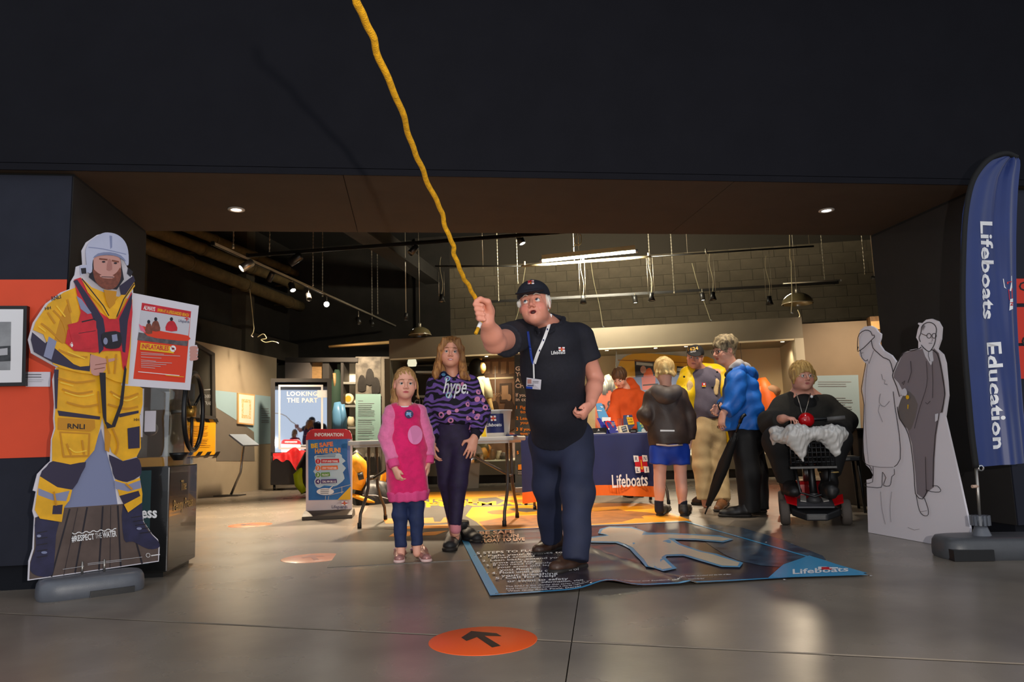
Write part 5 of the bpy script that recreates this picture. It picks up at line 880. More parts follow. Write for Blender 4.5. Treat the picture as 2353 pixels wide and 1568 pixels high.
MB_end = thing('track_tip', T3[1], 'pale extension bar at the right end of the case track', 'lighting track', 'ceiling tracks'); d3_ = (T3[1]-T3[0])/np.linalg.norm(T3[1]-T3[0]); MB().tube([T3[1]-d3_*.9+np.array([0,0,.03]), T3[1]+d3_*.05+np.array([0,0,.03])], .016, 8).build('bar', M_TRK, MB_end); MB().tube([T3[1]+d3_*.05+np.array([0,0,.03]), T3[1]+d3_*.06+np.array([0,0,.03])], .018, 8).build('bar_cap', M_LGREY, MB_end)
V_ = lambda *a: np.array(a, float)
def spothead(px, py, v, aim, lab, m=None, lit=None, size=1.0, zt=3.2, silver=False):
    c = WU(px, py, -4.35) if v == 'T1' else WV(px, py, v); a = np.array(aim, float); a /= np.linalg.norm(a); t = thing('spotlight', c, lab, 'spotlight', 'track spotlights'); L = .07*size; r = .042*size
    MB().lathe([(.0001,-L),(r*.85,-L),(r,-L*.85),(r,L),(r*.88,L),(r*.86,L*.8)], c, a, 18).build('can', m or M_HEADB, t); MB().lathe([(.0001,L*.82),(r*.86,L*.82)], c, a, 18).build('lens', lit or mat('dark_lens', S(60,55,48), .2), t)
    MB().tube([c, V_(c[0],c[1],max(c[2]+.06,zt))], .007, 8).build('stem', M_TRK, t); return c
dn = (0.1,-.2,-1)
spothead(567,610,'T1',(-.9,-.5,-.75),'silver spotlight shining left near the start of the silver track',M_STEEL,M_LIT,1.3); spothead(679,596,-3.5,(-.8,.2,-.5),'unlit black spotlight on the crossing track',None,None,1.3); spothead(622,636,'T1',(-.5,.5,-.8),'unlit dark spotlight second along the silver track'); spothead(671,660,'T1',(.3,-.5,-.8),'lit black spotlight midway along the silver track',None,M_LITS,1.1); spothead(709,682,'T1',(.2,-.6,-.7),'unlit bracketed spotlight on the silver track before the dazzling one')
cL = spothead(751,699,'T1',(.05,-1,-.25),'dazzling lit spotlight facing the camera on the silver track',None,M_LIT,1.2); spothead(824,737,'T1',(.3,-.4,-.8),'dark tilted spotlight near the far end of the silver track'); spothead(855,742,'T1',(.3,-.4,-.8),'dark spotlight last on the silver track')
spothead(950,575,-3.5,(-.6,-.3,-.7),'black spotlight on the crossing track left of the rope'); spothead(933,728,0,(0,0,-1),'small lit spotlight hanging above the left end of the case',None,M_LITS,.9,HC); spothead(1196,550,-2.2,(.3,-.3,-.9),'black spotlight hanging high behind the throwing man',None,M_LITS,1.2,HC)
for i, (x, y) in enumerate(((1459,688),(1614,682))): spothead(x, y, .8, (.05,-.1,-1), ('lit black spotlight on the case track left of the grey-haired visitor', 'lit black spotlight on the case track above the grey-haired visitor')[i], None, M_LITS, 1.0)
spothead(2010,640,-.6,(.1,-.9,-.4),'small bright spotlight beside the right pier',None,M_LIT,.8,HC)
for i, (x, y, v) in enumerate(((1015,685,-.7),(1340,688,-.7),(1497,682,-.7),(1638,680,-.7),(1768,690,-.7))):
    c = WV(x, y, v); t = thing('hanging_projector', c, ('far left', 'second', 'third', 'fourth', 'rightmost')[i]+' conical black projector lamp hanging on twin cords', 'spotlight', 'conical projector lamps'); MB().lathe([(.0001,.06),(.035,.06),(.035,0),(.06,-.07),(.052,-.07),(.03,-.005),(.0001,-.005)], c, (0,0,1), 18).build('shade', M_HEADB, t); MB().lathe([(.0001,-.03),(.028,-.03),(.04,-.06)], c, (0,0,1), 14).build('reflector', M_STEEL, t)
    zb_ = WV(x, 612-(x-1200)*.0687, -.7)[2]
    for s in (-.045,.045): MB().tube([c+E1*s+np.array([0,0,.03]), V_(*(c+E1*s)[:2],zb_)], .003, 5).build('cord', M_CHAIN, t)
    cab = [c+E1*(.02*math.sin(k*.9))+np.array([0,0,.06+.09*k]) for k in range(8)]; MB().tube(smooth_poly(cab, 4, False), .004, 5).build('cable', mat('pale_cable', S(200,188,150), .6), t)
def chain(px, y0, y1, v, lab):
    a, b = WV(px, y1, v), WV(px, y1, v).copy(); top = WV(px, y0, v); b[2] = HC; n = int((b[2]-a[2])/.03); t = thing('chain', a, lab, 'chain', 'suspension chains'); pts = []; rs = []
    for k in range(n+1): pts.append(a+np.array([0,0,(b[2]-a[2])*k/n])); rs.append(.011 if k % 2 else .005)
    MB().tube(pts, rs, 5, smooth=False).build('links', M_CHAIN, t, kind='stuff'); MB().tube([a-np.array([0,0,.02]), a+np.array([0,0,.02])], .014, 8).build('hook', M_CHAIN, t)
for px, y0, y1, v, nm in ((536,533,568,-3.9,'near the front end of the silver track'),(619,533,585,-3.4,'at the start of the crossing track'),(719,533,656,-.4,'left of two chains before the dazzling spotlight'),(741,533,680,-.1,'right of two chains above the dazzling spotlight'),(855,533,722,1.9,'left of two chains at the far end of the silver track'),(868,533,720,2.3,'right of two chains at the far end of the silver track'),(1146,538,690,.75,'left of the throwing man\u2019s cap'),(1190,565,650,.3,'just above the throwing man\u2019s cap'),(1497,538,672,.8,'right of the fluorescent tube'),(1549,538,672,.85,'second right of the fluorescent tube'),(1896,538,650,.95,'above the seated woman, at the bar end'),(1988,538,628,-.6,'nearest the right pier')): chain(px, y0, y1, v, 'steel suspension chain '+nm)
# fluorescent batten
fa, fb_ = WV(1246,600,-1.0), WV(1460,578,-1.0); dF = (fb_-fa)/np.linalg.norm(fb_-fa); fx = thing('fluorescent_batten', (fa+fb_)/2, 'long lit fluorescent batten hanging above the throwing man', 'light'); up = np.cross(E2*-1, dF); up = up if up[2] > 0 else -up
MB().obox((fa+fb_)/2+up*.05, [dF,E2,up], [np.linalg.norm(fb_-fa)/2,.05,.035]).build('body', mat('batten_cream', S(196,184,140), .5), fx); MB().tube([fa, fb_], .022, 12).build('tube', mat('lit_tube', (1,1,1), .4, emit=(1,.98,.8), es=22), fx)
for q in (fa-dF*.02, fb_+dF*.02): MB().tube([q-dF*.02, q+dF*.02], .03, 10).build('lamp_holder', M_LGREY, fx)
MB().tube([WV(1330,575,-1.0)+np.array([0,0,.0]), V_(*WV(1330,575,-1.0)[:2],HC)], .004, 5).build('hanger', M_CHAIN, fx)
ba_, bb_ = WV(1200,612,-.7), WV(1870,566,-.7); cb_ = thing('conduit_bar', (ba_+bb_)/2, 'pale conduit bar running level below the fluorescent batten', 'conduit'); MB().tube([ba_, WV(1495,590,-.7)], .022, 10).build('bar', mat('conduit_cream', S(176,164,130), .5), cb_); MB().tube([WV(1495,590,-.7), bb_], .014, 8).build('dark_bar', M_TRKB, cb_); MB().tube([ba_, WV(1000,612,-.7)], .014, 8).build('dark_bar', M_TRKB, cb_)
for x in (1205,1340,1490,1622): q = WV(x, 604-(x-1200)*.068, -.7); MB().tube([q-np.array([0,0,.06]), q+np.array([0,0,.02])], .018, 8).build('joint', M_TRK, cb_)
for x in (1110,1320,1580,1860): q = WV(x, 612-(x-1200)*.0687, -.7); MB().tube([q, V_(q[0],q[1],HC)], .004, 5).build('hanger', M_CHAIN, cb_)
# pendant domes
for i, (x, y, v) in enumerate(((965,771,-.1),(1833,699,.1))):
    c = WV(x, y, v); t = thing('pendant_dome', c, ('smoky glass dome pendant above the girl with long hair', 'smoky glass dome pendant above the seated woman')[i], 'pendant lamp', 'dome pendants'); R_ = .19 if i == 0 else .24; pr = [(R_*math.cos(a), R_*.78*math.sin(a)) for a in np.linspace(0, math.pi/2-.05, 12)]
    MB().lathe(pr+[(.02,R_*.82)]+[(r*.97, z*.96) for r, z in reversed(pr)], c, n=32).build('dome', mat('smoky_dome', S(98,88,62), .18, spec=.6, coat=.3), t); MB().tube([c+np.array([0,0,R_*.78]), c+np.array([0,0,R_*.78+.06])], .025, 10).build('cap', M_TRK, t); MB().tube([c+np.array([0,0,R_*.8]), V_(c[0],c[1],HC)], .004, 5).build('cord', M_CHAIN, t); MB().lathe([(R_,0),(R_*1.03,.006),(R_,.012)], c, n=32).build('rim', M_TRK, t)
# loose cables on the dark walls
def cable(px, v, lab, m=None):
    P = [WV(x, y, v) for x, y in px]; t = thing('loose_cable', P[-1], lab, 'cable', 'loose cables'); MB().tube(smooth_poly(P, 6, False), .007, 6).build('cable_run', m or mat('pale_cable'), t); MB().tube([P[-1], P[-1]+np.array([.03,0,-.02])], .011, 6).build('cable_end', M_LGREY, t)
cable([(574,665),(578,700),(582,740),(583,760),(577,772)], -1.4, 'pale cable dropping from the pipes down the left wall'); cable([(592,775),(605,768),(612,778),(600,781),(610,787),(625,785),(636,787)], -1.2, 'tangle of pale cable on the ledge above the left partition')
cable([(1325,538),(1320,560),(1333,562),(1336,545),(1331,538)], -1.0, 'looped pale cable hanging under the soffit'); cable([(1325,560),(1316,570),(1313,582)], -1.0, 'short pale cable tail above the fluorescent batten'); cable([(1812,300),(1815,570),(1818,600),(1819,640),(1820,690),(1818,718)], -.3, 'straight pale cable passing before the right dome'); cable([(1833,712),(1838,725),(1835,731)], .2, 'curled pale flex below the right dome')
cable([(1358,605),(1365,650),(1377,700),(1385,750)], 2.9, 'thin slanting conduit on the back wall right of the cap'); cable([(1590,605),(1605,660),(1620,700),(1632,735)], 2.9, 'slanting pale conduit on the back wall above the grey-haired visitor'); cable([(1208,610),(1200,660),(1190,720),(1178,750)], 2.9, 'slanting pale conduit on the back wall left of the cap')
lb = thing('ceiling_beam', BF(-3.3,0,4), 'dark steel roof beam slanting above the silver track', 'beam'); MB().obox((WV(860,540,-1.5)+WV(965,615,1.5))/2, [((WV(965,615,1.5)-WV(860,540,-1.5))/np.linalg.norm(WV(965,615,1.5)-WV(860,540,-1.5))), E1, (0,0,1)], [2.6,.10,.14]).build('web', M_DARK, lb); MB().obox((WV(860,540,-1.5)+WV(965,615,1.5))/2-np.array([0,0,.15]), [((WV(965,615,1.5)-WV(860,540,-1.5))/np.linalg.norm(WV(965,615,1.5)-WV(860,540,-1.5))), E1, (0,0,1)], [2.6,.16,.015]).build('flange', M_DARK, lb)
wd_b = thing('timber_ledge', WV(820,795,1.1), 'thin pale timber batten along the dark wall above the wardrobe', 'batten'); MB().tube([WV(756,797,1.1), WV(896,787,1.1)], .03, 4).build('batten', mat('pale_batten'), wd_b); MB().tube([WV(640,838,1.3), WV(900,822,1.3)], .02, 4).build('lower_batten', M_GRAPH, wd_b)
# ================================================================ thrown rope
rp_ = [(815,-40,1.62),(822,5,1.68),(846,62,1.8),(868,122,1.92),(905,212,2.12),(935,292,2.34),(953,350,2.5),(976,402,2.66),(1003,462,2.82),(1018,498,2.92),(1030,540,3.0),(1042,566,3.06),(1047,596,3.12),(1062,630,3.2),(1071,648,3.26),(1086,674,3.33),(1098,694,3.36),(1106,720,3.36)]
ropem = mat('yellow_rope', S(232,170,12), .7, nz=.2, ns=60, bump=.5, bs=220)
rope = thing('throw_rope', WY(1106,720,3.36), 'yellow braided throw rope flying from the man\u2019s hand towards the camera', 'rope')
MB().tube([p+C_R*.0045*math.sin(i*.75)*math.sin(i*.23+1) for i, p in enumerate(smooth_poly([WY(*q) for q in rp_], 6, False))], .0098, 10).build('rope_line', ropem, rope)
tail = [WY(1108,730,3.36), WY(1104,742,3.35), WY(1099,754,3.34), WY(1093,767,3.33)]; MB().tube(tail[:2], .0085, 8).build('rope_tail', ropem, rope); MB().tube([tail[1], tail[2]], .0088, 8).build('white_whipping', M_WP, rope); MB().tube([tail[2], tail[3]], .0085, 8).build('rope_tail', ropem, rope)
# ================================================================ figures: signed-distance bodies meshed by surface nets
from mathutils.bvhtree import BVHTree
V = lambda *a: np.array(a, float)
def nrm(a): a = np.array(a, float); return a/(np.linalg.norm(a)+1e-12)
class Field:
    def __init__(s, res=.008, zones=()): s.p = []; s.res = res; s.zones = list(zones); s.lo = V(9e9,9e9,9e9); s.hi = -s.lo
    def _add(s, fn, lo, hi, k, op):
        s.p.append((fn, np.array(lo), np.array(hi), k, op))
        if op == 'u': s.lo = np.minimum(s.lo, lo); s.hi = np.maximum(s.hi, hi)
        return s
    def cone(s, a, b, ra, rb, k=.015, op='u', sq=None, capb=None, capa=None):
        a = np.array(a, float); b = np.array(b, float); ab = b-a; L2 = ab@ab+1e-12; d0 = ab/math.sqrt(L2)
        m = max(ra, rb)*(max(1, sq[1]) if sq else 1)
        def fn(X, Y, Z):
            px, py, pz = X-a[0], Y-a[1], Z-a[2]; t = np.clip((px*ab[0]+py*ab[1]+pz*ab[2])/L2, 0, 1)
            qx, qy, qz = px-t*ab[0], py-t*ab[1], pz-t*ab[2]
            if sq:
                n, f = sq; c = (qx*n[0]+qy*n[1]+qz*n[2])*(1/f-1); qx, qy, qz = qx+c*n[0], qy+c*n[1], qz+c*n[2]
            d = np.sqrt(qx*qx+qy*qy+qz*qz)-(ra+(rb-ra)*t)
            if capb is not None: d = np.maximum(d, (X-b[0])*d0[0]+(Y-b[1])*d0[1]+(Z-b[2])*d0[2]-capb)
            if capa is not None: d = np.maximum(d, -((X-a[0])*d0[0]+(Y-a[1])*d0[1]+(Z-a[2])*d0[2])-capa)
            return d
        return s._add(fn, np.minimum(a, b)-m, np.maximum(a, b)+m, k, op)
    def chain(s, pts, rs, k=.015, sq=None, capb=None, capa=None):
        for i in range(len(pts)-1): s.cone(pts[i], pts[i+1], rs[i], rs[i+1], k, 'u', sq, capb if i == len(pts)-2 else None, capa if i == 0 else None)
        return s
    def ell(s, c, r, k=.015, op='u', ax=None):
        c = np.array(c, float); r = np.array(r, float); A = np.eye(3) if ax is None else np.array(ax, float); m = max(r)
        def fn(X, Y, Z):
            x, y, z = X-c[0], Y-c[1], Z-c[2]
            l = [(x*A[i][0]+y*A[i][1]+z*A[i][2]) for i in range(3)]
            k0 = np.sqrt(sum((l[i]/r[i])**2 for i in range(3)))+1e-9; k1 = np.sqrt(sum((l[i]/r[i]**2)**2 for i in range(3)))+1e-9
            return k0*(k0-1)/k1
        return s._add(fn, c-m, c+m, k, op)
    def cut(s, P, n, lo=None, hi=None, k=.004):       # remove where (p-P).n > 0, optionally only inside a box
        P = np.array(P, float); n = nrm(n)
        return s._add(lambda X, Y, Z: -((X-P[0])*n[0]+(Y-P[1])*n[1]+(Z-P[2])*n[2]), s.lo-1 if lo is None else lo, s.hi+1 if hi is None else hi, k, 's')
    def axis(s, i, lo, hi):
        x = lo; out = []
        while x < hi:
            out.append(x); r = s.res
            for zl, zh, zr in s.zones:
                if zl[i]-zr <= x <= zh[i]: r = min(r, zr)
            x += r
        out += [x, x+s.res]; return np.array(out)
    def mesh(s, smooth=1):
        lo = s.lo-3*s.res; hi = s.hi+3*s.res; ax = [s.axis(i, lo[i], hi[i]) for i in range(3)]
        F = np.full([len(a) for a in ax], .5, np.float32)
        for fn, l, h, k, op in s.p:
            m = k+3*s.res; sl = []
            for i in range(3):
                a = max(0, np.searchsorted(ax[i], l[i]-m)-1); b = min(len(ax[i]), np.searchsorted(ax[i], h[i]+m)+1); sl.append(slice(a, b))
            if any(q.stop <= q.start for q in sl): continue
            X = ax[0][sl[0]][:,None,None]; Y = ax[1][sl[1]][None,:,None]; Z = ax[2][sl[2]][None,None,:]
            d = np.broadcast_to(fn(X, Y, Z), [q.stop-q.start for q in sl]).astype(np.float32); A = F[sl[0],sl[1],sl[2]]
            if op == 'u': hh = np.clip(.5+.5*(A-d)/k, 0, 1); F[sl[0],sl[1],sl[2]] = A+(d-A)*hh-k*hh*(1-hh)
            else: d = -d; hh = np.clip(.5-.5*(A-d)/k, 0, 1); F[sl[0],sl[1],sl[2]] = A+(d-A)*hh+k*hh*(1-hh)
        return surfnet(F, ax, smooth)
def surfnet(F, ax, smooth=1):
    S_ = F < 0; a = S_[:-1,:-1,:-1].astype(np.int8)
    cnt = np.zeros_like(a)
    for i in (0,1):
        for j in (0,1):
            for k in (0,1): cnt += S_[i:S_.shape[0]-1+i, j:S_.shape[1]-1+j, k:S_.shape[2]-1+k]
    act = np.argwhere((cnt > 0) & (cnt < 8)); idx = -np.ones(cnt.shape, np.int32); idx[act[:,0],act[:,1],act[:,2]] = np.arange(len(act))
    pos = np.zeros((len(act),3)); num = np.zeros(len(act)); co = [(i,j,k) for i in (0,1) for j in (0,1) for k in (0,1)]
    cv = {c: F[act[:,0]+c[0], act[:,1]+c[1], act[:,2]+c[2]] for c in co}
    cp = {c: np.stack([ax[d][act[:,d]+c[d]] for d in range(3)], 1) for c in co}
    for c in co:
        for d in range(3):
            if c[d] == 0:
                e = list(c); e[d] = 1; e = tuple(e); x, y = cv[c], cv[e]; m = (x < 0) != (y < 0); t = np.where(m, x/(x-y+1e-20), 0)[:,None]
                pos += np.where(m[:,None], cp[c]+(cp[e]-cp[c])*t, 0); num += m
    pos /= num[:,None]; quads = []
    for d in range(3):
        o1, o2 = (d+1) % 3, (d+2) % 3; n = F.shape
        s0 = [slice(0,q) for q in n]; s1 = [slice(0,q) for q in n]; s0[d] = slice(0,n[d]-1); s1[d] = slice(1,n[d])
        A, B = S_[tuple(s0)], S_[tuple(s1)]; ch = np.argwhere(A != B); ch = ch[(ch[:,o1] > 0) & (ch[:,o2] > 0) & (ch[:,o1] < n[o1]-1) & (ch[:,o2] < n[o2]-1)]
        def ci(x, y): q = ch.copy(); q[:,o1] -= x; q[:,o2] -= y; return idx[q[:,0],q[:,1],q[:,2]]
        Q = np.stack([ci(1,1), ci(0,1), ci(0,0), ci(1,0)], 1); fl = ~A[ch[:,0],ch[:,1],ch[:,2]]; Q[fl] = Q[fl][:,::-1]; quads.append(Q)
    Q = np.concatenate(quads); Q = Q[(Q >= 0).all(1)]
    E = np.concatenate([Q[:,[0,1]],Q[:,[1,2]],Q[:,[2,3]],Q[:,[3,0]]])
    for _ in range(smooth):
        acc = np.zeros_like(pos); n = np.zeros(len(pos)); np.add.at(acc, E[:,0], pos[E[:,1]]); np.add.at(acc, E[:,1], pos[E[:,0]]); np.add.at(n, E[:,0], 1); np.add.at(n, E[:,1], 1)
        pos = pos*.5+.5*acc/np.maximum(n,1)[:,None]
    return pos, Q
def vnormals(v, q):
    fn = np.cross(v[q[:,2]]-v[q[:,0]], v[q[:,3]]-v[q[:,1]]); n = np.zeros_like(v)
    for i in range(4): np.add.at(n, q[:,i], fn)
    return n/(np.linalg.norm(n, axis=1)[:,None]+1e-12)
SURF = {}
def sdf_obj(name, f, m, parent=None, disp=None, colfn=None, smooth=1, **kw):
    v, q = f.mesh(smooth) if isinstance(f, Field) else f
    if disp is not None: n = vnormals(v, q); v = v+n*disp(v, n)[:,None]
    me = bpy.data.meshes.new(name); me.vertices.add(len(v)); me.vertices.foreach_set('co', v.astype(np.float32).ravel()); me.loops.add(len(q)*4); me.loops.foreach_set('vertex_index', q.astype(np.int32).ravel())
    me.polygons.add(len(q)); me.polygons.foreach_set('loop_start', np.arange(0, len(q)*4, 4, dtype=np.int32)); me.polygons.foreach_set('use_smooth', np.ones(len(q), bool)); me.update(calc_edges=True); me.validate()
    for x in (m if isinstance(m, (list, tuple)) else [m]): me.materials.append(x)
    if colfn is not None:
        c = colfn(v); at = me.color_attributes.new('Col', 'FLOAT_COLOR', 'POINT'); at.data.foreach_set('color', np.c_[c, np.ones(len(c))].astype(np.float32).ravel())
    o = obj(name, me, parent, **kw); SURF[o.name] = (v, q); return o
def folds(amp, *waves):      # soft cloth creases: (direction, frequency, phase)
    def d(v, n):
        out = np.zeros(len(v))
        for (dr, fr, ph) in waves:
            w = v@np.array(dr, float)*fr+ph; out += np.sin(w+1.3*np.sin(v@np.array([dr[2], dr[0], dr[1]])*fr*.37+ph*2))
        return amp*out/len(waves)
    return d
def bvh(*obs):
    vs = []; fs = []
    for o in obs:
        v, q = SURF[o.name]; fs += [tuple(int(i)+len(vs) for i in r) for r in q]; vs += [tuple(x) for x in v]
    return BVHTree.FromPolygons(vs, fs)
def hug(tree, fallback, off=.003):
    def fn(x, y):
        d = nrm(ray(x, y)); h = tree.ray_cast(Vector(C_O), Vector(d))
        if h[0] is None: return np.array(WY(x, y, fallback))
        return np.array(h[0])-d*off
    return fn
def attr_mat(name, rough=.5, sss=.0, bump=.0, bs=200):
    if name in MATS: return MATS[name]
    m = bpy.data.materials.new(name); m.use_nodes = True; nt = m.node_tree; b = nt.nodes['Principled BSDF']; a = nt.nodes.new('ShaderNodeAttribute'); a.attribute_name = 'Col'
    n = nt.nodes.new('ShaderNodeTexNoise'); n.inputs['Scale'].default_value = 45; mx = nt.nodes.new('ShaderNodeMix'); mx.data_type = 'RGBA'; mx.blend_type = 'MULTIPLY'; mx.inputs[0].default_value = .25
    nt.links.new(a.outputs['Color'], mx.inputs[6]); nt.links.new(n.outputs['Color'], mx.inputs[7]); nt.links.new(mx.outputs[2], b.inputs['Base Color']); nt.links.new(a.outputs['Color'], b.inputs['Base Color'])
    b.inputs['Roughness'].default_value = rough
    if sss: b.inputs['Subsurface Weight'].default_value = sss; b.inputs['Subsurface Radius'].default_value = (.01,.004,.002); b.inputs['Subsurface Scale'].default_value = .6
    MATS[name] = m; return m
M_SKIN = attr_mat('skin', .48, .12)
def frame(f, roll=0.):      # face direction -> (right-of-person, forward, up)
    f = nrm(f); u = np.array([0,0,1.]); r = nrm(np.cross(f, u)); u = np.cross(r, f)
    c, s_ = math.cos(roll), math.sin(roll); return np.array([c*r+s_*u, f, -s_*r+c*u])
class Head:
    """local axes: x = person's right, y = forward, z = up; origin between the ears; unit = 0.24 m head"""
    def __init__(s, c, f, roll=0., size=1.0): s.c = np.array(c, float); s.A = frame(f, roll); s.s = size
    def w(s, x, y, z): return s.c+s.s*(x*s.A[0]+y*s.A[1]+z*s.A[2])
    def L(s, v): return (v-s.c)@s.A.T/s.s
    def build(s, F, neck, nr=.055, mouth=.0, fat=1.0, smile=0., child=0., age=0.):
        w, k = s.w, s.s; A = s.A
        F.ell(w(0,-.018,.035), V(.077*(1+.03*child),.098,.092)*k, .02, ax=A); F.ell(w(0,.022,-.03), V(.064*fat,.070,.088-.008*child)*k, .03*k, ax=A)
        F.ell(w(0,.058,-.092+.01*child), V(.030*fat,.026,.022)*k, .03*k, ax=A)
        for q in (-1,1):
            F.ell(w(q*.040,.058,-.035), V(.028*fat,.026,.03)*k, .025*k, ax=A); F.ell(w(q*(.046-.006*child)*fat,.008,-.064+.006*child), V(.020,.042,.024)*k, .03*k, ax=A)
            F.cone(w(q*.012,.088,.020), w(q*.045,.076,.018), .010*k, .008*k, .014*k)
            F.ell(w(q*.0315,.107,.002), V(.019,.022,.0125)*k, .014*k, 's', ax=A)
            F.ell(w(q*.0795,-.008,-.004), V(.009,.020,.034)*k, .008*k, ax=A); F.ell(w(q*.086,-.002,.002), V(.006,.011,.018)*k, .006*k, 's', ax=A)
            F.ell(w(q*.013,.100,-.034), V(.0085,.010,.0075)*k, .006*k, ax=A)
        nl = 1-.3*child
        F.cone(w(0,.090,.012), w(0,.090+.024*nl,-.026), .0075*k, .0115*k, .010*k)
        F.cone(w(-.017,.086,-.0565+smile*.004), w(.017,.086,-.0565+smile*.004), .0065*k, .0065*k, .006*k); F.cone(w(-.014,.084,-.068), w(.014,.084,-.068), .0075*k, .0075*k, .007*k)
        if mouth: F.ell(w(0,.092,-.0625), V(.016,.02,.0055+.008*mouth)*k, .003*k, 's', ax=A)
        else: F.ell(w(0,.100,-.062), V(.022,.016,.0012)*k, .003*k, 's', ax=A)
        if age:
            for q in (-1,1): F.cone(w(q*.022,.098,-.030), w(q*.034,.080,-.066), .0022*k, .0022*k, .006*k, 's'); F.ell(w(q*.033,.082,-.018), V(.016,.012,.006)*k, .008*k, ax=A)
        F.cone(w(0,-.02,-.055), neck, nr*k*.98, nr*k*1.12, .03)
    def col(s, base, lips, blush, cheek=.5):
        base, lips, blush = map(np.array, (base, lips, blush))
        def fn(v):
            l = s.L(v); c = np.tile(base, (len(v),1)).astype(float); front = l[:,1] > .04
            def mixin(d, col, k):
                nonlocal c
                t = (np.clip(1-d, 0, 1)**1.0*k)[:,None]; c = c*(1-t)+col*t
            for q in (-1,1): mixin(np.sqrt(((l[:,0]-q*.042)/.035)**2+((l[:,2]+.032)/.03)**2+((l[:,1]-.07)/.06)**2), blush, cheek); mixin(np.sqrt(((l[:,0]-q*.082)/.02)**2+((l[:,2])/.04)**2+((l[:,1]+.005)/.04)**2), blush, .4)
            mixin(np.sqrt((l[:,0]/.02)**2+((l[:,2]+.028)/.02)**2+((l[:,1]-.11)/.03)**2), blush, .45)
            d = np.sqrt((l[:,0]/.023)**2+((l[:,2]+.062)/.011)**2+((l[:,1]-.088)/.03)**2); t = (np.clip((1.05-d)*5, 0, 1)*front)[:,None]; c = c*(1-t)+lips*t
            return c
        return fn
    def eyes(s, parent, iris, open_=1.0, look=(0,0)):
        ms = [mat('eye_white', S(232,226,220), .2, coat=.5), mat('iris_%d%d%d' % tuple(int(255*q) for q in iris), iris, .2, coat=.5), mat('pupil', (.004,.004,.004), .1)]
        fwd = nrm(s.A[1]+look[0]*s.A[0]+look[1]*s.A[2]); e = s.A[2]
        for q in (-1,1):
            c = s.w(q*.0315,.0770,.001); r = .0138*s.s; pr = [(r*math.sin(t), r*math.cos(t)) for t in (.0001,.24,.25,.56,.58,.8,1.2,1.6)]; o = MB()
            for i in range(len(pr)-1): o.lathe([pr[i], pr[i+1]], c, fwd, 18, 2 if i < 1 else 1 if i < 3 else 0)
            o.build('eye', ms, parent)
    def brows(s, parent, m, r=.0035, arch=.004, zz=.026):
        for q in (-1,1): MB().tube([s.w(q*x, y, z) for x, y, z in ((.014,.0965,zz-.003),(.028,.0935,zz+arch*.6),(.042,.083,zz+arch*.2),(.050,.073,zz-.004))], [r*.9*s.s,r*1.1*s.s,r*.9*s.s,r*.4*s.s], 8).build('eyebrow', m, parent)
    def lashes(s, parent, m, op=.0075):
        for q in (-1,1): MB().tube([s.w(q*x, y, z) for x, y, z in ((.0185,.0875,.002),(.0255,.0915,op*.8),(.0335,.0912,op),(.041,.0865,op*.6),(.0455,.080,.001))], .0013*s.s, 5).build('eyelid_line', m, parent)
def hand(F, wrist, d, palm, side, size=1., curl=.5, spread=.12, thumb=.6):
    """wrist point, direction to knuckles, palm normal, side vector towards the thumb"""
    d = nrm(d); pn = nrm(np.array(palm)-d*(np.array(palm)@d)); sd = np.cross(pn, d); sd = sd if sd@np.array(side) > 0 else -sd; k = size; w = np.array(wrist, float)
    kn = w+d*.085*k; F.cone(w, w+d*.03*k, .026*k, .032*k, .015, sq=(pn,.75)); F.cone(w+d*.03*k, kn-d*.012*k, .036*k, .040*k, .012, sq=(pn,.42))
    for i in range(4):
        o = (1.5-i)*.0195*k; b = kn+sd*o-d*(.004+.004*abs(i-1.2))*k; ln = (.040,.045,.042,.033)[i]*k; r = (.0092,.0095,.0090,.0080)[i]*k; dd = nrm(d+sd*spread*(1.5-i)*.5); p = b; a = curl*(.9+.08*i)
        for j in range(3):
            ang = a*(j+.6)*.75; v = dd*math.cos(ang)+pn*math.sin(ang); q = p+v*ln*(1,.62,.5)[j]; F.cone(p, q, r*(1-.08*j), r*(.92-.08*j), .005); p = q
    t0 = w+d*.028*k+sd*.026*k; t1 = t0+(d*.55+sd*(.75*thumb+.1)+pn*.35)*.040*k; t2 = t1+(d*.85+sd*.15*thumb+pn*.4)*.034*k; F.cone(t0, t1, .0135*k, .0115*k, .012); F.cone(t1, t2, .0108*k, .0088*k, .005)
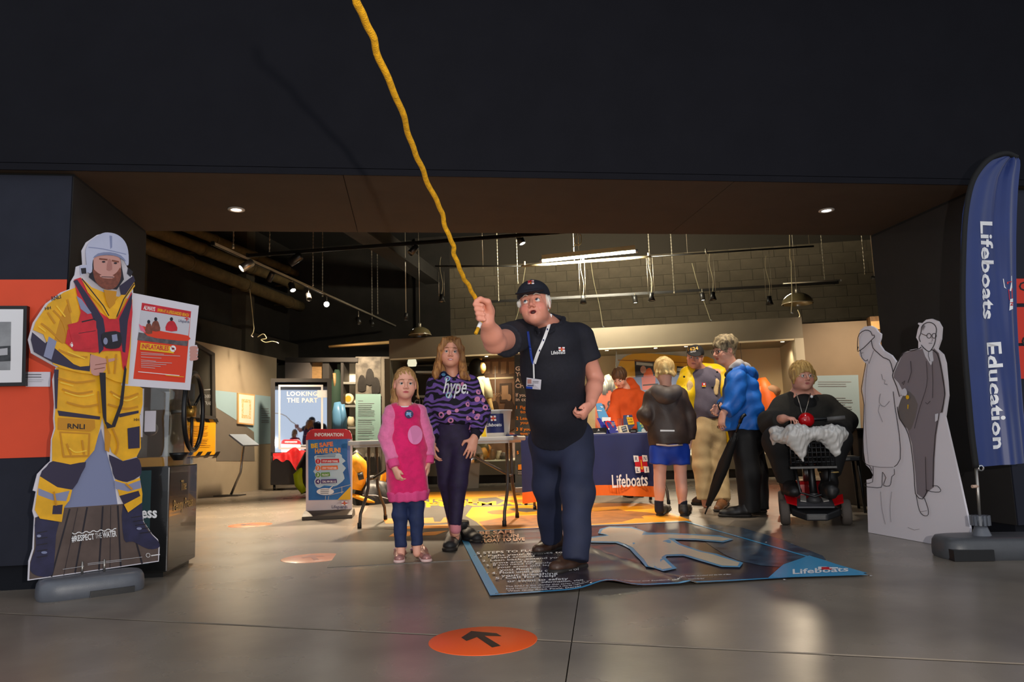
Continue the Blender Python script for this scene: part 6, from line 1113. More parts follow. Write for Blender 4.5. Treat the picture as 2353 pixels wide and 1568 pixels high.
def shoe(parent, heel, toe, m, msole, k=1., h=.075, name='shoe', extra=None):
    heel = np.array(heel, float); toe = np.array(toe, float); d = nrm((toe-heel)*V(1,1,0)); L = np.linalg.norm((toe-heel)[:2]); z = heel[2]; up = V(0,0,1)
    F = Field(.006*max(.8,k)); F.cone(heel+d*.035*k+up*.045*k, heel+d*L*.55+up*.042*k, .036*k, .040*k, .02, sq=(up,1.0)); F.cone(heel+d*L*.5+up*.034*k, toe-d*.045*k+up*.030*k, .042*k, .038*k, .03, sq=(up,.8)); F.cone(heel+d*.04*k+up*.06*k, heel+d*.05*k+up*(h+.03)*k, .038*k, .036*k, .03, capb=0.); F.cone(heel+d*.06*k+up*.075*k, heel+d*L*.62+up*.048*k, .026*k, .022*k, .02)
    F.cut(heel+up*.016*k, -up); o = sdf_obj(name, F, m, parent)
    S2 = Field(.006*max(.8,k)); sd = np.cross(d, up); S2.cone(heel+d*.036*k+up*.012*k, heel+d*L*.5+up*.012*k, .040*k, .037*k, .02, sq=(up,.5)); S2.cone(heel+d*L*.5+up*.012*k, toe-d*.042*k+up*.013*k, .037*k, .044*k, .02, sq=(up,.5)); S2.cut(heel+up*.0, -up); S2.cut(heel+up*.024*k, up); so = sdf_obj('sole', S2, msole, o)
    for i in range(4): c = heel+d*(L*.36+i*.026*k)+up*(.083-.010*i)*k; MB().tube([c-sd*.020*k-up*.006, c+up*.004, c+sd*.020*k-up*.006], .0030*k, 6).build('lace', extra or msole, o)
    return o
def limb(F, pts, rs, k=.02, **kw): F.chain(pts, rs, k, **kw); return F
# ================================================================ the people
J = WY
SK = S(226,170,150); SKL = S(242,178,152); LIP = S(184,98,92); BL = S(226,130,116)
M_NVY = mat('navy_polo_fabric', S(22,22,34), .8, nz=.15, ns=60, bump=.12, bs=500); M_TRO = mat('navy_work_trousers', S(34,40,66), .75, nz=.12, ns=8, bump=.08, bs=300); M_LEATH = mat('brown_leather', S(66,44,32), .45, nz=.2, ns=25, bump=.1, bs=80); M_SOLE = mat('dark_rubber_sole', S(34,28,24), .7); M_WHAIR = mat('white_hair', S(226,220,210), .6, nz=.12, ns=60, bump=.4, bs=160, stretch=(1,1,.25)); M_CAPN = mat('navy_cap_fabric', S(18,20,34), .8, bump=.1, bs=400)
def hz(c, r, res): return (np.array(c)-r, np.array(c)+r, res)
# ---------------------------------------------------------------- man throwing the rope
H = Head(J(1228,700,3.86), (-.33,-.93,.06), -.10, .98); nk = J(1266,752,4.02)
F = Field(.010, [hz(H.c, .15, .0035), hz(J(1107,712,3.37), .07, .004)])
H.build(F, nk, .054, mouth=.55, fat=.96, age=1)
sl, sr = J(1192,772,3.95), J(1333,778,4.07); el, er = J(1137,788,3.53), J(1369,872,4.12); wl, wr_ = J(1118,740,3.40), J(1358,926,3.98)
F.cone(sl, sr, .06, .06, .03); F.ell(J(1268,815,4.04), (.14,.09,.15), .04); F.ell(J(1284,930,4.18), (.12,.10,.17), .04); F.cone(J(1287,985,4.3), J(1287,1010,4.34), .12, .11, .04)
F.chain([sl, el], [.058,.052], .03); F.chain([el, (el*.6+wl*.4), wl], [.050,.049,.031], .02); F.chain([sr, er], [.056,.046], .03); F.chain([er, er*.6+wr_*.4, wr_], [.044,.046,.030], .02)
for h_, k_, a_ in ((J(1255,1010,4.4),J(1263,1130,4.5),J(1266,1235,4.71)),(J(1325,1010,4.3),J(1327,1140,4.12),J(1324,1268,4.04))): F.chain([h_, k_, a_], [.08,.055,.032], .03)
# fist closed round the rope
F.ell(J(1119,714,3.40), (.030,.030,.042), .02); F.cone(wl, J(1119,718,3.40), .030, .034, .02)
for k in range(4): F.cone(J(1124-2*k,697+11*k,3.395), J(1093+2*k,698+11*k,3.36), .0125, .0115, .006); F.cone(J(1093+2*k,698+11*k,3.36), J(1092+3*k,700+11*k,3.325), .0115, .011, .005); F.cone(J(1092+3*k,700+11*k,3.325), J(1107+2*k,702+11*k,3.315), .011, .010, .005)
F.chain([J(1125,715,3.375), J(1121,694,3.345), J(1104,688,3.33), J(1094,692,3.325)], [.017,.014,.0125,.010], .008)
hd = nrm(J(1340,958,3.95)-wr_); hand(F, wr_, hd, V(-.7,.1,-.1), V(-.4,-.9,0), 1.0, 1.75, .0, .35)
man = sdf_obj('person', F, M_SKIN, None, None, H.col(S(226,152,128), S(172,84,78), S(222,116,102), .75), 1, label='man in navy polo shirt, navy cap and lanyard throwing a yellow rope', cat='person')
H.eyes(man, S(90,110,130), look=(.25,.25)); H.brows(man, mat('grey_brow', S(190,176,164), .8), .003, .009, .030); H.lashes(man, mat('lid_shadow', S(120,70,60), .7), .0095)
MB().ball(H.w(0,.080,-.0625), .013*H.s, 12, sc=(1.1,.5,.7), ax=H.A).build('mouth_interior', mat('dark_mouth', S(70,24,24), .6), man)
Fh = Field(.005); Fh.ell(H.w(0,-.03,.02), V(.0865,.094,.085)*H.s, .01, ax=H.A); Fh.cone(H.w(.082,.012,.02), H.w(.082,.018,-.03), .010*H.s, .006*H.s, .01); Fh.cone(H.w(-.082,.012,.02), H.w(-.082,.018,-.03), .010*H.s, .006*H.s, .01); Fh.cut(H.w(0,.038,0), H.A[1]); Fh.cut(H.w(0,0,.05), H.A[2]); Fh.cut(H.w(0,-.02,-.05), -H.A[2]); Fh.ell(H.w(.09,.03,-.02), V(.03,.02,.03)*H.s, .005, 's', ax=H.A)
sdf_obj('hair', Fh, M_WHAIR, man, folds(.003, ((1,.3,.1),260,0)))
Fc = Field(.005); Fc.ell(H.w(0,-.010,.052), V(.090,.110,.086)*H.s, .01, ax=H.A); Fc.cut(H.w(0,0,.040), -(H.A[2]+.05*H.A[1])); Fc.ell(H.w(0,.105,.046), V(.080,.090,.010)*H.s, .012, ax=np.array([H.A[0], nrm(H.A[1]-.25*H.A[2]), nrm(H.A[2]+.25*H.A[1])])); cap = sdf_obj('cap', Fc, M_CAPN, man); MB().ball(H.w(0,-.012,.139), .008, 10).build('cap_button', M_CAPN, cap)
T = bvh(cap); Fl = Flat(hug(T, 3.75, .006), (0,0,0), 0); logo(Fl, 1212, 644, 15, 9, letters=False); Fl.build('cap_badge', cap)
F = Field(.010, [hz(J(1262,760,3.98), .12, .006)])
F.cone(J(1197,768,3.95), J(1325,772,4.06), .078, .078, .04); F.chain([J(1262,800,4.0), J(1270,850,4.06), J(1281,930,4.17), J(1285,1002,4.31)], [.160,.172,.168,.166], .05, sq=(V(0,1,0),.80), capb=0)
F.cone(sl, J(1161,783,3.70), .080, .086, .03, capb=0); F.cone(sr, J(1350,830,4.09), .078, .084, .03, capb=0); F.cone(J(1262,745,3.98), J(1264,762,4.0), .085, .095, .03, capa=0)
F.ell(J(1241,752,3.84), (.032,.07,.075), .01, 's'); F.cone(J(1258,728,3.97), J(1262,752,4.0), .068, .070, .006, 's')
pol = sdf_obj('polo_shirt', F, M_NVY, man, folds(.006, ((.8,.2,1),26,0), ((-.6,.3,1.0),33,1), ((.2,.1,1),17,2)))
F = Field(.007); c0 = J(1262,742,3.99); 
for q in (-1,1): F.chain([J(1262+q*34,733,4.05), J(1262+q*33-4,745,3.94), J(1250+q*12,765,3.855)], [.016,.020,.012], .008, sq=(nrm(V(q*.8,-.6,.3)),.35))
F.chain([J(1228,733,4.05), J(1264,726,4.1), J(1296,733,4.05)], [.016,.018,.016], .01, sq=(V(0,1,0),.4)); sdf_obj('collar', F, M_NVY, pol)
F = Field(.010); F.cone(J(1284,975,4.28), J(1287,1012,4.34), .150, .155, .04, sq=(V(0,1,0),.8)); F.chain([J(1255,1010,4.4), J(1260,1120,4.5), J(1266,1240,4.70)], [.105,.086,.068], .05, capb=0); F.chain([J(1325,1010,4.3), J(1328,1135,4.13), J(1323,1290,4.03)], [.105,.086,.070], .05, capb=0)
tro = sdf_obj('trousers', F, M_TRO, man, folds(.007, ((.5,.2,1),30,0), ((-.5,.3,.8),42,1), ((1,0,.4),18,2)))
F = Field(.008); F.cone(J(1352,1040,4.25), J(1351,1092,4.15), .03, .03, .01, sq=(V(1,0,0),.5)); sdf_obj('cargo_pocket', F, M_TRO, tro)
shoe(man, G(1344,1303), G(1266,1322), M_LEATH, M_SOLE, 1.12, .075); shoe(man, G(1288,1262), G(1229,1279), M_LEATH, M_SOLE, 1.12, .075)
T = bvh(pol); hp = hug(T, 3.9, .010)
def strap(pts, wd_, m, nm, par): 
    Fl = Flat(hp, (0,0,0), 0); Fl.line(smooth_poly(pts, 5, False), wd_, m); return Fl.build(nm, par)
lan = strap([(1265,722),(1262,745),(1250,780),(1236,812),(1228,836)], 7, M_WP, 'lanyard_white', man); strap([(1213,762),(1218,800),(1222,826),(1226,838)], 5, mat('lanyard_blue', S(40,70,170), .5), 'lanyard_blue', man); strap([(1226,836),(1227,870)], 3.5, M_WP, 'lanyard_drop', man)
Fl = Flat(hug(T, 3.9, .014), (0,0,0), 0)
for x, y in ((1263,735),(1258,757),(1249,782),(1240,806)): Fl.rect(x-1.5,y-2,x+1.5,y+2,M_NVP)
Fl.build('lanyard_marks', man)
bp = [hp(1210,868), hp(1244,873), hp(1242,896), hp(1209,893)]; bo = nrm(C_O-bp[0]); bg_ = MB().prism([p+bo*.010 for p in bp], -bo*.004).build('badge', M_WHITE, man)
bpl = plane_px(bp[0]+bo*.019, np.cross(bp[1]-bp[0], bp[3]-bp[0])); Fl = Flat(bpl, bo, .0003); Fl.poly([(1209,888),(1242,891),(1242,896),(1209,893)], mat('badge_blue', S(40,80,190), .4)); Fl.rect(1212,872,1221,882,M_SKINP); textlines(Fl, 1224, 877, 16, 3, 3.5, 1.3, M_GREYP, 61); Fl.line([(1212,886),(1240,888)], 2, M_NVP); Fl.build('badge_print', bg_)
Fl = Flat(hug(T, 3.9, .02), (0,0,0), 0); Fl.text('Lifeboats', 1267, 815, 8, M_WP, bold=.015, wd=32, ang=-.06); Fl.build('chest_lettering', pol); Fl = Flat(hug(T, 3.9, .02), (0,0,0), 0); logo(Fl, 1283, 798, 15, 9.5, letters=False); Fl.build('chest_badge', pol)
# ---------------------------------------------------------------- small girl in the pink dress
H = Head(J(931,884,4.72), (.08,-1,.0), .03, .84); nk = J(930,925,4.76)
F = Field(.010, [hz(H.c, .13, .0036)]); H.build(F, nk, .045, fat=.98, child=1)
s0, s1 = J(902,954,4.76), J(960,954,4.76); F.cone(s0, s1, .034, .034, .02); F.ell(J(933,985,4.76), (.10,.07,.14), .04); F.ell(J(935,1060,4.76), (.10,.08,.12), .04)
F.chain([s0, J(893,1005,4.74), J(906,1072,4.66)], [.035,.030,.022], .02); hand(F, J(907,1076,4.655), nrm(V(.35,-.1,-1)), V(.6,.5,.3), V(.3,-1,0), .68, 1.0, .05, .4); F.chain([s1, J(976,1005,4.78), J(983,1060,4.74)], [.035,.030,.022], .02); hand(F, J(983,1062,4.74), V(0,-.1,-1), V(-1,0,0), V(0,-1,0), .68, .6)
for a in ((J(920,1120,4.75),J(920,1190,4.74),J(921,1275,4.73)),(J(957,1120,4.75),J(957,1190,4.74),J(958,1272,4.73))): F.chain(list(a), [.042,.034,.024], .02)
g1 = sdf_obj('person', F, M_SKIN, None, None, H.col(SKL, S(196,96,96), S(236,150,136), .5), 1, label='small girl with tied-back blonde hair in a bright pink fleece dress', cat='person')
H.eyes(g1, S(44,30,20)); H.brows(g1, mat('light_brown_brow', S(150,108,76), .8), .0024, .004, .028); H.lashes(g1, mat('lid_shadow'), .0075)
M_BLD = mat('blonde_hair', S(206,160,100), .5, col2=S(166,118,66), ns=26, bump=.5, bs=90, stretch=(3,3,.4))
Fh = Field(.0055); Fh.ell(H.w(0,-.022,.038), V(.083,.100,.098)*H.s, .01, ax=H.A); Fh.cut(H.w(0,.0,.0), .75*H.A[1]-H.A[2], k=.01); Fh.cut(H.w(0,-.06,-.025), -H.A[2]+.2*H.A[1]); Fh.ell(H.w(0,.115,-.005), V(.072,.07,.085)*H.s, .01, 's', ax=H.A)
Fh.chain([H.w(.03,-.10,.02), H.w(.055,-.12,-.05), H.w(.06,-.10,-.13), H.w(.055,-.09,-.18)], [.03,.034,.026,.01], .02)
hh = sdf_obj('hair', Fh, M_BLD, g1, folds(.0025, ((1,.2,.3),240,0), ((.7,.7,0),330,1)))
rr = random.Random(4)
for k in range(6):
    q = (-1)**k; x = .078+.006*rr.random(); MB().tube(smooth_poly([H.w(q*x,.02-.03*rr.random(),.05), H.w(q*(x+.012),.015,-.01), H.w(q*(x+.016*rr.random()),.0,-.06), H.w(q*(x+.03*rr.random()),-.005,-.10-.04*rr.random())], 3, False), [.0024]*9+[.001], 5).build('hair_wisp', M_BLD, hh)
M_FUC = mat('fuchsia_fleece', S(228,20,104), .9, nz=.12, ns=25, bump=.35, bs=140, sheen=.5); M_PNK = mat('light_pink_fleece', S(240,120,170), .9, nz=.08, ns=30, bump=.5, bs=70, sheen=.5); M_CUFF = mat('rose_ribbing', S(235,76,140), .85, bump=.3, bs=200)
F = Field(.009); F.cone(J(905,947,4.76), J(958,947,4.76), .046, .046, .025); F.chain([J(931,960,4.76), J(935,1040,4.75), J(938,1135,4.75)], [.105,.128,.128], .04, sq=(V(0,1,0),.78), capb=0); F.cone(J(931,900,4.76), J(931,932,4.75), .046, .050, .008, 's'); dr_ = sdf_obj('dress', F, M_FUC, g1, folds(.006, ((1,.3,.15),38,0), ((.9,.2,.3),61,1)))
F = Field(.009); F.chain([J(938,1128,4.75), J(939,1152,4.75)], [.132,.118], .02, sq=(V(0,1,0),.80), capb=0, capa=0); sdf_obj('hem_band', F, M_CUFF, dr_, folds(.003, ((1,.2,0),120,0)))
for a, nm in (([J(902,948,4.755), J(891,1005,4.735), J(904,1060,4.67)], 0), ([J(961,948,4.77), J(977,1005,4.78), J(983,1050,4.745)], 0)):
    F = Field(.009); F.chain(a, [.056,.056,.047], .02, capb=0); sl_ = sdf_obj('sleeve', F, M_PNK, dr_, folds(.005, ((.2,.2,1),60,0), ((.5,-.5,1),90,1))); d = nrm(a[2]-a[1]); F = Field(.007); F.cone(a[2]-d*.01, a[2]+d*.045, .040, .034, .01, capb=0, capa=0); sdf_obj('cuff', F, M_CUFF, sl_)
MB().lathe([(.052,-.004),(.056,0),(.052,.005),(.047,.003),(.048,-.004)], J(931,930,4.745), (0,-.35,1), 28).build('neckband', M_WP, dr_)
T = bvh(dr_); Fl = Flat(hug(T, 4.6, .012), (0,0,0), 0); Fl.disc(954,1000,17,22,mat('pale_pink_applique', S(238,140,190), .9, sheen=.4),24); Fl.build('pale_patch', dr_)
Fl = Flat(hug(T, 4.6, .013), (0,0,0), 0); Fl.disc(940,952,10,10,mat('sticker_navy', S(38,34,86), .4),20); Fl.disc(939,953,6,5,mat('sticker_blue', S(110,170,215), .4),14); Fl.line([(934,948),(945,949)], 1.2, M_WP); Fl.line([(937,958),(945,958)], 1.2, M_WP); Fl.build('round_sticker', dr_)
M_DEN = mat('dark_denim', S(30,44,84), .75, nz=.15, ns=30, bump=.1, bs=300); F = Field(.008); F.cone(J(936,1105,4.75), J(937,1125,4.75), .10, .10, .03, sq=(V(0,1,0),.75)); F.chain([J(918,1120,4.75), J(919,1185,4.74), J(921,1258,4.735)], [.055,.045,.035], .015, capb=0); F.chain([J(957,1120,4.75), J(957,1185,4.74), J(958,1254,4.735)], [.055,.045,.035], .015, capb=0); sdf_obj('jeans', F, M_DEN, g1, folds(.004, ((.2,.2,1),70,0), ((.5,.3,1),50,1)))
M_RSG = mat('rose_gold_trainer', S(178,126,120), .35, .3, nz=.15, ns=40); M_PSOLE = mat('pale_pink_sole', S(226,190,184), .6)
for hx, tx, ax_ in (((921,1268),(917,1296),920),((956,1266),(982,1294),958)):
    so = shoe(g1, G(*hx), G(*tx), M_RSG, M_PSOLE, .80, .07, extra=mat('lilac_strap', S(206,170,196), .6)); c = J(ax_, 1262, G(*hx)[1]-.06); MB().tube([c+V(-.036,.03,-.005), c+V(-.030,-.035,.004), c+V(.0,-.05,.010), c+V(.030,-.035,.012), c+V(.036,.03,.012)], .010, 8).build('strap', mat('lilac_strap'), so)
# ---------------------------------------------------------------- tall girl in the patterned hoodie
H = Head(J(1036,812,5.12), (-.06,-1,.03), .06, .88); nk = J(1040,862,5.15)
F = Field(.010, [hz(H.c, .135, .0038)]); H.build(F, nk, .047, fat=.98, child=.6, smile=1)
s0, s1 = J(1002,882,5.15), J(1080,882,5.15); F.cone(s0, s1, .045, .045, .03); F.ell(J(1042,925,5.16), (.12,.085,.16), .04); F.ell(J(1043,990,5.18), (.12,.09,.12), .04)
w0, w1 = J(994,1020,5.08), J(1090,1006,5.02); F.chain([s0, J(990,955,5.2), w0], [.038,.033,.024], .02); hand(F, w0, V(.1,-.2,-1), V(1,.2,0), V(.2,-1,0), .82, .7); F.chain([s1, J(1104,950,5.16), w1], [.038,.033,.024], .02); hand(F, w1, nrm(V(-.3,-.25,-1)), V(-.2,.9,-.1), V(-1,-.3,.2), .86, .35, .25, 1.2)
for a in ((J(1018,1000,5.18),J(1026,1110,5.16),J(1046,1235,5.2)),(J(1066,1000,5.18),J(1052,1110,5.10),J(1047,1225,5.1))): F.chain(list(a), [.075,.05,.03], .02)
g2 = sdf_obj('person', F, M_SKIN, None, None, H.col(S(238,168,138), S(200,104,96), S(232,140,122), .4), 1, label='taller girl with long fair hair in a purple zebra-print hoodie', cat='person')
H.eyes(g2, S(60,56,44)); H.brows(g2, mat('light_brown_brow'), .0024, .005, .028); H.lashes(g2, mat('lid_shadow'), .007); MB().tube([H.w(-.013,.090,-.0605), H.w(0,.0925,-.063), H.w(.013,.090,-.0605)], .0032, 6).build('teeth', mat('teeth_white', S(238,230,220), .3), g2)
M_AUB = mat('auburn_blonde_hair', S(206,146,82), .45, col2=S(128,78,40), ns=18, bump=.5, bs=80, stretch=(4,4,.3))
Fh = Field(.006); Fh.ell(H.w(0,-.022,.040), V(.090,.106,.100)*H.s, .01, ax=H.A); Fh.cut(H.w(0,-.02,-.06), -H.A[2], k=.02); Fh.ell(H.w(0,.105,-.022), V(.068,.075,.106)*H.s, .012, 's', ax=H.A)
for q in (-1,1): Fh.chain([H.w(q*.055,.045,.095), H.w(q*.080,.035,.03), H.w(q*.086,.02,-.05), H.w(q*.098,.045,-.12), H.w(q*.105,.075,-.175), H.w(q*.108 if q > 0 else q*.15,.085,-.205)], [.022,.026,.030,.034,.032,.014], .02, sq=(H.A[0],.75))
Fh.chain([H.w(0,-.09,.0), H.w(0,-.10,-.10), H.w(0,-.10,-.18)], [.08,.09,.06], .03, sq=(H.A[1],.5)); sdf_obj('hair', Fh, M_AUB, g2, folds(.003, ((1,.15,.08),210,0), ((1,-.3,.1),330,1)))
def zebra():
    m = bpy.data.materials.new('purple_zebra_print'); m.use_nodes = True; nt = m.node_tree; b = nt.nodes['Principled BSDF']; b.inputs['Roughness'].default_value = .85; tc_ = nt.nodes.new('ShaderNodeTexCoord')
    w_ = nt.nodes.new('ShaderNodeTexWave'); w_.bands_direction = 'Z'; w_.inputs['Scale'].default_value = 8; w_.inputs['Distortion'].default_value = 9; w_.inputs['Detail'].default_value = 1; w_.inputs['Detail Scale'].default_value = 1.3; nt.links.new(tc_.outputs['Object'], w_.inputs[0])
    r1 = nt.nodes.new('ShaderNodeValToRGB'); r1.color_ramp.interpolation = 'CONSTANT'; r1.color_ramp.elements[0].color = (*S(20,16,30),1); r1.color_ramp.elements[1].color = (*S(112,80,158),1); r1.color_ramp.elements[1].position = .5; nt.links.new(w_.outputs['Fac'], r1.inputs[0])
    v_ = nt.nodes.new('ShaderNodeTexVoronoi'); v_.inputs['Scale'].default_value = 17; nt.links.new(tc_.outputs['Object'], v_.inputs[0]); r2 = nt.nodes.new('ShaderNodeValToRGB'); r2.color_ramp.interpolation = 'CONSTANT'; e_ = r2.color_ramp.elements; e_[0].color = (0,0,0,1); e_[1].position = .20; e_[1].color = (1,1,1,1); x_ = e_.new(.36); x_.color = (0,0,0,1); nt.links.new(v_.outputs['Distance'], r2.inputs[0])
    cr = nt.nodes.new('ShaderNodeValToRGB'); cr.color_ramp.interpolation = 'CONSTANT'; cr.color_ramp.elements[0].color = (*S(150,200,220),1); cr.color_ramp.elements[1].color = (*S(222,140,180),1); cr.color_ramp.elements[1].position = .55; nt.links.new(v_.outputs['Color'], cr.inputs[0])
    sel = nt.nodes.new('ShaderNodeSeparateColor'); nt.links.new(v_.outputs['Color'], sel.inputs[0]); gt = nt.nodes.new('ShaderNodeMath'); gt.operation = 'GREATER_THAN'; gt.inputs[1].default_value = .62; nt.links.new(sel.outputs[1], gt.inputs[0]); ml = nt.nodes.new('ShaderNodeMath'); ml.operation = 'MULTIPLY'; nt.links.new(gt.outputs[0], ml.inputs[0]); nt.links.new(r2.outputs[0], ml.inputs[1])
    mx = nt.nodes.new('ShaderNodeMix'); mx.data_type = 'RGBA'; nt.links.new(ml.outputs[0], mx.inputs[0]); nt.links.new(r1.outputs[0], mx.inputs[6]); nt.links.new(cr.outputs[0], mx.inputs[7]); nt.links.new(mx.outputs[2], b.inputs['Base Color']); return m
M_ZEB = zebra(); F = Field(.009); F.cone(J(1004,886,5.15), J(1078,886,5.15), .065, .065, .03); F.chain([J(1040,905,5.15), J(1042,945,5.15), J(1043,962,5.16)], [.145,.142,.135], .04, sq=(V(0,1,0),.78), capb=0); F.chain([s0, J(989,955,5.2), J(993,1008,5.09)], [.062,.062,.048], .02, capb=0); F.chain([s1, J(1105,950,5.16), J(1093,992,5.05)], [.062,.064,.050], .02, capb=0)
F.chain([J(1022,868,5.09), J(1040,888,5.03), J(1060,868,5.09)], [.030,.026,.030], .03); F.chain([J(1018,868,5.15), J(1040,862,5.24), J(1064,868,5.15)], [.035,.05,.035], .03); F.cone(J(1038,838,5.12), J(1038,872,5.12), .046, .05, .01, 's')
hd_ = sdf_obj('hoodie', F, M_ZEB, g2, folds(.006, ((.3,.2,1),45,0), ((.8,.2,.6),60,1)))
for a, b, r in ((J(993,1004,5.095), J(993,1022,5.085), .034), (J(1094,990,5.055), J(1090,1008,5.03), .036)): F = Field(.007); F.cone(a, b, r, r*.92, .01, capb=0, capa=0); sdf_obj('cuff', F, mat('black_cuff', S(24,18,34), .85), hd_)
T = bvh(hd_); Fl = Flat(hug(T, 5.0, .014), (0,0,0), 0); Fl.text('hype.', 1018, 903, 34, M_WP, bold=.012, shear=.3, wd=58, ang=.04); Fl.build('hoodie_lettering', hd_); Fl = Flat(hug(T, 5.0, .014), (0,0,0), 0); Fl.disc(1020,860,8,7,mat('sticker_navy'),16); Fl.disc(1019,861,5,3.5,mat('sticker_blue'),12); Fl.build('round_sticker', hd_)
M_LEG2 = mat('purple_black_leggings', S(38,24,60), .7, nz=.2, ns=30, bump=.06, bs=200); F = Field(.009); F.cone(J(1042,962,5.16), J(1043,1000,5.17), .125, .125, .03, sq=(V(0,1,0),.78)); F.chain([J(1019,1003,5.18), J(1027,1110,5.16), J(1044,1212,5.19)], [.085,.058,.036], .03, capb=0); F.chain([J(1064,1003,5.17), J(1053,1110,5.09), J(1046,1207,5.09)], [.085,.060,.041], .03, capb=0); sdf_obj('leggings', F, M_LEG2, g2)
F = Field(.007); F.cone(J(1046,1202,5.09), J(1047,1216,5.09), .036, .037, .01); sdf_obj('sock', F, mat('pink_sock', S(226,140,150), .85), g2)
M_WALK = mat('dark_walking_shoe', S(40,38,38), .55, nz=.25, ns=30, bump=.1, bs=80); shoe(g2, G(1050,1236), G(1032,1270), M_WALK, M_SOLE, 1.2, .09, extra=mat('grey_lace', S(96,96,98), .7)); shoe(g2, G(1058,1240), G(1104,1250), M_WALK, M_SOLE, 1.15, .09, extra=mat('grey_lace'))
# ---------------------------------------------------------------- boy in orange hoodie behind the cloth table
YB = 8.75; q = lambda x, y, d=0: J(x, y, YB+d)
H = Head(q(1424,869,-.05), (-.55,-.75,-.62), .0, .94); F = Field(.012, [hz(H.c, .14, .005)]); H.build(F, q(1438,892), .05, child=.5)
F.cone(q(1424,905), q(1466,905), .05, .05, .03); F.ell(q(1443,950), (.12,.09,.2), .05); F.cone(q(1443,980), q(1443,1010), .09, .11, .04); F.chain([q(1419,908), q(1412,950,-.05), q(1420,990,-.22)], [.045,.04,.028], .02); hand(F, q(1420,990,-.22), V(.2,-1,-.3), V(0,0,-1), V(1,0,0), .9, .4); F.chain([q(1470,908), q(1480,950,-.05), q(1482,975,-.25)], [.045,.04,.028], .02); hand(F, q(1482,976,-.25), V(-.3,-1,-.2), V(0,0,-1), V(-1,0,0), .9, .4)
gz = G(1443,1140)[2]; 
for x in (1432,1456): a = q(x,1005); F.chain([a, V(a[0],YB,.45), V(a[0],YB,.06)], [.075,.05,.035], .02)
b1 = sdf_obj('person', F, M_SKIN, None, None, H.col(SK, LIP, BL, .4), 1, label='brown-haired boy in orange hoodie looking down behind the cloth-covered table', cat='person'); H.eyes(b1, S(60,50,40)); H.brows(b1, mat('brown_brow', S(80,54,36), .8))
M_BRN = mat('brown_hair', S(110,74,44), .5, col2=S(66,42,26), ns=22, bump=.5, bs=90, stretch=(3,3,.5)); Fh = Field(.007); Fh.ell(H.w(0,-.015,.040), V(.094,.112,.104)*H.s, .01, ax=H.A); Fh.ell(H.w(0,.105,-.04), V(.07,.07,.085)*H.s, .01, 's', ax=H.A); Fh.cut(H.w(0,-.02,-.055), -H.A[2], k=.01); sdf_obj('hair', Fh, M_BRN, b1, folds(.004, ((1,.2,.2),150,0), ((.3,1,.1),210,1)))
M_ORH = mat('orange_hoodie_fabric', S(206,76,16), .85, nz=.08, ns=10, bump=.1, bs=300); F = Field(.010); F.cone(q(1425,908), q(1465,908), .075, .075, .03); F.chain([q(1444,925), q(1444,985)], [.165,.17], .04, sq=(V(0,1,0),.72), capb=0); F.chain([q(1418,910), q(1411,950,-.05), q(1419,985,-.18)], [.075,.072,.055], .03, capb=0); F.chain([q(1470,910), q(1481,950,-.05), q(1482,968,-.2)], [.075,.075,.058], .03, capb=0); F.chain([q(1432,892,.05), q(1448,884,.10), q(1462,893,.05)], [.05,.07,.05], .04); sdf_obj('hoodie', F, M_ORH, b1, folds(.010, ((.4,.2,1),30,0), ((-.7,.2,.8),36,1))); 
F = Field(.010)
for x in (1432,1456): a = q(x,1005); F.chain([a, V(a[0],YB,.45), V(a[0],YB,.07)], [.09,.07,.06], .02, capb=0)
sdf_obj('trousers', F, mat('dark_joggers', S(40,42,50), .8), b1)
for x in (1432,1456): a = q(x,1005); shoe(b1, V(a[0],YB+.05,0), V(a[0],YB-.2,0), M_WALK, M_SOLE, .95)
# ---------------------------------------------------------------- blond boy from behind in brown jacket and blue shorts
YB = 6.45; q = lambda x, y, d=0: J(x, y, YB+d)
H = Head(q(1526,853), (.12,1,-.12), .0, .93); F = Field(.011); H.build(F, q(1530,885), .05, child=.6)
F.cone(q(1500,905), q(1562,905), .05, .05, .03); F.ell(q(1532,960), (.12,.09,.2), .05); F.cone(q(1535,1010), q(1538,1030), .09, .085, .04); F.chain([q(1499,908), q(1486,960,.02), q(1495,988,.2)], [.042,.038,.026], .02); hand(F, q(1495,988,.2), V(.3,1,-.2), V(0,0,-1), V(1,0,0), .85, .5); wq = q(1584,1012,-.03); F.chain([q(1564,908), q(1580,960), wq], [.042,.038,.026], .02); hand(F, wq, V(-.05,0,-1), V(-1,.2,0), V(0,1,0), .85, .6)
for a in ((q(1517,1040),q(1516,1100),q(1514,1168)),(q(1562,1040),q(1564,1100),q(1569,1170))): F.chain(list(a), [.07,.050,.034], .02); F.ell(a[1]*.55+a[2]*.45+V(0,-.015,.03), (.044,.046,.085), .03)
b2 = sdf_obj('person', F, M_SKIN, None, None, H.col(S(228,172,150), LIP, BL, .4), 1, label='blond boy seen from behind in brown jacket and blue shorts at the cloth table', cat='person')
M_PLT = mat('pale_blond_hair', S(232,204,140), .5, col2=S(190,150,90), ns=16, bump=.5, bs=70, stretch=(3,3,.6)); Fh = Field(.007); Fh.ell(H.w(0,-.010,.035), V(.098,.112,.106)*H.s, .01, ax=H.A); Fh.cut(H.w(0,-.05,-.070), -H.A[2]+.15*H.A[1], k=.02); Fh.ell(H.w(0,.12,-.03), V(.075,.07,.085)*H.s, .01, 's', ax=H.A)
rr = random.Random(9)
for k in range(16): a = rr.uniform(-1.4,1.4); Fh.cone(H.w(.07*math.sin(a),-.07*math.cos(a),.09*rr.random()), H.w(.098*math.sin(a),-.105*math.cos(a),-.02-.05*rr.random()), .018, .010, .012)
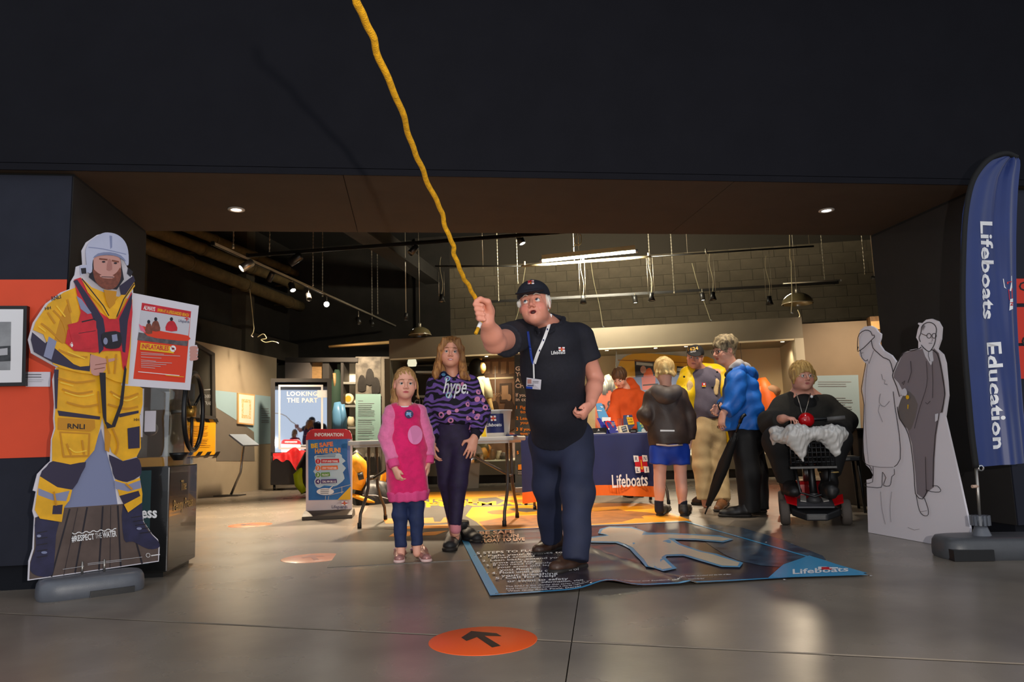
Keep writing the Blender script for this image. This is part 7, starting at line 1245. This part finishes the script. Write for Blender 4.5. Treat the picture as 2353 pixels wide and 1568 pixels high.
sdf_obj('hair', Fh, M_PLT, b2, folds(.004, ((1,.2,.3),140,0), ((.3,1,.2),190,1)))
M_BJK = mat('brown_jacket_fabric', S(62,48,42), .5, nz=.12, ns=8, bump=.15, bs=40); F = Field(.009); F.cone(q(1505,910), q(1560,910), .075, .075, .03); F.chain([q(1532,925), q(1535,985), q(1538,1022)], [.165,.172,.182], .05, sq=(V(0,1,0),.75), capb=0); F.chain([q(1501,912), q(1484,955), q(1493,982,.16)], [.075,.070,.052], .03, capb=0); F.chain([q(1563,912), q(1582,960), q(1585,1012,-.02)], [.075,.068,.052], .03, capb=0); F.cone(q(1531,855), q(1531,886), .05, .055, .01, 's')
jk = sdf_obj('jacket', F, M_BJK, b2, folds(.007, ((.3,.2,1),34,0), ((.9,.2,.4),44,1))); F = Field(.008); F.chain([q(1506,896,.03), q(1512,900,-.10), q(1531,908,-.16), q(1552,900,-.10), q(1556,896,.03)], [.045,.055,.060,.055,.045], .03); F.ell(q(1531,915,-.12), (.10,.05,.055), .03); F.cone(q(1531,868,-.01), q(1531,892,-.01), .07, .06, .02, 's'); sdf_obj('hood', F, mat('hood_grey_brown', S(84,76,74), .6, nz=.15, ns=9), jk)
T = bvh(jk); Fl = Flat(hug(T, YB-.15, .014), (0,0,0), 0); Fl.poly([(1517,988),(1550,988.5),(1550,992),(1517,992)], M_WP); Fl.build('reflective_strip', jk); MB().tube([q(1508,1022,-.11), q(1537,1025,-.15), q(1568,1023,-.11)], .008, 6).build('hem_cord', mat('pale_hem', S(190,170,155), .7), jk)
F = Field(.009); F.cone(q(1538,1010), q(1539,1030), .15, .15, .03, sq=(V(0,1,0),.75)); F.chain([q(1517,1030), q(1515,1068)], [.088,.092], .02, capb=0); F.chain([q(1561,1030), q(1562,1068)], [.088,.092], .02, capb=0); sdf_obj('shorts', F, mat('royal_blue_shorts', S(16,60,170), .6), b2, folds(.006, ((1,.2,.2),60,0), ((.4,.2,1),40,1)))
for a, b in ((q(1514,1150), q(1514,1172)), (q(1569,1150), q(1569,1174))): F = Field(.007); F.cone(a, b, .040, .038, .01, capa=0); sdf_obj('sock', F, mat('navy_sock', S(22,26,44), .85), b2)
shoe(b2, G(1512,1186)+V(0,-.04,0), G(1535,1172), M_WALK, M_SOLE, .92); shoe(b2, G(1568,1187)+V(0,-.04,0), G(1582,1170), M_WALK, M_SOLE, .92)
# ---------------------------------------------------------------- older man in cap and yellow coat
YB = 7.05; q = lambda x, y, d=0: J(x, y, YB+d)
H = Head(q(1597,822,-.05), (-.45,-.88,-.12), .20, .90); F = Field(.011, [hz(H.c, .14, .0045)]); H.build(F, q(1612,852), .055, age=1, fat=1.05)
F.cone(q(1588,865), q(1650,860), .055, .055, .03); F.ell(q(1618,910), (.13,.09,.18), .05); F.cone(q(1622,950), q(1625,980), .09, .09, .04); F.chain([q(1585,868,.03), q(1576,915,.05), q(1590,955,.0)], [.045,.04,.03], .02); F.chain([q(1655,865,.05), q(1662,910,.05), q(1655,950,-.05)], [.045,.04,.03], .02)
hand(F, q(1590,957,0), V(.1,-.2,-1), V(1,0,0), V(0,-1,0), .95, .6); hand(F, q(1655,952,-.05), V(-.2,-.3,-1), V(-1,0,0), V(0,-1,0), .95, .6)
for a in ((q(1607,985),q(1612,1070),q(1622,1160,.0)),(q(1645,985),q(1652,1070),q(1660,1165,-.1))): F.chain(list(a), [.08,.055,.036], .02)
om = sdf_obj('person', F, M_SKIN, None, None, H.col(S(220,156,130), S(170,96,86), S(214,122,104), .6), 1, label='older man in numbered black cap, grey jumper and open yellow coat', cat='person'); H.eyes(om, S(60,70,80)); H.brows(om, mat('grey_brow'), .0035)
Fc = Field(.006); Fc.ell(H.w(0,-.010,.050), V(.092,.112,.092)*H.s, .01, ax=H.A); Fc.cut(H.w(0,0,.036), -H.A[2]); Fc.ell(H.w(0,.110,.044), V(.076,.075,.010)*H.s, .012, ax=np.array([H.A[0], nrm(H.A[1]-.35*H.A[2]), nrm(H.A[2]+.35*H.A[1])])); cp_ = sdf_obj('cap', Fc, mat('black_cap_fabric', S(20,20,24), .8), om)
T = bvh(cp_); Fl = Flat(hug(T, 6.9, .012), (0,0,0), 0); gld = mat('gold_thread', S(214,168,70), .5); Fl.text('1624', 1581, 807, 7, gld, bold=.02, wd=24, ang=-.15); Fl.text('RNLI', 1587, 811, 3, M_LGREY, bold=.02, wd=12, ang=-.2); Fl.build('cap_lettering', cp_)
Fh = Field(.006); Fh.ell(H.w(0,-.035,.02), V(.088,.085,.075)*H.s, .01, ax=H.A); Fh.cut(H.w(0,.0,0), H.A[1]); Fh.cut(H.w(0,0,-.035), -H.A[2]); Fh.cut(H.w(0,0,.05), H.A[2]); sdf_obj('hair', Fh, M_WHAIR, om)
F = Field(.010); F.cone(q(1592,868), q(1645,864), .065, .065, .03); F.chain([q(1616,885), q(1620,930), q(1624,962)], [.175,.175,.165], .05, sq=(V(0,1,0),.72), capb=0); sw = sdf_obj('jumper', F, mat('slate_jumper', S(92,86,102), .9, nz=.06, ns=20, bump=.2, bs=160), om, folds(.008, ((.3,.1,1),34,0), ((.8,.1,.6),30,1))); T = bvh(sw); Fl = Flat(hug(T, 6.9, .012), (0,0,0), 0); Fl.rect(1613,880,1622,887,M_REDP); Fl.rect(1613,886,1622,889,M_YELP); Fl.rect(1616,881,1620,885,M_WP); Fl.build('jumper_badge', sw)
F = Field(.010); M_YCT = mat('yellow_oilskin', S(236,196,20), .5, nz=.08, ns=12, bump=.12, bs=30)
for x0, x1, x2, dd in ((1582,1573,1576,.0),(1652,1662,1668,.0)):
    F.chain([q(x0,862,.06), q(x1,905,.02), q(x2 if x0 > 1600 else x2-0,955,.02)], [.085,.095,.08], .03, sq=(V(0,1,0),1.5)); 
F.chain([q(1600,862,.14), q(1640,858,.14)], [.10,.10], .04); F.chain([q(1620,880,.16), q(1625,960,.16), q(1630,1020,.14)], [.19,.2,.2], .04, sq=(V(0,1,0),.4), capb=0); F.chain([q(1668,900,-.03), q(1672,960,-.02), q(1680,1030,.0)], [.04,.055,.05], .03, capb=0)
ct_ = sdf_obj('coat', F, M_YCT, om, folds(.008, ((.8,.2,.5),40,0), ((.3,.1,1),30,1))); 
F = Field(.008); F.chain([q(1592,856,.0), q(1586,885,-.10), q(1583,905,-.12)], [.03,.036,.02], .02, sq=(V(.3,-1,0),.4)); F.chain([q(1630,848,.0), q(1642,880,-.10), q(1646,905,-.12)], [.035,.045,.02], .02, sq=(V(-.3,-1,0),.4)); sdf_obj('collar_lining', F, mat('cream_pile_lining', S(206,178,130), .95, bump=.4, bs=90), ct_)
for x, y in ((1572,866),(1648,855),(1637,890)): MB().ball(q(x,y,-.12), .011, 10, sc=(1,.5,1)).build('press_stud', M_BLK2, ct_)
M_BEI = mat('beige_cords', S(186,162,120), .85, nz=.06, ns=10, bump=.15, bs=120); F = Field(.010); F.cone(q(1623,950), q(1625,990), .155, .155, .04, sq=(V(0,1,0),.75)); F.chain([q(1608,990), q(1613,1070), q(1620,1148)], [.10,.085,.075], .04, capb=0); F.chain([q(1643,990), q(1652,1070), q(1660,1150,-.08)], [.10,.088,.078], .04, capb=0); sdf_obj('trousers', F, M_BEI, om, folds(.0035, ((.3,.2,1),60,0), ((.7,.2,.8),44,1), ((1,0,.1),50,2))); shoe(om, G(1632,1160), G(1588,1160), M_LEATH, M_SOLE, 1.08); shoe(om, G(1668,1160), G(1650,1178), mat('tan_boot', S(120,76,44), .5), M_SOLE, 1.08)
# ---------------------------------------------------------------- grey-haired visitor in the blue waterproof
YB = 6.25; q = lambda x, y, d=0: J(x, y, YB+d)
H = Head(q(1664,806), (-.96,-.22,-.16), .0, .98); F = Field(.011, [hz(H.c, .15, .0045)]); H.build(F, q(1684,848), .055)
F.cone(q(1690,868,-.14), q(1708,866,.16), .06, .06, .03); F.ell(q(1705,925), (.11,.15,.22), .05); F.cone(q(1715,985), q(1716,1010), .10, .12, .04)
F.chain([q(1690,872,-.17), q(1690,920,-.17), q(1662,950,-.20)], [.046,.042,.03], .02); hand(F, q(1662,952,-.20), nrm(V(-.35,-.1,-1)), V(.8,.4,0), V(-1,-.3,0), .95, .9); F.chain([q(1704,872,.17), q(1690,915,.18), q(1655,935,.1)], [.046,.042,.03], .02); hand(F, q(1655,936,.1), nrm(V(-.8,-.2,-.5)), V(0,-1,0), V(-.3,0,1), .95, .9)
for a in ((q(1712,1010,-.08),q(1718,1090,-.12),q(1718,1158,-.1)),(q(1722,1010,.1),q(1738,1090,.1),q(1744,1160,.05))): F.chain(list(a), [.075,.055,.035], .02)
bc_ = sdf_obj('person', F, M_SKIN, None, None, H.col(S(222,164,140), S(176,100,92), S(218,130,112), .5), 1, label='grey-haired visitor with glasses in a bright blue waterproof, in profile', cat='person'); H.eyes(bc_, S(60,60,60))
M_GRH = mat('silver_fair_hair', S(176,158,122), .55, col2=S(84,70,50), ns=14, bump=.6, bs=60, stretch=(3,3,.8)); Fh = Field(.006); Fh.ell(H.w(0,-.018,.042), V(.096,.116,.108)*H.s, .01, ax=H.A); Fh.ell(H.w(0,.115,-.05), V(.08,.085,.095)*H.s, .012, 's', ax=H.A); Fh.cut(H.w(0,-.03,-.05), -H.A[2]+.25*H.A[1], k=.015)
for s in (-1,1): Fh.ell(H.w(s*.09,.0,-.01), V(.03,.024,.03)*H.s, .01, 's', ax=H.A)
rr = random.Random(3)
for k in range(18): a = rr.uniform(0,6.28); Fh.cone(H.w(.06*math.cos(a),.07*math.sin(a)-.02,.11), H.w(.096*math.cos(a),.115*math.sin(a)-.02,.05+.03*rr.random()), .020, .012, .014)
sdf_obj('hair', Fh, M_GRH, bc_, folds(.004, ((1,.3,.2),130,0), ((.3,1,.3),170,1)))
gs = MB(); 
for s in (-1,1): gs.tube([H.w(s*.033+.021*math.cos(t),.098,.0+.017*math.sin(t)) for t in np.linspace(0,6.283,17)], .0022, 6, cap=False); gs.tube([H.w(s*.055,.096,.005), H.w(s*.078,.04,.008), H.w(s*.080,-.01,.004)], .0022, 6)
gs.tube([H.w(-.012,.1,.003), H.w(.012,.1,.003)], .0022, 6).build('glasses', mat('dark_glasses_frame', S(40,28,24), .4), bc_)
M_BLW = mat('bright_blue_waterproof', S(20,104,200), .55, nz=.10, ns=7, bump=.25, bs=26); F = Field(.009); F.cone(q(1692,872,-.14), q(1708,870,.16), .085, .085, .04); F.chain([q(1702,895), q(1706,940), q(1708,990)], [.17,.185,.205], .05, sq=(nrm(V(1,.25,0)),.82), capb=0); F.chain([q(1692,876,-.17), q(1688,922,-.18), q(1668,948,-.2)], [.085,.080,.062], .03, capb=0); F.chain([q(1706,876,.17), q(1690,915,.18), q(1662,934,.12)], [.085,.080,.062], .03, capb=0); F.cone(q(1680,830), q(1686,862), .06, .065, .015, 's')
wj = sdf_obj('waterproof', F, M_BLW, bc_, folds(.013, ((.5,.2,1),30,0), ((1,.3,.2),44,1), ((-.6,.2,1),52,2))); F = Field(.008); F.chain([q(1680,858,-.10), q(1700,850,-.13), q(1722,856,-.07), q(1728,862,.05), q(1705,856,.15), q(1688,856,.12)], [.035,.042,.05,.05,.045,.035], .03); hdd = sdf_obj('hood', F, M_BLW, wj, folds(.007, ((1,.3,.4),60,0))); F = Field(.008); F.chain([q(1682,848,-.09), q(1698,838,-.12), q(1716,846,-.06), q(1716,850,.06), q(1698,842,.13), q(1684,848,.09)], [.028,.036,.036,.036,.036,.028], .03); sdf_obj('hood_lining', F, mat('grey_hood_lining', S(178,176,180), .7, nz=.1, ns=12), hdd, folds(.008, ((1,.3,.4),80,0), ((.3,.8,.4),60,1))); F = Field(.008); F.chain([q(1680,850,-.12), q(1672,862,-.10), q(1672,862,.06)], [.02,.024,.022], .02); sdf_obj('collar', F, mat('black_collar', S(18,18,20), .8), wj)
MB().tube([q(1646+x, 930+y, -.12) for x, y in ((8,-6),(4,2),(8,12),(16,10))], .007, 6).build('wrist_cord', M_BLK2, bc_)
M_BTR = mat('black_trousers', S(14,13,15), .7, nz=.2, ns=10, bump=.08, bs=200); F = Field(.010); F.cone(q(1712,985), q(1716,1012), .17, .165, .04, sq=(nrm(V(1,.2,0)),.85)); F.chain([q(1712,1010,-.08), q(1720,1090,-.10), q(1722,1176,-.08)], [.115,.098,.09], .05, capb=0); F.chain([q(1722,1010,.1), q(1736,1090,.1), q(1744,1172,.06)], [.115,.098,.09], .05, capb=0); sdf_obj('trousers', F, M_BTR, bc_, folds(.006, ((.7,.2,.6),40,0), ((1,.1,.15),55,1))); shoe(bc_, G(1728,1189), G(1650,1188), mat('black_shoe', S(20,18,20), .5), M_SOLE, 1.05); shoe(bc_, G(1762,1178), G(1706,1180), mat('black_shoe'), M_SOLE, 1.05)
# umbrella held in the hand
um = thing('umbrella', G(1622,1180), 'long furled black umbrella leaning from the blue waterproof wearer to the floor', 'umbrella'); tip = G(1620,1182); top = q(1700,972,-.30); d = top-tip; MB().tube([tip, tip+d*.08, tip+d*.12, tip+d*.3, tip+d*.55, tip+d*.8, tip+d*.9], [.006,.007,.022,.042,.050,.034,.012], 14).build('furled_canopy', mat('black_umbrella_cloth', S(18,18,19), .7, bump=.3, bs=20), um); MB().tube([tip+d*.88, top], .009, 8).build('shaft', M_BLK2, um); MB().tube([top, top+d*.06, top+d*.06+V(.03,0,.02)], .014, 8).build('handle', M_BLK2, um)
for k in range(5): a = k*1.26; MB().tube([tip+d*.1+V(.02*math.cos(a),.02*math.sin(a),0), tip+d*.45+V(.05*math.cos(a+.5),.05*math.sin(a+.5),0), tip+d*.85+V(.025*math.cos(a+1),.025*math.sin(a+1),0)], .006, 6).build('fold_edge', mat('black_umbrella_cloth'), um)
# ---------------------------------------------------------------- mobility scooter
f_ = nrm(V(-.42,-.90,0)); a_ = V(-f_[1], f_[0], 0); cf = (G(1818,1205)+G(1945,1211))/2+V(0,.03,0); up = V(0,0,1)
sc_ = thing('mobility_scooter', cf-f_*.35, 'red and black mobility scooter with the seated woman aboard', 'mobility scooter'); SP = lambda x, y, z: cf+a_*x-f_*y+up*z      # x right in view, y back, z up
M_TYRE = mat('grey_tyre', S(82,74,68), .8, bump=.2, bs=60); M_SRED = mat('metallic_red_shell', S(190,10,20), .2, coat=.6); M_SBLK = mat('scooter_black', S(20,20,22), .4)
for x, y, nm in ((-.215,0,''),(.215,0,''),(-.20,.66,''),(.20,.66,'')):
    r = .095 if y == 0 else .105; MB().lathe([(.05,-.03),(r*.9,-.034),(r,-.02),(r,.02),(r*.9,.034),(.05,.03)], SP(x,y,r), a_, 28).build('tyre', M_TYRE, sc_); MB().lathe([(.0001,-.022),(.03,-.03),(.052,-.02),(.052,.02),(.03,.03),(.0001,.022)], SP(x,y,r), a_, 20).build('wheel_hub', mat('silver_hub', S(180,178,174), .35, .6), sc_)
MB().prism([SP(-.17,-.10,.13), SP(-.07,-.17,.10), SP(.07,-.17,.10), SP(.17,-.10,.13), SP(.19,.02,.20), SP(.18,.45,.16), SP(-.18,.45,.16), SP(-.19,.02,.20)], up*-.055).build('floor_shell', M_SBLK, sc_, bevel=.012)
MB().prism([SP(-.13,-.13,.135), SP(.13,-.13,.135), SP(.16,.0,.185), SP(-.16,.0,.185)], up*.012).build('front_bumper', mat('bumper_grey', S(74,74,78), .35), sc_, bevel=.006)
for s in (-1,1): MB().prism([SP(s*.20,-.06,.165), SP(s*.13,-.12,.150), SP(s*.12,-.03,.195), SP(s*.21,.05,.215)], up*.012).build('red_fender', M_SRED, sc_, bevel=.004); MB().prism([SP(s*.10,-.06,.180), SP(s*.06,-.07,.175), SP(s*.05,.06,.205), SP(s*.09,.07,.21)], up*.008).build('grip_strip', mat('grip_grey', S(170,165,158), .6), sc_); MB().tube([SP(s*.10,0,.10), SP(s*.21,0,.095)], .016, 8).build('axle', M_STEEL, sc_)
MB().obox(SP(0,.62,.20), [a_,f_,up], [.19,.16,.10]).build('rear_shell', M_SRED, sc_, bevel=.03); MB().tube([SP(0,.62,.28), SP(0,.62,.43)], .03, 12).build('seat_post', M_STEEL, sc_)
MB().obox(SP(0,.60,.46), [a_,f_,up], [.22,.21,.035]).build('seat', M_SBLK, sc_, bevel=.025); MB().obox(SP(0,.82,.66), [a_,nrm(f_-up*.1),nrm(up+f_*.1)], [.21,.03,.18]).build('backrest', M_SBLK, sc_, bevel=.025)
for s in (-1,1): MB().tube([SP(s*.26,.80,.48), SP(s*.27,.78,.64), SP(s*.27,.52,.66)], .016, 8).build('armrest', M_SBLK, sc_)
MB().tube([SP(0,-.03,.17), SP(0,.03,.40), SP(0,.10,.74)], [.03,.024,.022], 12).build('tiller', M_SBLK, sc_); MB().lathe([(.0001,0),(.05,0),(.05,.03),(.03,.05),(.03,.07)], SP(0,-.04,.17), up, 16).build('tiller_boot', mat('boot_grey', S(60,60,62), .5), sc_); MB().lathe([(.03,0),(.036,.0),(.036,.02),(.03,.02)], SP(0,.04,.45), nrm(SP(0,.1,.74)-SP(0,.03,.4)), 16).build('tiller_ring', M_CHROME, sc_)
hb_ = SP(0,.115,.79); MB().ball(hb_, .062, 18, sc=(1.05,.8,.95)).build('red_console', M_SRED, sc_); MB().tube([hb_+a_*-.27-up*.02, hb_, hb_+a_*.27+up*.012], .012, 8).build('handlebar', M_SBLK, sc_)
for s in (-1,1): MB().tube([hb_+a_*s*.15, hb_+a_*s*.28+up*(.012*s-.004)], .018, 10).build('grip', mat('grey_grip', S(96,94,92), .6), sc_)
# front basket: wires
bkc = SP(0,-.03,.0); wb_ = MB()
for k in range(7): z = .44+.035*k; e = .15+.002*k; pts = [SP(-e,-.20,z), SP(e,-.20,z), SP(e,.02,z), SP(-e,.02,z), SP(-e,-.20,z)]; wb_.tube(pts, .005, 6, cap=False, smooth=False)
for k in range(11): x = -.15+.03*k; wb_.tube([SP(x,-.205,.44), SP(x,-.205,.66)], .004, 5)
wb_.build('wire_basket', M_SBLK, sc_); MB().prism([SP(-.16,-.21,.43), SP(.16,-.21,.43), SP(.16,.02,.43), SP(-.16,.02,.43)], up*.015).build('basket_floor', M_SBLK, sc_); MB().tube([SP(-.12,-.1,.43), SP(-.10,-.12,.25), SP(0,-.12,.22), SP(.10,-.12,.25), SP(.12,-.1,.43)], .010, 8).build('basket_bracket', M_SBLK, sc_)
# plastic bag slung over the basket
F = Field(.008)
for x, y, z, r in ((-.17,-.14,.665,(.11,.08,.05)),(-.06,-.20,.68,(.11,.08,.055)),(.06,-.18,.68,(.10,.08,.05)),(.17,-.14,.675,(.10,.08,.065)),(-.2,-.02,.70,(.08,.08,.04)),(.1,-.04,.70,(.12,.07,.035))): F.ell(SP(x,y,z), r, .03)
F.cone(SP(-.10,-.22,.66), SP(-.07,-.25,.49), .10, .008, .04); F.cone(SP(.14,-.22,.66), SP(.16,-.24,.545), .085, .03, .04); F.cone(SP(-.24,-.1,.70), SP(-.26,-.12,.63), .05, .02, .03)
pbm = mat('white_plastic_bag', S(226,222,216), .32, nz=.06, ns=12); pbm.node_tree.nodes['Principled BSDF'].inputs['Transmission Weight'].default_value = .2
pbg = sdf_obj('plastic_bag', F, pbm, None, folds(.010, ((.9,.3,.35),90,0), ((-.6,.4,.7),150,1), ((1,.1,-.2),210,2)), label='crumpled translucent white plastic bag hung over the scooter basket', cat='bag')
# ---------------------------------------------------------------- woman on the scooter
q = lambda x, y, z: SP(x, y, z); hc = J(1843,866,5.80); H = Head(hc, (-.05,-1,-.02), .03, .96); F = Field(.011, [hz(H.c, .14, .0045)]); H.build(F, J(1846,905,5.88), .075, fat=1.2)
pel = SP(0,.60,.56); che = J(1850,945,5.90); shl, shr = J(1797,932,5.90), J(1902,932,5.90); ell_, elr = J(1772,975,5.80), J(1938,972,5.82); wrl, wrr = J(1800,962,5.50), J(1925,990,5.56)
F.ell(che, (.20,.15,.2), .05); F.ell(J(1850,1010,5.9), (.22,.18,.18), .05); F.cone(shl, shr, .07, .07, .05); F.chain([shl, ell_, wrl], [.07,.06,.034], .03); F.chain([shr, elr, wrr], [.07,.06,.034], .03)
hand(F, wrl, nrm(J(1832,962,5.38)-wrl), V(0,0,-1), V(.3,0,.1), .92, 1.0); hand(F, wrr, nrm(V(-.6,-.5,-.6)), V(-.2,.5,-1), V(-1,0,.3), .95, .7)
kl, kr = J(1790,1015,5.55), J(1918,1010,5.50); al, ar = J(1812,1118,5.62), J(1905,1118,5.35)
F.chain([pel+a_*-.12, kl, al], [.10,.075,.045], .04); F.chain([pel+a_*.12, kr, ar], [.10,.075,.045], .04)
wm = sdf_obj('person', F, M_SKIN, None, None, H.col(S(222,160,138), S(180,104,98), S(216,124,108), .6), 1, label='blonde woman in glasses and black jumper seated on the mobility scooter', cat='person'); H.eyes(wm, S(80,80,80)); H.brows(wm, mat('light_brown_brow'), .0024)
M_YBL = mat('yellow_blonde_hair', S(216,178,104), .5, col2=S(160,122,66), ns=16, bump=.5, bs=70, stretch=(4,4,.4)); Fh = Field(.006); Fh.ell(H.w(0,-.012,.035), V(.100,.110,.110)*H.s, .01, ax=H.A); Fh.ell(H.w(0,.11,-.05), V(.074,.075,.090)*H.s, .012, 's', ax=H.A); Fh.cut(H.w(0,-.02,-.065), -H.A[2], k=.02)
for s in (-1,1): Fh.chain([H.w(s*.085,.03,.04), H.w(s*.093,.03,-.02), H.w(s*.090,.025,-.06)], [.020,.020,.008], .015)
sdf_obj('hair', Fh, M_YBL, wm, folds(.003, ((1,.2,.1),190,0)))
gs = MB()
for s in (-1,1): gs.tube([H.w(s*.033+.024*math.cos(t),.103,-.001+.015*math.sin(t)) for t in np.linspace(0,6.283,17)], .0016, 6, cap=False); gs.tube([H.w(s*.058,.100,.004), H.w(s*.088,.02,.006)], .0018, 6)
gs.build('glasses', mat('silver_glasses_frame', S(190,180,175), .3, .7), wm)
M_BKN = mat('black_knit', S(30,29,26), .9, nz=.15, ns=30, bump=.3, bs=120); F = Field(.010); F.cone(J(1812,926,5.9), J(1886,926,5.9), .075, .075, .06); F.ell(J(1850,960,5.88), (.235,.185,.22), .06); F.ell(J(1850,1015,5.86), (.25,.20,.15), .06); F.chain([shl, ell_, wrl+(ell_-wrl)*.15], [.085,.098,.068], .05, capb=0); F.chain([shr, elr, wrr+(elr-wrr)*.12], [.085,.10,.07], .05, capb=0); F.ell(J(1846,905,5.74), (.10,.10,.06), .01, 's'); F.cone(J(1846,880,5.86), J(1846,915,5.87), .085, .09, .01, 's'); jm = sdf_obj('jumper', F, M_BKN, wm, folds(.010, ((.4,.2,1),26,0), ((1,.2,.5),34,1))); F = Field(.009); F.ell(J(1848,930,5.80), (.10,.10,.09), .02); sdf_obj('top', F, mat('black_top', S(10,10,11), .8), wm)
MB().tube([J(1830,905,5.72), J(1838,930,5.66), J(1843,950,5.62)], .004, 6).build('necklace', M_STEEL, wm); MB().tube([J(1862,905,5.72), J(1856,930,5.66), J(1849,952,5.62)], .004, 6).build('necklace', M_STEEL, wm); MB().ball(J(1865,912,5.68), .012, 10).build('pendant', M_WP, wm); MB().tube([J(1916,982,5.52), J(1926,978,5.49), J(1934,984,5.53)], .018, 8).build('wrist_bandage', M_WP, wm)
M_BLG = mat('black_leggings', S(20,19,20), .75, nz=.15, ns=12); F = Field(.010); F.cone(pel+a_*-.12, pel+a_*.12, .16, .16, .05); F.chain([pel+a_*-.13, kl, J(1808,1105,5.62)], [.145,.120,.075], .05, capb=0); F.chain([pel+a_*.13, kr, J(1905,1085,5.38)], [.145,.120,.085], .05, capb=0); sdf_obj('leggings', F, M_BLG, wm)
for a, b, hx, tx in ((J(1806,1085,5.62), al, J(1812,1135,5.64), J(1826,1138,5.42)), (J(1905,1085,5.38), ar, J(1900,1138,5.38), J(1912,1140,5.15))):
    F = Field(.009); F.cone(a, b, .068, .058, .02, capa=0); F.cone(b, hx+V(0,0,.03), .058, .05, .03); F.chain([hx+V(0,0,.035), hx*.5+tx*.5+V(0,0,.04), tx+V(0,0,.03)], [.05,.055,.050], .03); F.cut(hx-V(0,0,.02), -up); bt_ = sdf_obj('boot', F, mat('black_boot', S(22,20,20), .5, nz=.2, ns=12), wm, folds(.004, ((.2,.2,1),70,0))); MB().tube([a+V(.068*math.cos(t),.068*math.sin(t),.0) for t in np.linspace(0,6.283,17)], .006, 6, cap=False).build('boot_trim', mat('gold_trim', S(190,160,96), .4), bt_)
# black tube chair behind the scooter
chx = SP(.26,1.08,0); ch_ = thing('tube_chair', chx, 'black tube-framed chair standing behind the mobility scooter', 'chair')
for sx in (-.2,.2):
    MB().tube([chx+a_*sx+f_*.2, chx+a_*sx*.9+f_*.17+up*.44], .013, 8).build('leg', M_SBLK, ch_); MB().tube([chx+a_*sx-f_*.2, chx+a_*sx*.9-f_*.17+up*.44], .013, 8).build('leg', M_SBLK, ch_); MB().tube([chx+a_*sx*.9-f_*.17+up*.44, chx+a_*sx*.9-f_*.22+up*.82], .013, 8).build('back_post', M_SBLK, ch_)
MB().obox(chx+up*.455, [a_,f_,up], [.2,.2,.02]).build('seat', M_SBLK, ch_, bevel=.01); MB().obox(chx-f_*.215+up*.72, [a_,f_,up], [.19,.015,.1]).build('backrest', M_SBLK, ch_, bevel=.01)
# ================================================================ room lamps (light of the track heads and tubes, plus added fill)
for u, v, tu, tv, pw, dg in ((-4.3,-1.5,-5.75,-.9,440,80),(-4.3,-3.4,-3.4,-4.5,850,84),(-2.4,-3.5,-2.3,-4.4,760,84),(-.6,-3.5,-.7,-4.6,520,80),(-1.2,.6,-1.1,-1.6,360,72),(1.2,.7,.9,-1.8,360,70),(3.2,.8,2.7,-1.8,340,70)):
    spot(BF(u, v, 3.1), BF(tu, tv, .3), pw, dg, 1.0, WARM, .12)
spot(BF(-4.35,-.3,3.1), BF(-4.7,1.2,1.0), 260, 80, .8, WARM, .09)
spot(BF(4.3,-1.6,3.1), BF(3.9,.3,1.1), 260, 75, 1.0, WARM, .1)  # unseen spot added to brighten the right partition
for x, tx in ((.4,.9),(2.2,2.4),(3.4,3.2)): spot((x,5.85,3.3), (tx,7.2,.9), 100, 80, .8, (1,.86,.68), .08)      # unseen fill spots added behind the bulkhead to light the visitors' fronts
l = bpy.data.lights.new('tube_area','AREA'); l.shape='RECTANGLE'; l.size=1.4; l.size_y=.08; l.energy=170; l.color=(1,.92,.70)
o = bpy.data.objects.new('fluorescent_light', l); COL.objects.link(o); o.location=[float(q) for q in (fa+fb_)/2+E2*.08]; o.rotation_euler=(math.radians(92),0,TH)
